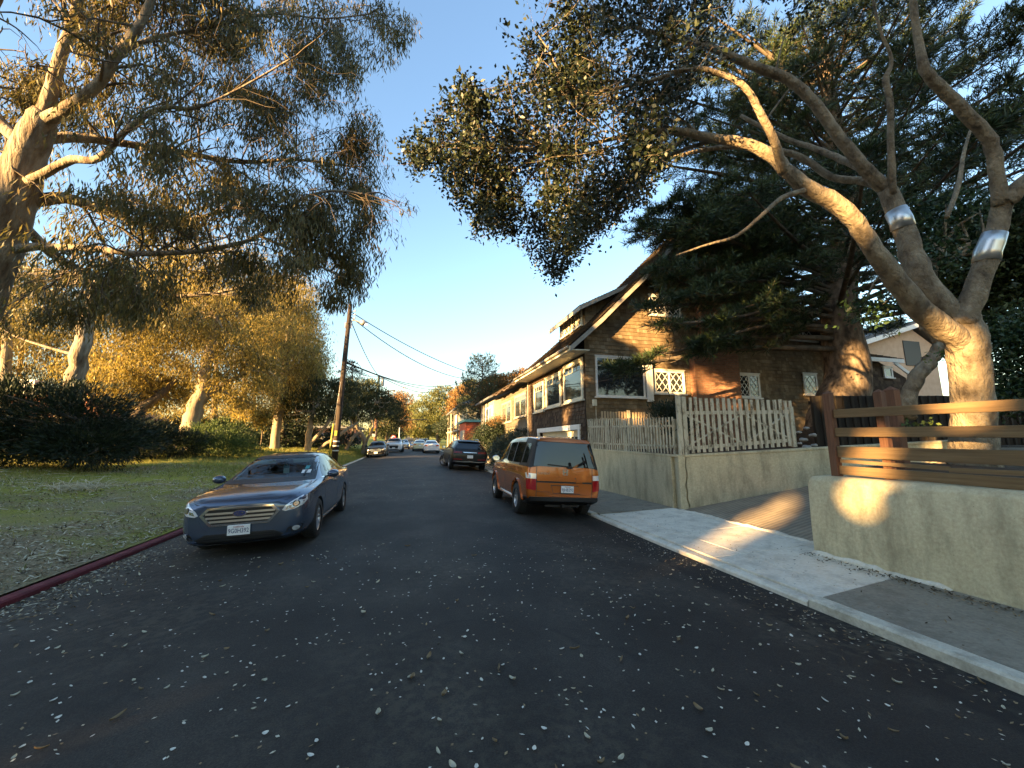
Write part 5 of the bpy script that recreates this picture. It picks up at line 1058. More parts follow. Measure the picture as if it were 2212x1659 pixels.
# outer sprays of the crown towards the open sky
for u, v, d in ((1330, 300, 6.), (1250, 250, 6.), (1180, 320, 6.2), (1120, 250, 6.2), (1060, 330, 6.3), (990, 320, 6.4), (1080, 420, 6.4), (1150, 400, 6.2), (1220, 400, 6.2), (1180, 480, 6.4), (1230, 540, 6.5), (1290, 450, 6.4), (1100, 180, 6.2), (1180, 150, 6.1), (1150, 60, 6.3), (1260, 120, 6.2), (1350, 60, 6.2), (1250, 10, 6.3), (1330, 170, 6.), (1420, 230, 6.2), (1440, -40, 6.3), (1550, 20, 6.4), (1000, 250, 6.4), (950, 330, 6.4), (920, 325, 6.4), (1010, 390, 6.4), (1060, 480, 6.4), (960, 290, 6.4), (1370, 380, 6.5), (1700, 60, 6.6), (1800, 120, 6.6)):
    s = at_d(u, v, d + random.uniform(-.6, .9)); src = min([q for pr_ in (lA, lA2, lA4, lB1, lB2, lB4) for q in pr_[0]], key=lambda q: (q - s).length)
    mid = (src + s) / 2 + Vector((0, 0, random.uniform(-.1, .25))); p, r = T.limb([(src, .02), (mid, .014), (s, .006)], 6, 0, 4, False); T.shoots(p, r, .35, .2, 1.15, 2, .05, **kw)
oak = thing('broadleaf_tree', 'spreading broadleaf tree with metal bands round two of its limbs, behind the rail fence', 'tree', trunk[0][0])
T.w.build('trunk', M['oak_bark'], oak); T.tw.build('branches', M['oak_bark'], oak)
def omask(P):
    u, v, z = project(P); return in_poly(u + RNG.normal(size=len(u)) * 24, v + RNG.normal(size=len(u)) * 24, oak_mask) & ~sunlit_gap(P)
quads_mesh('crown', tip_leaves(T.tips, 4, .07, .039, .07, 'rand', omask), M['oak_leaf'], oak)
M['sheet_metal'] = mottled('sheet_metal', [(.3, (.55, .55, .53)), (.7, (.68, .68, .66))], 3, .35, 20, .15, .01); M['sheet_metal'].node_tree.nodes['Principled BSDF'].inputs['Metallic'].default_value = .85
for (p, r), v0, v1 in ((lB, 500, 444), (lC, 572, 497)):
    k = [i for i, q in enumerate(p) if v1 - 6 <= project(np.array([q]))[1][0] <= v0 + 6]; b = MB(); b.tube([p[i] for i in k], [r[i] * 1.06 + .006 for i in k], 28); b.build('metal_band', M['sheet_metal'], oak)

# ---------------------------------------------------------------- clustered crowns
def clusters(blobs, n, per, L, W, sig, mode='rand', shell=.55, carve=False, vis=None, flat=1.0):
    vol = np.array([b_[3] * b_[4] * b_[5] for b_ in blobs]) ** .75; pick = RNG.choice(len(blobs), n, p=vol / vol.sum()); B = np.array(blobs)[pick]
    dr = unit(RNG.normal(size=(n, 3))); rad = RNG.uniform(shell, 1.0, (n, 1)) ** .6 * RNG.uniform(.8, 1.12, (n, 1)); C_ = B[:, :3] + dr * rad * B[:, 3:6]
    P = np.repeat(C_, per, 0); dO = np.repeat(dr, per, 0); N = len(P); P = P + RNG.normal(size=(N, 3)) * sig * np.array([1, 1, flat])
    r = unit(RNG.normal(size=(N, 3)))
    if mode == 'droop': d = unit(r * .6 + np.array([0, 0, -.9]))
    elif mode == 'spray': d = unit(r * .45 + dO * .9 + np.array([0, 0, .25]))
    elif mode == 'up': d = unit(r * .5 + dO * .4 + np.array([0, 0, .9]))
    else: d = unit(r + dO * .35)
    if carve:
        k = ~(sunlit_gap(P) | sunlit_gap(P + d * L * .55) | sunlit_gap(P + d * L * 1.1)); P, d = P[k], d[k]; N = len(P)
    return leaf_quads(P, d, L * RNG.uniform(.65, 1.35, N), W * RNG.uniform(.7, 1.3, N)), C_
def blob_tree(name, label, blobs, n, per, L, W, sig, mat, barkm='dark_bark', trunks=(), limbs=0, mode='rand', cat='tree', group=None, carve=False, shell=.55, flat=1.0, lr=.07, parts=('trunk', 'crown')):
    V, C_ = clusters(blobs, n, per, L, W, sig, mode, shell, carve, flat=flat); base = trunks[0][0][0] if trunks else Vector((blobs[0][0], blobs[0][1], blobs[0][2] - blobs[0][5]))
    t = thing(name, label, cat, base, 0, group); b = MB()
    for tr in trunks:
        q0_ = tr[0][0]
        if q0_.x < -4.3 and q0_.y < 110 and lawn_z(q0_.x, q0_.y) - .2 < q0_.z < lawn_z(q0_.x, q0_.y) + 3: tr = [(Vector((q0_.x - .05, q0_.y, lawn_z(q0_.x, q0_.y) - .3)), tr[0][1] * 1.15)] + list(tr)
        p, r = smooth_path(tr, 5); b.tube([q + Vector([random.gauss(0, .1) for _ in range(3)]) * rr for q, rr in zip(p, r)], r, 10, rough=.06)
    ends = [tr[-1] for tr in trunks] + [tr[len(tr) // 2] for tr in trunks]
    for k in range(limbs):
        c = Vector(C_[RNG.integers(len(C_))]); e, er = min(ends, key=lambda q: (q[0] - c).length + random.uniform(0, 1.5)); mid = e.lerp(c, .5) + Vector([random.gauss(0, .25) for _ in range(3)]); p, r = smooth_path([(e, min(er * .6, lr)), (mid, lr * .55), (c, .012)], 4); b.tube(p, r, 6)
    if b.v: b.build(parts[0], M[barkm], t)
    quads_mesh(parts[1], V, mat if not isinstance(mat, str) else M[mat], t); return t
def B(u, v, d, ru, rv=None, rd=None): c = at_d(u, v, d); k = d / FPX; return (c.x, c.y, c.z, (rd or ru) * k, ru * k, (rv or ru) * k)   # blob from photo sizes
def BW(x, y, z, rx, ry, rz): return (x, y, z, rx, ry, rz)

# crown gaps carved where sun patches are wanted
HOLES += [((11.6, 13.1, 4.0), 1.2, .5), ((9.9, 13.1, 4.2), .6, .45), ((9.0, 12.4, 2.5), 2.0, .16), ((8.2, 13.2, 6.4), .8, .7), ((6.95, 16.3, 7.2), 1.0, .7), ((6.3, 20.3, 3.8), .5, 1.6), ((6.3, 17.9, 4.5), .3, .8), ((6.3, 15.6, 4.6), .35, .8), ((5.6, 15.5, 5.3), 3.2, .10),
          ((5.7, 3.95, .97), .22, .23), ((5.7, 3.74, 1.06), .2, .17), ((5.93, 3.80, 1.55), .3, .3), ((5.7, 6.0, .16), .46, .24), ((7.2, 6.45, .35), .34, .24), ((8.0, 4.0, 1.9), .35, .25), ((8.0, 3.8, 2.9), .4, .35), ((6.6, 5.6, 4.4), .5, .8), ((5.6, 6.5, 7.2), .7, .6), ((5.0, 4.2, 6.2), .5, .8), ((7.2, 4.4, 5.0), .4, .6), ((9.9, 9.4, 5.0), 1.2, .5), ((8.3, 9.4, 4.8), 1.2, .6), ((7.6, 10.2, 4.4), .6, .3), ((9.2, 13.2, 6.2), .4, 2.0), ((12, 10.4, 4.2), .35, 1.6),
          ((-7.2, 7.5, 5.2), .5, 1.2), ((-10.8, 25.3, 2.7), 2.2, .5)]
# ---------------------------------------------------------------- left: the big gum tree
gum_mask = [(-900, -900), (850, -900), (880, 0), (925, 45), (900, 110), (830, 150), (770, 180), (815, 230), (855, 300), (880, 360), (905, 440), (890, 510), (835, 570), (820, 625), (730, 680), (650, 650), (500, 700), (200, 720), (-900, 760)]
T = Tree(gum_mask, -.06, 1.1)
tr0 = pxlimb([(-190, 1010, 7.4, 170), (-110, 830, 7.3, 135), (-55, 680, 7.2, 122), (-8, 560, 7.2, 112), (28, 445, 7.2, 116), (55, 345, 7.2, 104), (85, 275, 7.2, 86), (100, 245, 7.2, 70)])
q_ = tr0[0][0]; tr0 = [(Vector((q_.x - .25, q_.y - .1, lawn_z(q_.x, q_.y) - .3)), tr0[0][1] * 1.25)] + tr0      # the flared foot stands in the lawn
T.limb(tr0, 20, .04)
g1 = T.limb(pxlimb([(88, 280, 7.2, 50.4), (106, 205, 7.2, 40.3), (130, 125, 7.2, 35.3), (158, 55, 7.3, 33.6), (172, -20, 7.3, 28.6), (190, -160, 7.4, 21.8), (230, -330, 7.5, 13.4)]), 12)
g2 = T.limb(pxlimb([(92, 262, 7.2, 43.7), (150, 232, 7.0, 35.3), (215, 178, 6.9, 30.2), (258, 112, 6.9, 28.6), (310, 40, 7.0, 25.2), (335, -30, 7.0, 21.8), (400, -200, 7.2, 13.4)]), 12)
g3 = T.limb(pxlimb([(62, 392, 7.1, 28.6), (110, 368, 7.0, 23.5), (155, 345, 6.9, 21.8), (215, 342, 6.8, 18.5), (285, 270, 6.7, 16.8), (352, 233, 6.7, 13.4), (425, 232, 6.8, 8.4), (520, 190, 7.0, 5.9), (640, 120, 7.2, 4.2)]), 10)
g4 = T.limb(pxlimb([(50, 440, 7.3, 33.6), (140, 428, 7.5, 25.2), (240, 460, 7.8, 18.5), (340, 490, 8.1, 11.8), (430, 470, 8.4, 8.4), (540, 440, 8.7, 5.9)]), 9)
g5 = T.limb(pxlimb([(-14, 545, 7.2, 25.2), (40, 537, 7.2, 21.8), (100, 533, 7.1, 16.8), (190, 537, 7.0, 15.1), (300, 547, 7.0, 12.6), (430, 542, 7.1, 10.1), (550, 515, 7.2, 9.2), (605, 470, 7.3, 8.4), (650, 430, 7.4, 7.6), (720, 412, 7.6, 5.9), (790, 420, 7.8, 4.2)]), 9)
g6 = T.limb(pxlimb([(88, 300, 7.4, 30.2), (175, 298, 7.8, 21.8), (280, 312, 8.3, 16.8), (400, 330, 8.8, 12.6), (520, 350, 9.2, 9.2), (640, 345, 9.5, 6.7), (760, 360, 9.7, 4.2)]), 9)
g7 = T.limb(pxlimb([(258, 115, 6.9, 16.8), (340, 80, 7.4, 11.8), (450, 60, 7.9, 8.4), (580, 30, 8.3, 6.7), (700, 40, 8.6, 4.2), (800, 30, 8.8, 3.4)]), 8)
g8 = T.limb(pxlimb([(60, 320, 7.2, 30.2), (-30, 230, 7.3, 25.2), (-60, 120, 7.4, 20.2), (0, 0, 7.5, 15.1), (40, -150, 7.6, 10.1)]), 9)
g9 = T.limb(pxlimb([(40, 480, 7.3, 25.2), (130, 560, 8.2, 18.5), (240, 610, 9.2, 13.4), (360, 640, 10., 9.2), (480, 630, 10.5, 6.7), (600, 600, 10.8, 5.0)]), 9)
g10 = T.limb(pxlimb([(560, 510, 7.2, 6.7), (630, 540, 7.3, 5.9), (700, 580, 7.5, 4.2), (745, 600, 7.6, 3.4)]), 7)
kw = dict(split=(3, 5), shrink=.52, wig=.4)
for (p, r), f, st, L in ((g1, .35, .16, 1.5), (g2, .3, .15, 1.5), (g3, .4, .13, 1.35), (g4, .25, .13, 1.5), (g5, .3, .12, 1.3), (g6, .2, .12, 1.6), (g7, .2, .13, 1.5), (g8, .2, .14, 1.5), (g9, .2, .13, 1.6), (g10, .2, .15, .9)): T.shoots(p, r, f, st, L, 2, .12, bias=(0, 0, .05), **kw)
for u, v, d in ((480, 120, 8), (560, 180, 8.2), (640, 230, 8.4), (690, 160, 8.6), (740, 80, 8.6), (800, 20, 8.6), (840, 50, 8.6), (810, 100, 8.6), (820, 330, 8.4), (845, 430, 8.4), (820, 500, 8.4), (700, 290, 8.8), (770, 300, 8.6), (800, 380, 8.4), (790, 470, 8.2), (730, 530, 8.2), (740, 590, 8.4), (670, 620, 8.8), (600, 560, 9), (520, 580, 9.4), (420, 200, 8.2), (350, 130, 8.), (300, 200, 8.), (220, 80, 8.), (400, 40, 8.2), (520, 20, 8.4), (620, -20, 8.6), (560, 400, 9.), (450, 400, 8.6), (330, 400, 8.2), (230, 250, 7.8), (160, 420, 8.), (80, 100, 8.), (30, 200, 8.), (130, 20, 8.), (300, 10, 8), (760, 240, 8.6), (700, 490, 8.), (20, 330, 8.4), (120, 640, 9.), (30, 620, 9), (250, 660, 10), (400, 640, 10), (560, 640, 10.5), (520, 290, 8.4), (600, 300, 8.6)):
    s = at_d(u, v, d + random.uniform(-.5, .9)); src = min([q for pr_ in (g1, g2, g3, g4, g5, g6, g7, g8, g9, g10) for q in pr_[0]], key=lambda q: (q - s).length)
    mid = (src + s) / 2 + Vector((0, 0, random.uniform(.0, .3))); p, r = T.limb([(src, .022), (mid, .015), (s, .007)], 6, 0, 4, False); T.shoots(p, r, .3, .17, 1.15, 2, .12, **kw)
gum = thing('gum_tree', 'huge gum tree with peeling pale trunk at the left edge of the lawn', 'tree', tr0[0][0])
T.w.build('trunk', M['euc_bark'], gum); T.tw.build('branches', M['dark_bark'], gum)
def gmask(P): u, v, z = project(P); return in_poly(u + RNG.normal(size=len(u)) * 20, v + RNG.normal(size=len(u)) * 20, gum_mask) & ~sunlit_gap(P)
quads_mesh('crown', tip_leaves(T.tips, 6, .15, .025, .10, 'droop', gmask), M['euc_leaf'], gum)
# ---------------------------------------------------------------- left: grove behind the lawn
G = 'gum trees of the grove beyond the lawn'
def ground_trunk(nodes, r0=None):
    n = pxlimb(nodes); return n
blob_tree('gum_tree', 'leaning gum tree with thick pale trunk rising behind the dark juniper', [B(60, 690, 17, 100, 50), B(130, 600, 18, 120, 50), B(20, 620, 18, 100, 60)], 420, 16, .22, .045, .28, 'euc_leaf', 'euc_bark', [pxlimb([(120, 1000, 16, 70), (150, 880, 16, 56), (172, 770, 16, 44), (190, 690, 16.3, 36), (215, 600, 17, 26)])], 22, 'droop', group=G)
blob_tree('gum_tree', 'slim gum trunk at the far left edge behind the dark juniper', [B(-80, 700, 20, 90, 60), B(-20, 600, 20, 90, 50)], 240, 16, .24, .05, .3, 'euc_leaf', 'euc_bark', [pxlimb([(5, 960, 20, 34), (8, 850, 20, 30), (14, 760, 20, 26), (10, 650, 20, 18)])], 14, 'droop', group=G, carve=True)
blob_tree('gum_tree', 'golden sunlit gum tree with leaning trunk behind the clipped green mound', [B(430, 760, 23, 120, 80), B(540, 720, 24, 110, 90), B(400, 680, 23, 110, 70), B(330, 800, 22, 70, 50), B(520, 830, 24, 90, 55), B(480, 600, 24, 120, 80), B(300, 720, 22, 90, 60)], 1500, 42, .19, .045, .24, 'sun_gold_leaf', 'pale_bark', [pxlimb([(405, 950, 22, 48), (420, 890, 22, 40), (440, 825, 22, 30), (452, 760, 22.5, 24), (470, 680, 23, 15)]), pxlimb([(420, 890, 22, 20), (470, 840, 23, 13), (540, 800, 23.5, 8)])], 34, 'droop', group=G)
blob_tree('gum_tree', 'tall rounded gum tree on the right end of the grove, near the pole', [B(610, 700, 30, 70, 70), B(650, 770, 31, 55, 60), B(600, 790, 30, 80, 60), B(640, 640, 30, 45, 45), B(560, 860, 30, 80, 45), B(660, 820, 32, 45, 45)], 1150, 42, .2, .05, .27, 'sun_gold_leaf', 'pale_bark', [pxlimb([(590, 990, 30, 22), (600, 900, 30, 20), (615, 800, 30, 15), (625, 700, 30, 9)])], 24, 'droop', group=G)
blob_tree('gum_tree', 'low bent gum tree leaning left between the juniper and the mound', [B(255, 830, 21, 70, 45), B(200, 800, 22, 60, 40), B(330, 850, 23, 60, 35)], 450, 36, .19, .045, .24, 'sun_gold_leaf', 'dark_bark', [pxlimb([(265, 960, 21, 30), (300, 890, 21, 24), (350, 850, 21.5, 18), (380, 820, 22, 10)])], 14, 'droop', group=G, carve=True)
blob_tree('gum_tree', 'dark thin trunks with sparse leaves deep in the grove', [B(470, 860, 33, 80, 50), B(380, 860, 34, 80, 50), B(560, 900, 34, 60, 40), B(640, 880, 36, 50, 50)], 900, 16, .24, .06, .4, 'sun_gold_leaf', 'dark_bark', [pxlimb([(u, 960, 33, w), (u + 4, 880, 33, w * .8), (u + 10, 800, 33, w * .6)]) for u, w in ((398, 14), (425, 22), (520, 16), (545, 10), (610, 12))], 20, 'rand', group=G)
for k, (lb, bl, tk, mt) in enumerate([('hazy gum tree filling the back of the grove at the far left', [B(20, 760, 34, 90, 90), B(90, 690, 35, 90, 70), B(-60, 700, 34, 100, 100)], [(40, 950, 34, 18), (42, 800, 34, 14), (60, 700, 34, 8)], 'sun_gold_leaf'),
 ('brownish gum tree at the back between the two pale leaning trunks', [B(250, 720, 38, 90, 90), B(330, 650, 38, 90, 70), B(180, 800, 37, 70, 60), B(290, 820, 38, 80, 50)], [(270, 950, 38, 16), (268, 820, 38, 13), (280, 700, 38, 7)], 'euc_leaf'),
 ('olive gum tree behind the golden one in the middle of the grove', [B(420, 700, 36, 100, 80), B(500, 640, 37, 90, 70), B(560, 740, 36, 80, 70), B(370, 600, 37, 90, 70)], [(460, 950, 36, 16), (465, 820, 36, 13), (470, 700, 36, 7)], 'euc_leaf'),
 ('tall gum tree at the back right of the grove with a rounded top', [B(620, 660, 40, 60, 60), B(665, 720, 40, 42, 60), B(580, 700, 40, 60, 60), B(680, 800, 41, 34, 50), B(640, 840, 41, 60, 40)], [(640, 950, 40, 14), (642, 820, 40, 11), (630, 700, 40, 6)], 'sun_gold_leaf')]):
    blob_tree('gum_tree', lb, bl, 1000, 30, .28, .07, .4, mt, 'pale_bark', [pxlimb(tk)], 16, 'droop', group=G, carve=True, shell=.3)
# dark juniper and clipped mound
z0 = .8
b0 = at_d(150, 985, 13.2)
blob_tree('juniper_bush', 'large dark juniper with layered sprays at the left edge of the lawn', [B(60, 900, 13.2, 130, 95, 110), B(170, 910, 13.4, 110, 85, 110), B(-90, 900, 12.5, 130, 100), B(235, 950, 14, 70, 45, 80), B(20, 960, 12.6, 110, 50), B(190, 960, 13, 110, 45)], 2300, 26, .17, .03, .16, 'juniper', 'dark_bark', [[(b0 + Vector((0, 0, -.4)), .12), (b0 + Vector((.3, .3, 1.)), .07)]], 40, 'spray', cat='bush', shell=.35, flat=.5, carve=True, parts=('stem', 'foliage'))
blob_tree('juniper_bush', 'low dark juniper filling the gap before the clipped mound', [B(330, 955, 18, 70, 40, 60), B(275, 945, 17, 60, 50), B(395, 960, 19, 50, 35)], 700, 22, .17, .03, .18, 'juniper', 'dark_bark', (), 0, 'spray', cat='bush', shell=.3, flat=.6, carve=True, parts=('stem', 'foliage'))
mc = at_d(470, 957, 22)
blob_tree('rounded_bush', 'wide mounded green bush with a sunlit top on the lawn', [BW(mc.x, mc.y, .9, 2.0, 2.9, 2.0), BW(mc.x - .8, mc.y + 1.2, .9, 1.6, 2.0, 2.25), BW(mc.x + .8, mc.y - 1.2, .8, 1.3, 1.9, 1.5), BW(mc.x + .2, mc.y + 2.2, .8, 1.3, 1.6, 1.3)], 2600, 22, .12, .035, .12, 'mound_leaf', 'dark_bark', (), 0, 'spray', cat='bush', shell=.72, flat=.5, parts=('stem', 'foliage'))
blob_tree('small_bush', 'little golden bush on the grass right of the mounded bush', [B(565, 905, 27, 16, 20)], 60, 20, .16, .08, .14, 'sun_gold_leaf', 'dark_bark', [pxlimb([(566, 940, 27, 3), (566, 915, 27, 2)])], 0, cat='bush', parts=('stem', 'foliage'))
# wind-bent cypresses along the bank
G2 = 'wind-bent cypresses beyond the pole'
blob_tree('cypress_tree', 'wind-bent cypress with pale forked trunk just left of the near pole', [B(650, 860, 31, 50, 30), B(700, 850, 32, 55, 32), B(720, 885, 31, 45, 22), B(620, 890, 31, 30, 20), B(690, 900, 31, 50, 18), B(745, 850, 33, 35, 30)], 900, 18, .2, .06, .26, 'cypress_leaf', 'pale_bark', [pxlimb([(664, 975, 30, 15), (668, 930, 30, 13), (676, 890, 30, 9), (690, 870, 30.5, 5)]), pxlimb([(668, 962, 30, 9), (700, 925, 30, 7), (720, 895, 30.5, 5)]), pxlimb([(690, 970, 30.5, 7), (735, 938, 30.5, 8), (760, 920, 31, 5)])], 26, 'up', group=G2, flat=.4)
blob_tree('cypress_tree', 'wind-bent cypress with sinuous bright trunk between the two poles', [B(770, 850, 38, 40, 26), B(810, 865, 39, 35, 25), B(745, 870, 37, 35, 22), B(790, 895, 38, 40, 20), B(835, 880, 40, 25, 25), B(755, 900, 37, 35, 14), B(800, 840, 39, 22, 18)], 900, 18, .22, .07, .3, 'cypress_leaf', 'pale_bark', [pxlimb([(786, 972, 37, 11), (787, 948, 37, 10), (772, 925, 37, 8), (768, 905, 37.3, 6), (775, 880, 37.5, 4)]), pxlimb([(790, 955, 37, 7), (806, 920, 37, 5), (800, 895, 37.5, 4), (812, 870, 38, 3)]), pxlimb([(748, 970, 36, 9), (762, 945, 36, 7), (780, 930, 36.5, 5)])], 26, 'up', group=G2, flat=.4)
blob_tree('cypress_tree', 'dark cypress farthest along the bank behind the second pole', [B(845, 885, 52, 26, 24), B(830, 915, 52, 28, 18), B(858, 905, 53, 20, 20), B(818, 935, 52, 26, 10)], 500, 18, .26, .09, .36, 'cypress_leaf', 'dark_bark', [pxlimb([(835, 965, 52, 7), (836, 930, 52, 6), (842, 900, 52, 3)])], 14, 'up', group=G2, flat=.5)
blob_tree('conifer_tree', 'dark flat layered conifer rising behind the near pole', [B(760, 805, 50, 22, 7), B(775, 825, 50, 32, 6), B(750, 838, 50, 30, 6), B(778, 852, 50, 36, 7), B(757, 790, 50, 10, 10), B(765, 870, 50, 40, 10), B(730, 825, 50, 14, 6)], 420, 18, .26, .07, .26, 'juniper', 'dark_bark', [pxlimb([(762, 960, 50, 6), (762, 860, 50, 5), (760, 780, 50, 2)])], 24, 'spray', flat=.3)
blob_tree('bush_row', 'dark undergrowth in the shade beneath the grove', [B(600, 940, 33, 80, 25), B(520, 930, 34, 70, 25), B(690, 945, 36, 50, 20), B(400, 930, 36, 60, 25), B(740, 950, 40, 40, 14), B(280, 930, 30, 60, 25)], 1000, 16, .3, .12, .3, 'juniper', 'dark_bark', (), 0, cat='undergrowth', parts=('stem', 'foliage'))
# ---------------------------------------------------------------- far trees closing the street
far = [('round_tree', 'round reddish brown tree far down the left of the street', [B(850, 880, 130, 30, 28), B(872, 872, 130, 25, 28), B(845, 910, 130, 25, 30), B(875, 905, 130, 26, 30)], 700, 18, .55, .22, .9, 'rust_leaf', [(855, 960, 130, 5), (858, 900, 130, 3)]),
 ('spreading_tree', 'bright green flat-topped cypress in the centre far down the street', [B(935, 862, 120, 26, 16), B(960, 848, 120, 26, 14), B(915, 885, 120, 28, 16), B(960, 880, 120, 34, 18), B(920, 905, 120, 30, 12), B(985, 868, 122, 24, 20), B(950, 905, 120, 36, 14)], 1000, 18, .5, .2, .75, 'olive_leaf', [(945, 960, 120, 7), (948, 900, 120, 5), (950, 870, 120, 3)]),
 ('orange_tree', 'orange tinted tree right of the flat-topped cypress', [B(995, 858, 100, 22, 22), B(1010, 880, 100, 22, 26), B(985, 890, 100, 20, 20), B(1008, 845, 100, 14, 14)], 600, 18, .45, .18, .7, 'rust_leaf', [(1000, 950, 100, 6), (1000, 890, 100, 3)]),
 ('green_tree', 'spiky topped yellow green tree behind the orange one', [B(1015, 835, 110, 16, 14), B(1000, 845, 110, 12, 10)], 220, 18, .5, .14, .6, 'olive_leaf', [(1012, 930, 110, 4), (1014, 860, 110, 3)]),
 ('dark_tree', 'dark rounded tree overhanging the right side of the far street', [B(985, 915, 85, 34, 22), B(1005, 900, 85, 26, 20), B(960, 925, 85, 22, 14), B(1015, 925, 84, 26, 18)], 900, 18, .36, .14, .55, 'juniper', [(995, 965, 85, 6), (990, 925, 85, 4)]),
 ('dark_tree', 'dark grey green umbrella tree in front of the orange foliage', [B(1012, 868, 92, 22, 12), B(1028, 878, 92, 16, 10)], 300, 18, .4, .14, .5, 'cypress_leaf', [(1020, 940, 92, 4), (1016, 885, 92, 3)]),
 ('golden_tree', 'golden brown tree beyond the clapboard house roof', [B(1070, 838, 60, 36, 26), B(1100, 830, 60, 34, 22), B(1050, 865, 60, 26, 26), B(1085, 865, 60, 40, 24), B(1130, 815, 62, 26, 16)], 1300, 18, .3, .11, .42, 'rust_leaf', [(1075, 950, 60, 8), (1078, 870, 60, 5)]),
 ('far_tree', 'pale hazy trees at the very end of the street', [B(885, 915, 210, 18, 20), B(905, 925, 210, 18, 14), B(870, 930, 200, 16, 14)], 420, 16, .9, .4, 1.5, 'olive_leaf', [(888, 945, 210, 3), (888, 920, 210, 2)])]
for nm, lb, bl, n, per, L, Wd, sg, mt, tk in far: blob_tree(nm, lb, bl, n, per, L, Wd, sg, mt, 'dark_bark', [pxlimb(tk)], 14, 'up', flat=.45)
# hillside behind everything: wooded slopes left and right of the far street
def wood(name, label, X0, X1, Y0, Y1, h, n, mat):
    bl = []
    for k in range(60): x, y = random.uniform(X0, X1), random.uniform(Y0, Y1); s = random.uniform(3, 6); bl.append((x, y, rise(min(y, 400)) + h * random.uniform(.4, 1), s, s, s))
    V, C_ = clusters(bl, n, 14, .8, .35, 1.3, 'up', flat=.5); o = quads_mesh(name, V, M[mat]); tag(o, label, 'woodland', kind='stuff')
wood('far_woods', 'dense dark woodland far behind the left grove', -110, -22, 120, 190, 7, 2600, 'cypress_leaf')
wood('far_woods', 'woodland on the right behind the far houses', 18, 110, 110, 190, 9, 2600, 'cypress_leaf')
# spiky araucaria beyond the houses
def araucaria(name, label, base, H, r0, L0, tiers, per, blet, nd, size, mat, extra=(), zmin=.25, trunk_nodes=None, group=None, upcurve=.25, tilt=-.1, dens=2, carve=False, wr=.2):
    t = thing(name, label, 'tree', base, 0, group); base = Vector(base); w = MB(); w2 = MB()
    tn = trunk_nodes or [(base + Vector((0, 0, H * f)), max(.04, r0 * (1 - f) ** .8)) for f in (0, .1, .3, .5, .7, .85, 1.)]
    p, r = smooth_path(tn, 5); w.tube(p, r, 18, rough=.04); brs = []
    def tr_at(z):
        for a, b_ in zip(p, p[1:]):
            if a.z <= z <= b_.z: return a.lerp(b_, (z - a.z) / max(1e-4, b_.z - a.z))
        return p[-1]
    for i in range(tiers):
        f = zmin + (1 - zmin) * i / tiers; z = base.z + H * f; L = L0 * (1 - f) ** .6 + .5; a0 = random.uniform(0, 6.3)
        for k in range(per):
            a = a0 + 2 * math.pi * k / per + random.gauss(0, .15); dz = tilt + random.gauss(0, .08) + f * .25; l = L * random.uniform(.75, 1.1); d = Vector((math.cos(a), math.sin(a), dz)); s = tr_at(z + random.uniform(-.3, .3)); brs.append([s, s + d * l * .5, s + d * l * .85 + Vector((0, 0, .05 * l)), s + d * l + Vector((0, 0, upcurve * l * .5))])
    for e in extra: s = tr_at(e[0]); q = Vector(e[1]); m1 = s.lerp(q, .5) + Vector((0, 0, e[2] if len(e) > 2 else .3)); brs.append([s, m1, q.lerp(m1, .25), q])
    P = []; D = []
    for br in brs:
        L = (br[-1] - br[0]).length; rb = .02 + .011 * L; q, rr = smooth_path([(br[0], rb), (br[1], rb * .7), (br[2], rb * .4), (br[3], .012)], 4); w2.tube(q, rr, 6, cap=False); n = len(q)
        m_ = max(4, int(L * blet))
        for k in range(m_):
            t_ = .22 + .78 * k / m_; i = min(n - 2, int(t_ * (n - 1))); o = q[i].lerp(q[i + 1], t_ * (n - 1) - i); ax = (q[i + 1] - q[i]).normalized(); sd = ax.cross(Vector((0, 0, 1))).normalized() * (1 if k % 2 else -1); bl = size * 4.2 * (1.1 - t_ * .55) * random.uniform(.7, 1.2)
            d = (ax * .55 + sd * .85 + Vector((0, 0, random.gauss(.0, .18)))).normalized(); e = o + d * bl + Vector((0, 0, upcurve * bl * .6)); w2.tube([o, o + d * bl * .55, e], [.012, .009, .006], 4, cap=False)
            for j in range(nd): f = .15 + .85 * j / nd; c = o.lerp(e, f) + Vector((0, 0, -upcurve * bl * .25 * math.sin(math.pi * f))); P.append(c); D.append(d)
        for j in range(nd): P.append(q[-1]); D.append((q[-1] - q[-2]).normalized())
    P = np.array(P); D = np.array(D); P = np.repeat(P, dens, 0); D = np.repeat(D, dens, 0); N = len(P); dd = unit(D * .55 + unit(RNG.normal(size=(N, 3))) * .75 + np.array([0, 0, .35])); P = P + RNG.normal(size=P.shape) * .025
    if carve: k = ~sunlit_gap(P); P, dd = P[k], dd[k]; N = len(P)
    w.build('trunk', M['pine_bark'], t); w2.build('branches', M['dark_bark'], t); quads_mesh('crown', leaf_quads(P, dd, size * RNG.uniform(.6, 1.3, N), size * wr), M[mat], t); return t
bA = at_d(1040, 962, 58); araucaria('araucaria_tree', 'dark spiky araucaria beside the golden tree beyond the houses', (bA.x, bA.y, .1), 14.5, .3, 5.0, 14, 6, 2.2, 9, .34, 'pine_leaf', zmin=.3, upcurve=.7, tilt=.25)
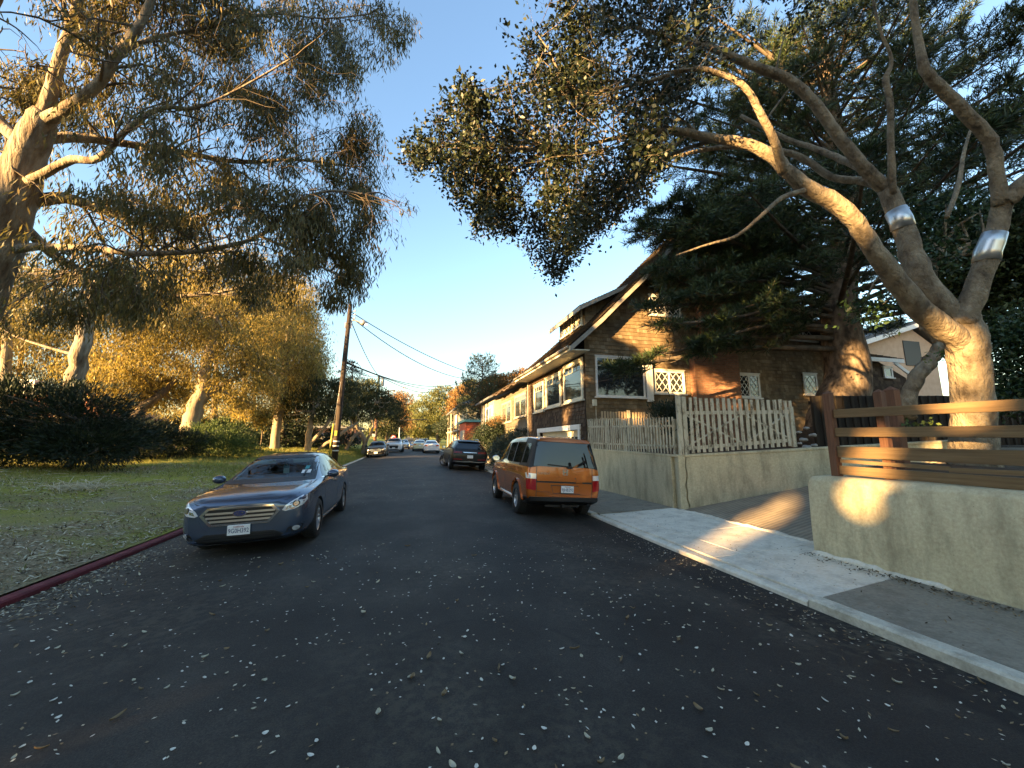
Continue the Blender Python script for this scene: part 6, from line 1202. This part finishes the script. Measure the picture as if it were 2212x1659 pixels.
# ---------------------------------------------------------------- right: the great dark conifer between the fences
YP = 10.6; tb = on_y(1800, 905, YP); tm = on_y(1815, 690, YP); tt = on_y(1790, 200, YP)
tn = [(Vector((tb.x - .05, YP, 1.0)), 1.35), (Vector((tb.x, YP, 1.6)), 1.0), (Vector((tb.x + .05, YP, 2.6)), .80), (Vector((tm.x, YP, 4.2)), .70), (Vector((tm.x, YP, 7)), .58), (Vector((tt.x, YP, 11)), .45), (Vector((tt.x, YP, 16)), .28), (Vector((tt.x, YP, 20)), .08)]
def E_(z, u, v, Y, up=.35): return (z, on_y(u, v, Y), up)
ex = [E_(5.2, 1335, 795, 10.6), E_(5.6, 1400, 770, 10.0), E_(5.8, 1430, 700, 9.6), E_(6.0, 1520, 735, 9.4), E_(6.4, 1560, 690, 9.3), E_(6.8, 1480, 640, 10.0), E_(6.6, 1620, 660, 9.4), E_(7.4, 1420, 580, 10.6), E_(7.2, 1540, 610, 9.8), E_(7.8, 1640, 580, 9.4), E_(8.2, 1500, 520, 10.2), E_(8.6, 1600, 480, 9.8), E_(6.0, 1480, 770, 10.2), E_(6.4, 1400, 660, 10.8), E_(9, 1450, 440, 10.6), E_(9.4, 1560, 400, 10.2), E_(8., 1380, 500, 11), E_(8.4, 1430, 520, 11.2), E_(8.8, 1490, 560, 11), E_(9.2, 1530, 520, 11), E_(8.2, 1560, 570, 10.6), E_(9, 1400, 470, 11.4), E_(9.6, 1480, 480, 11), E_(7.6, 1450, 610, 11), E_(10, 1620, 480, 10), E_(9.8, 1540, 450, 10.6), E_(8.8, 1620, 540, 10.2), E_(11, 1400, 350, 11), E_(12, 1410, 280, 11), E_(13, 1440, 200, 11.5), E_(14, 1500, 120, 11), E_(12.5, 1520, 250, 10.6), E_(11.5, 1540, 330, 10.5), E_(13.5, 1560, 160, 10.8), E_(15, 1600, 60, 11), E_(14.5, 1450, 80, 11.5), E_(15.5, 1520, 20, 11), E_(12, 1470, 310, 11), E_(13, 1600, 230, 10.4)]
araucaria('conifer_tree', 'towering dark conifer with thick rough trunk between the picket gate and rail fence', (tb.x, YP, 1.0), 19, 1.0, 8.6, 17, 9, 3.6, 16, .27, 'pine_leaf', ex, .29, tn, upcurve=.16, tilt=-.04, dens=5, carve=True, wr=.1)
# crooked small trunk between the conifer and the banded tree
blob_tree('crooked_tree', 'crooked bare curving trunk between the big conifer and the banded tree', [B(2000, 560, 9, 50, 40), B(2040, 470, 9.2, 60, 50), B(1900, 660, 9.5, 60, 18)], 260, 14, .12, .06, .18, 'hedge_leaf', 'oak_bark', [pxlimb([(1960, 905, 8.6, 44), (1966, 850, 8.6, 40), (1985, 808, 8.6, 38), (2014, 778, 8.6, 36), (2028, 745, 8.6, 33), (2018, 718, 8.6, 30), (1998, 700, 8.7, 26), (2010, 640, 8.8, 20), (2025, 560, 9, 14)])], 14)
blob_tree('evergreen_tree', 'dark evergreen mass behind the banded tree at the right edge', [B(2160, 560, 11, 120, 90), B(2230, 640, 11, 110, 90), B(2100, 620, 11.5, 60, 40), B(2260, 480, 11, 120, 90), B(2200, 690, 10, 70, 30)], 1500, 20, .16, .06, .2, 'pine_leaf', 'dark_bark', [pxlimb([(2250, 960, 11, 40), (2245, 700, 11, 34), (2240, 520, 11, 16)])], 20, 'rand', flat=.45)
blob_tree('leafy_hedge', 'broad leaved green hedge at the right edge beside the banded trunk', [B(2205, 790, 7.6, 80, 85, 60), B(2290, 780, 7.4, 90, 100), B(2190, 720, 8.0, 60, 30), B(2250, 860, 7.2, 80, 40)], 1100, 14, .075, .05, .09, 'hedge_leaf', 'dark_bark', (), 0, 'rand', cat='hedge', shell=.6, parts=('stem', 'foliage'))
blob_tree('leafy_sprig', 'small leafy sprig low in front of the banded trunk', [B(1995, 918, 5.6, 26, 6), B(2025, 770, 6.4, 14, 10)], 16, 8, .06, .035, .04, 'mound_leaf', 'dark_bark', (), 0, cat='plant', parts=('stem', 'foliage'))
blob_tree('leafy_plant', 'low green plant at the corner behind the tall picket gate', [B(1440, 890, 10.4, 30, 16), B(1475, 910, 10.2, 26, 18), B(1460, 930, 10, 24, 10)], 160, 14, .11, .03, .10, 'juniper', 'dark_bark', (), 0, 'up', cat='plant', parts=('stem', 'foliage'))
# shrubs along the street
blob_tree('flowering_shrub', 'dark shrub with dry pinkish flower heads behind the black suv', [B(1062, 935, 28, 34, 26), B(1045, 960, 28, 26, 28), B(1082, 920, 29, 26, 18), B(1030, 975, 29, 14, 14)], 800, 16, .12, .06, .16, 'juniper', 'dark_bark', (), 0, cat='shrub', shell=.5, parts=('stem', 'foliage'))
blob_tree('grey_shrub', 'grey green shrub spilling over the low wall by the orange suv', [B(1085, 972, 22, 26, 24), B(1105, 955, 22, 22, 18), B(1072, 995, 21, 18, 14), B(1120, 975, 22.5, 20, 24)], 700, 16, .1, .045, .13, 'grey_leaf', 'dark_bark', (), 0, cat='shrub', shell=.5, parts=('stem', 'foliage'))
blob_tree('flower_heads', 'dry pinkish flower heads topping the dark shrub', [B(1080, 905, 27.6, 20, 8), B(1066, 915, 27.4, 16, 8)], 60, 14, .06, .05, .06, 'rust_leaf', 'dark_bark', (), 0, cat='flowers', parts=('stem', 'blooms'))
blob_tree('orange_shrub', 'bright orange dry shrub before the red garage', [B(1015, 945, 52, 14, 10), B(995, 930, 70, 14, 16)], 160, 16, .25, .09, .25, 'rust_leaf', 'dark_bark', (), 0, cat='shrub', parts=('stem', 'foliage'))
# climber on the clapboard wall
blob_tree('wall_creeper', 'creeper growing up the clapboard wall under its windows', [BW(6.35, 21.6, 1.6, .12, .6, 1.0), BW(6.35, 23.2, 2.2, .1, .5, .5), BW(6.35, 25, 1.8, .12, 1, .9)], 160, 12, .1, .06, .1, 'juniper', 'dark_bark', (), 0, cat='creeper', parts=('stem', 'foliage'))
# ---------------------------------------------------------------- the grove outside the frame whose shadow lies over the street
def _lane(P): return P
GL = 'gum trees of the grove out of view on the left, shading the street'
random.seed(11)
for k, (x, y) in enumerate([(-30, -44), (-33, -37), (-29, -30), (-34, -24), (-30, -18), (-33, -12), (-29, -6), (-33, -1), (-38, -8), (-36, -4), (-38, -20), (-38, -33)]):
    bl = [BW(x + random.gauss(0, 1.2), y + random.gauss(0, 1.5), 2.2 + h * 2.6, random.uniform(2.2, 3.2), random.uniform(3.2, 4.4), 2.2) for h in range(9 if y < -18 else 8 if y < -8 else 3)]
    blob_tree('gum_tree', 'gum tree of the grove outside the view that shades the street', bl, 3400, 12, .7, .42, .4, 'euc_leaf', 'euc_bark', [[(Vector((x, y, 0)), .45), (Vector((x + .5, y, 6)), .3), (Vector((x + .2, y + .4, 13)), .12)]], 8, 'droop', group=GL, carve=True, shell=.1)

# gum added out of view, its crown darkening the road and reflections
blob_tree('gum_tree', 'added unseen gum tree whose crown hangs over the street behind the viewpoint', [BW(-6, -5, 9, 4, 4, 2.5), BW(-1, -6, 10, 3, 3, 2), BW(-3, -11, 10, 5, 4, 3), BW(-8, -10, 9, 4, 4, 3)], 1300, 14, .3, .12, .4, 'euc_leaf', 'euc_bark', [[(Vector((-7, -8, .3)), .5), (Vector((-6.5, -8, 5)), .4), (Vector((-5, -8, 9)), .2)]], 24, 'droop', carve=True, shell=.1)
# trees closing both sides of the far street
random.seed(5)
for k, (u, v, d, ru, rv, mt) in enumerate([(905, 930, 150, 22, 16, 'olive_leaf'), (925, 918, 170, 26, 18, 'cypress_leaf'), (860, 925, 160, 18, 18, 'cypress_leaf'), (845, 935, 110, 16, 14, 'cypress_leaf'), (950, 930, 140, 24, 14, 'olive_leaf'), (975, 935, 120, 20, 12, 'cypress_leaf')]):
    blob_tree('street_tree', ['leafy green street tree in the haze near the end of the street', 'darker street tree behind the flat-topped cypress', 'street tree left of the far road', 'low dark tree behind the second pole', 'light green tree under the flat-topped cypress', 'dark low tree by the far right kerb'][k], [B(u, v, d, ru, rv), B(u + 8, v + 6, d, ru * .8, rv * .7), B(u - 9, v + 5, d, ru * .7, rv * .7)], 260, 16, d * .005, d * .002, d * .007, mt, 'dark_bark', [pxlimb([(u, 955, d, 4), (u, v, d, 2)])], 8, 'up', flat=.5)

# dark trees across the way behind the viewpoint on the right: what the picture window mirrors
GR = 'dark trees out of view behind on the right'
for k, (x, y) in enumerate([(22, -5), (29, -10)]):
    blob_tree('evergreen_tree', 'dark evergreen out of view behind the viewpoint on the right', [BW(x + random.gauss(0, .6), y + random.gauss(0, .6), 2 + 2.6 * h, 3.4, 3.4, 2.2) for h in range(5)], 900, 10, .5, .3, .4, 'pine_leaf', 'dark_bark', [[(Vector((x, y, .5)), .4), (Vector((x, y, 10)), .15)]], 6, group=GR, shell=.2)
# ================================================================ poles, wires, signs, ground litter
def px4(x, y): return ((780 + x / 3.456) / 1.1573, (720 + y / 3.456) / 1.1573)
M['pole_wood'] = mottled('pole_wood', [(.3, (.022, .016, .012)), (.7, (.06, .042, .03))], 5, .85, 20, .4, .02, (3, 3, .3)); M['pole_red'] = mottled('pole_red', [(.3, (.16, .08, .05)), (.7, (.24, .13, .08))], 5, .85, 20, .4, .02, (3, 3, .3))
M['guard'] = plain('yellow_guard', (.34, .27, .04), .6); M['reflect'] = plain('reflective_band', (.7, .68, .6), .4); M['steel'] = plain('galvanised', (.35, .36, .36), .5, .6); M['wire'] = plain('wire_black', (.02, .02, .022), .6)
YPOLE = 26.5
pb = on_y(*px4(195, 1470), YPOLE); pt = on_y(*px4(332, 140), YPOLE); gz_ = lawn_z(pb.x, YPOLE); dv = (pt - pb).normalized(); pb2 = pb - dv * ((pb.z - gz_ + .3) / dv.z)
up = thing('utility_pole', 'near wooden utility pole with street lamp arm, behind the blue sedan', 'pole', pb2)
def along(z): return pb2 + dv * ((z - pb2.z) / dv.z)
b = MB(); b.tube([pb2, along(3.5), along(7), pt], [.19, .175, .155, .125], 14); b.build('post', M['pole_wood'], up)
for v in (1325, 1365, 1405): q = along(on_y(*px4(195, v), YPOLE).z); b = MB(); b.tube([q - dv * .035, q + dv * .035], .186, 14); b.build('reflective_band', M['reflect'], up)
b = MB(); q = along(on_y(*px4(212, 1255), YPOLE).z); b.box((q.x - .12, q.y - .21, q.z - .16), (q.x + .06, q.y - .19, q.z + .16)); b.build('notice', M['guard'], up)
la = along(on_y(*px4(325, 315), YPOLE).z); lt = on_y(*px4(415, 296), YPOLE); b = MB(); p, r = smooth_path([(la, .055), (la.lerp(lt, .4) + Vector((0, 0, .22)), .05), (lt, .05)], 6); b.tube(p, r, 8); b.bar(la - Vector((0, 0, .25)), la + Vector((0, 0, .1)), .1, .42); lamp_arm = b.build('lamp_arm', M['steel'], up)
lh_ = on_y(*px4(445, 300), YPOLE); b = MB(); b.tube([lt, lt.lerp(lh_, .5), lh_, lh_ + Vector((.25, 0, -.02))], [.09, .18, .2, .08], 12); b.build('lamp_head', M['steel'], up)
b = MB(); lg = on_y(*px4(463, 310), YPOLE); b.lathe([(-.10, .001), (-.09, .06), (.0, .11), (.03, .11)], 14, 'Z', lg); b.build('lamp_glass', plain('lamp_glow', (1, .9, .7), .3, emit=3), up)
b = MB()
for z in (200, 232, 262): q = along(on_y(*px4(330, z), YPOLE).z); b.bar(q, q + Vector((.35, 0, .02)), .05, .05); b.lathe([(-.06, .02), (-.02, .05), (.03, .05), (.06, .02)], 10, 'Z', q + Vector((.36, 0, .06)))
b.build('insulators', M['steel'], up)
g0 = on_y(*px4(152, 1425), YPOLE - .4); g1_ = on_y(*px4(205, 1040), YPOLE - .4); g2_ = along(on_y(*px4(262, 620), YPOLE).z)
gd = thing('guy_wire', 'guy wire with a yellow plastic guard leaning on the near pole', 'guy wire', (g0.x, g0.y, g0.z)); b = MB(); b.tube([g0 - (g1_ - g0) * .2, g1_.lerp(g0, .35)], .055, 8); b.build('guard', M['guard'], gd); b = MB(); b.tube([g1_.lerp(g0, .36), g2_], .012, 6); b.build('cable', M['steel'], gd)
Y2 = 52.; p2b = on_y(*px4(545, 1300), Y2); p2t = on_y(*px4(579, 760), Y2); d2 = (p2t - p2b).normalized()
u2 = thing('utility_pole', 'second utility pole with reddish lower half and small signs, behind the black sedan', 'pole', p2b - d2 * 2); b = MB(); q = p2b.lerp(p2t, .5); b.tube([p2b - d2 * 2, q], [.22, .19], 12); b.build('lower_post', M['pole_red'], u2); b = MB(); b.tube([q, p2t], [.185, .15], 12); b.build('upper_post', plain('pole_green', (.11, .13, .09), .8), u2)
for v, c, w in ((1235, 'guard', .35), (1260, 'reflect', .2)): q = on_y(*px4(522 + (12 if c == 'reflect' else 0), v), Y2 - .4); b = MB(); b.box((q.x - w, q.y - .02, q.z - .35), (q.x + w, q.y, q.z + .35)); b.build('sign_plate', M[c], u2)
b = MB(); q = on_y(*px4(612, 812), Y2); b.lathe([(-.5, .18), (.5, .18)], 12, 'Z', q); b.bar(p2t - Vector((0, 0, .4)), q + Vector((0, 0, .6)), .1, .1); b.build('transformer', M['steel'], u2)
Y3 = 90.; p3b = on_y(*px4(650, 1330), Y3); p3t = on_y(*px4(662, 885), Y3); u3 = thing('utility_pole', 'dark third utility pole with a crossarm, farthest down the street', 'pole', p3b); b = MB(); b.tube([p3b - Vector((0, 0, 2)), p3t], [.24, .18], 10); b.build('post', M['pole_wood'], u3); b = MB(); b.bar(on_y(*px4(635, 893), Y3), on_y(*px4(720, 885), Y3), .22, .22); b.build('crossarm', M['pole_wood'], u3)
# signal arm across the far street
q0 = on_y(*px4(755, 1330), 105); q1 = on_y(*px4(758, 1140), 105); sgn = thing('street_light_mast', 'tall mast with a long horizontal arm across the far street', 'mast', q0); b = MB(); b.tube([q0 - Vector((0, 0, 2.5)), q1], [.16, .12], 8); b.build('mast', M['steel'], sgn); b = MB(); b.tube([on_y(*px4(722, 1140), 105), on_y(*px4(1000, 1138), 105)], .13, 6); b.build('arm', M['wire'], sgn); b = MB(); q = on_y(*px4(768, 1143), 105); b.box((q.x - .7, q.y - .2, q.z - .25), (q.x + .7, q.y + .2, q.z + .1)); b.build('signal_head', M['wire'], sgn)
sp_ = on_y(*px4(704, 1292), 66); ss = thing('round_sign', 'small white round sign on a post by the white suv on the left', 'sign', (sp_.x, sp_.y, sp_.z - 2.2)); b = MB(); b.tube([sp_ - Vector((0, 0, 2.6)), sp_], .04, 6); b.build('post', M['steel'], ss); b = MB(); b.lathe([(-.02, .001), (-.02, .42), (.02, .42), (.02, .001)], 20, 'Y', sp_ - Vector((0, .06, 0))); b.build('disc', M['reflect'], ss); b = MB(); b.lathe([(-.025, .30), (-.03, .40), (-.025, .41)], 20, 'Y', sp_ - Vector((0, .06, 0))); b.box((sp_.x - .2, sp_.y - .1, sp_.z - .08), (sp_.x + .2, sp_.y - .085, sp_.z + .08)); b.build('marking', M['lamp_red'], ss)
# wires
def wire(label, a, c, sag, r=.03):
    pts = [a.lerp(c, t) - Vector((0, 0, sag * 4 * t * (1 - t))) for t in np.linspace(0, 1, 17)]; b = MB(); b.tube(pts, r, 5); o = b.build('overhead_wire', M['wire']); tag(o, label, 'wire', 'overhead wires')
def on_pole(y): return along(on_y(*px4(330, y), YPOLE).z)
wire('upper of the two long wires sagging from the pole top to the right', on_pole(200), on_y(*px4(1420, 748), 36), .45); wire('lower of the two long wires sagging from the pole top to the right', on_pole(240), on_y(*px4(1360, 788), 40), .9)
wire('steep wire from the near pole top to the second pole', on_pole(245), p2t, .5); wire('flat wire running from the near pole to the araucaria', along(on_y(*px4(262, 632), YPOLE).z), on_y(*px4(1350, 790), 52), 1.3, .03)
wire('thick middle wire descending from the near pole to the right hand trees', along(on_y(*px4(262, 640), YPOLE).z), on_y(*px4(1170, 862), 90), 1.0, .04); wire('wire from the near pole dropping past the second pole', along(on_y(*px4(262, 655), YPOLE).z), p2t, .4, .025)
wire('wire running from the second pole to the far green tree', p2t, on_y(*px4(1000, 905), 110), .6, .05); wire('wire dropping from the second pole to the treetops', p2t - Vector((0, 0, 1.2)), on_y(*px4(870, 975), 110), .3, .05); wire('thin wire from the third pole across to the right', p3t, on_y(*px4(1180, 890), 100), .3, .035)
wire('short wire sloping down left of the near pole to the cypress tops', along(on_y(*px4(270, 640), YPOLE).z), on_y(*px4(480, 915), 60), .2, .025); wire('second wire sloping to the cypress tops behind the near pole', along(on_y(*px4(262, 660), YPOLE).z), on_y(*px4(440, 905), 60), .2, .025)

# stones by the conifer's foot
G3 = 'stones edging the bed by the picket gate'
M['stone'] = mottled('stone', [(.3, (.25, .23, .2)), (.7, (.48, .45, .4))], 6, .9, 20, .5, .02)
for k, (u, v, y, s) in enumerate(((1757, 940, 8.6, .11), (1742, 925, 8.9, .10), (1735, 950, 8.5, .12), (1760, 962, 8.3, .09), (1726, 934, 8.8, .09), (1742, 966, 8.3, .13), (1728, 958, 8.4, .07))):
    bm = bmesh.new(); bmesh.ops.create_icosphere(bm, subdivisions=3, radius=1)
    for vv in bm.verts: n = vv.co.copy(); vv.co *= 1 + .25 * math.sin(n.x * 3 + k) * math.cos(n.y * 4 - k) + .06 * math.sin(n.z * 9 + k * 2); vv.co = Vector((vv.co.x * s * .95, vv.co.y * s * .7, vv.co.z * s * .45))
    for f in bm.faces: f.smooth = True
    me = bpy.data.meshes.new('stone'); bm.to_mesh(me); bm.free(); o = link_mesh('stone', me, None, [M['stone']]); o.location = on_y(u, v, y); tag(o, 'pale rounded stone in the heap beside the tall picket gate', 'stone', G3)
b = MB(); n = 18; vs = [(12 + random.uniform(-.1, .1), 10.2, 2.2)]
c0 = Vector((tb.x - .3, 10.0, 1.2))
for r_, z in ((.9, 1.15), (1.8, .75), (2.8, .3), (3.6, -.1)):
    for k in range(n): a = 2 * math.pi * k / n; vs.append(tuple(c0 + Vector((r_ * math.cos(a) * random.uniform(.85, 1.15), r_ * .7 * math.sin(a) * random.uniform(.85, 1.15), z + random.uniform(-.08, .08)))))
vs[0] = tuple(c0 + Vector((0, 0, 1.4))); fs = [(0, 1 + k, 1 + (k + 1) % n) for k in range(n)] + [(1 + i * n + k, 1 + (i + 1) * n + k, 1 + (i + 1) * n + (k + 1) % n, 1 + i * n + (k + 1) % n) for i in range(3) for k in range(n)]
b.add(vs, fs, 0, True); tag(b.build('earth_mound', M['soil']), kind='structure')

# fallen leaves on the road: the largest as things, the rest as litter
M['fallen_leaf'] = mottled('fallen_leaf', [(.3, (.42, .36, .24)), (.7, (.62, .57, .44))], 30, .8, 0, 0); M['fallen_pale'] = mottled('fallen_pale', [(.3, (.60, .56, .46)), (.7, (.76, .72, .62))], 30, .8, 0, 0); M['fallen_brown'] = mottled('fallen_brown', [(.3, (.20, .13, .07)), (.7, (.34, .24, .13))], 30, .8, 0, 0)
def leaf_shape(L, Wd, curl, round_=False):
    bm = bmesh.new(); n = 7; rows = []
    for i in range(n + 1):
        t = i / n; w = Wd * (math.sin(math.pi * min(1, max(0, t * .96 + .02))) ** (.6 if round_ else .9)); x = (t - .5) * L; rows.append([bm.verts.new((x, s * w / 2, curl * (abs(s) * .55 + (t - .5) ** 2 * 2) + .004)) for s in (-1, 0, 1)])
    for a, c in zip(rows, rows[1:]):
        for k in (0, 1): bm.faces.new((a[k], a[k + 1], c[k + 1], c[k])).smooth = True
    me = bpy.data.meshes.new('fallen_leaf'); bm.to_mesh(me); bm.free(); return me
shapes = [(leaf_shape(.034, .026, .008, True), 'fallen_pale'), (leaf_shape(.04, .024, .012, True), 'fallen_leaf'), (leaf_shape(.062, .022, .016), 'fallen_leaf'), (leaf_shape(.03, .022, .006, True), 'fallen_pale'), (leaf_shape(.085, .018, .02), 'fallen_brown'), (leaf_shape(.046, .03, .018, True), 'fallen_leaf'), (leaf_shape(.05, .028, .022, True), 'fallen_brown')]
for s, mt in shapes: s.materials.append(M[mt])
random.seed(23); nl = 0
while nl < 300:
    d = random.uniform(1.9, 6.2); u = random.uniform(20, 2190); p = at_d(u, 957, d); x, y = p.x, p.y
    if not (-4.0 < x < 4.05) or y < .9 or (-3.4 < x < -1.3 and y > 6.4): continue
    pu, pv, _ = project(np.array([[x, y, road_z(x, y)]]))
    if pv[0] > 1680 or (random.random() < .25 and x < 0): continue
    k = random.choices(range(7), [4, 3, 1.5, 4, .9, 2.5, 2.5])[0]; o = bpy.data.objects.new('fallen_leaf', shapes[k][0]); COL.objects.link(o); o.location = (x, y, road_z(x, y) + .002); o.rotation_euler = (random.gauss(0, .15), random.gauss(0, .15), random.uniform(0, 6.3)); s = random.uniform(.55, 1.15); o.scale = (s, s * random.uniform(.8, 1.1), s); nl += 1
    tag(o, 'small dry fallen leaf lying on the dark asphalt', 'leaf', 'fallen leaves on the road')
def scatter(name, label, cat, P, L, Wd, mats, flat=.25, mi=None):
    N = len(P); d = RNG.normal(size=(N, 3)); d[:, 2] *= flat; d = unit(d); r = np.zeros((N, 3)); r[:, 2] = 1; s = unit(np.cross(d, r) + RNG.normal(size=(N, 3)) * flat); L = (L * RNG.uniform(.5, 1.4, N))[:, None]; W_ = (Wd * RNG.uniform(.6, 1.4, N))[:, None]
    V = np.stack([P - d * L / 2, P + s * W_ / 2, P + d * L / 2, P - s * W_ / 2], 1); o = quads_mesh(name, V, mats, None, 4, RNG.integers(0, len(mats), N)); tag(o, label, cat, kind='stuff'); return o
rz = np.vectorize(road_z); lz = np.vectorize(lawn_z)
x = RNG.uniform(-4, 4.05, 4600); y = 1 + 22 * RNG.uniform(0, 1, 4600) ** 1.5; scatter('leaf_litter', 'crumbs of dry leaf scattered over the asphalt', 'leaf litter', np.stack([x, y, rz(x, y) + .006], 1), .024, .014, [M['fallen_leaf'], M['fallen_brown'], M['fallen_pale']], .1)
x = -4.03 + np.abs(RNG.normal(size=5200)) * .33; y = RNG.uniform(2, 14, 5200); scatter('leaf_litter', 'dry leaves and bark strips swept against the red kerb', 'leaf litter', np.stack([x, y, rz(x, y) + .012], 1), .05, .016, [M['fallen_leaf'], M['fallen_brown'], M['soil']], .25)
x = 4.0 - np.abs(RNG.normal(size=500)) * .25; y = RNG.uniform(.8, 9, 500); scatter('leaf_litter', 'leaf scraps along the black gutter strip on the right', 'leaf litter', np.stack([x, y, rz(x, y) + .008], 1), .035, .012, [M['fallen_leaf'], M['fallen_brown']], .2)
x = RNG.uniform(4.3, 5.7, 420); y = RNG.uniform(.6, 9, 420); scatter('leaf_litter', 'dark dry leaf bits on the pale pavement', 'leaf litter', np.stack([x, y, .095 + (x - 4.27) * .03 + .006], 1), .035, .013, [M['fallen_brown'], M['soil']], .2)
# lawn: dry litter and grass blades
nn = 36000; x = -4.25 - 11 * RNG.uniform(0, 1, nn) ** 1.3; y = RNG.uniform(2.5, 20, nn); scatter('dry_litter', 'dry leaves and bark shreds covering the bare part of the lawn', 'leaf litter', np.stack([x, y, lz(x, y) + .012], 1), .085, .018, [M['fallen_leaf'], M['fallen_brown'], M['soil'], M['fallen_brown'], M['fallen_leaf']], .35)
M['grass'] = leafmat('grass_blade', [(.17, .19, .036), (.23, .245, .05), (.29, .285, .07), (.40, .33, .10), (.12, .15, .034)], .6, .3)
def turf_density(x, y): return np.clip(-.05 + (y - 10) * .06 + .5 * np.sin(x * .9 + 1.1) * np.sin(y * .55 + x * .3), .05, 1)
nn = 190000; x = -4.22 - 16 * RNG.uniform(0, 1, nn) ** 1.25; y = 2.5 + 44 * RNG.uniform(0, 1, nn) ** 1.35; k = RNG.uniform(0, 1, nn) < turf_density(x, y); x, y = x[k], y[k]; N = len(x); P = np.stack([x, y, lz(x, y) - .01], 1); d = unit(RNG.normal(size=(N, 3)) * .5 + np.array([0, 0, 1.])); sc_ = np.clip(.5 + y / 26, .5, 1.5)
o = quads_mesh('grass', leaf_quads(P, d,   .10 * sc_ * RNG.uniform(.4, 1.7, N), .010 * sc_ * 1.2), M['grass']); tag(o, 'short green grass on the bank beside the road', 'grass', kind='stuff')
# heap of dry twigs on the lawn
hp_ = on_z(200, 1000, .8); hp_ = at_d(178, 1032, 9.5)
b = MB(); c = Vector((hp_.x, hp_.y, lawn_z(hp_.x, hp_.y)))
for k in range(90): a = random.uniform(0, 6.3); e = random.uniform(.1, .6); q = c + Vector((random.gauss(0, .28), random.gauss(0, .28), .02)); d = Vector((math.cos(a), math.sin(a), e)) * random.uniform(.25, .6); b.tube([q, q + d * .5 + Vector((0, 0, .05)), q + d], [.008, .007, .004], 4)
tag(b.build('brush_heap', M['fallen_leaf']), 'small heap of dry twigs lying on the lawn at left', 'brush heap')

x = 5.62 - np.abs(RNG.normal(size=700)) * .12; y = RNG.uniform(.3, 4.6, 700); scatter('leaf_litter', 'dirt and leaf crumbs gathered at the foot of the long pale wall', 'leaf litter', np.stack([x, y, .095 + (x - 4.27) * .03 + .008], 1), .04, .018, [M['soil'], M['fallen_brown'], M['soil']], .3)

b = MB()
for k in range(170):
    x = -4.3 - 8 * random.random() ** 1.2; y = random.uniform(3, 16); a = random.uniform(0, 6.3); L = random.uniform(.15, .6); q = Vector((x, y, lawn_z(x, y) + .015)); d = Vector((math.cos(a), math.sin(a), random.uniform(-.02, .12))); s_ = d.cross(Vector((0, 0, 1))) * random.uniform(-.2, .2)
    b.tube([q, q + d * L * .5 + s_ * L + Vector((0, 0, .02)), q + d * L], [.009, .008, .004], 4)
tag(b.build('bark_strips', M['fallen_leaf']), 'curled bark strips and twigs strewn over the lawn', 'bark litter', kind='stuff')
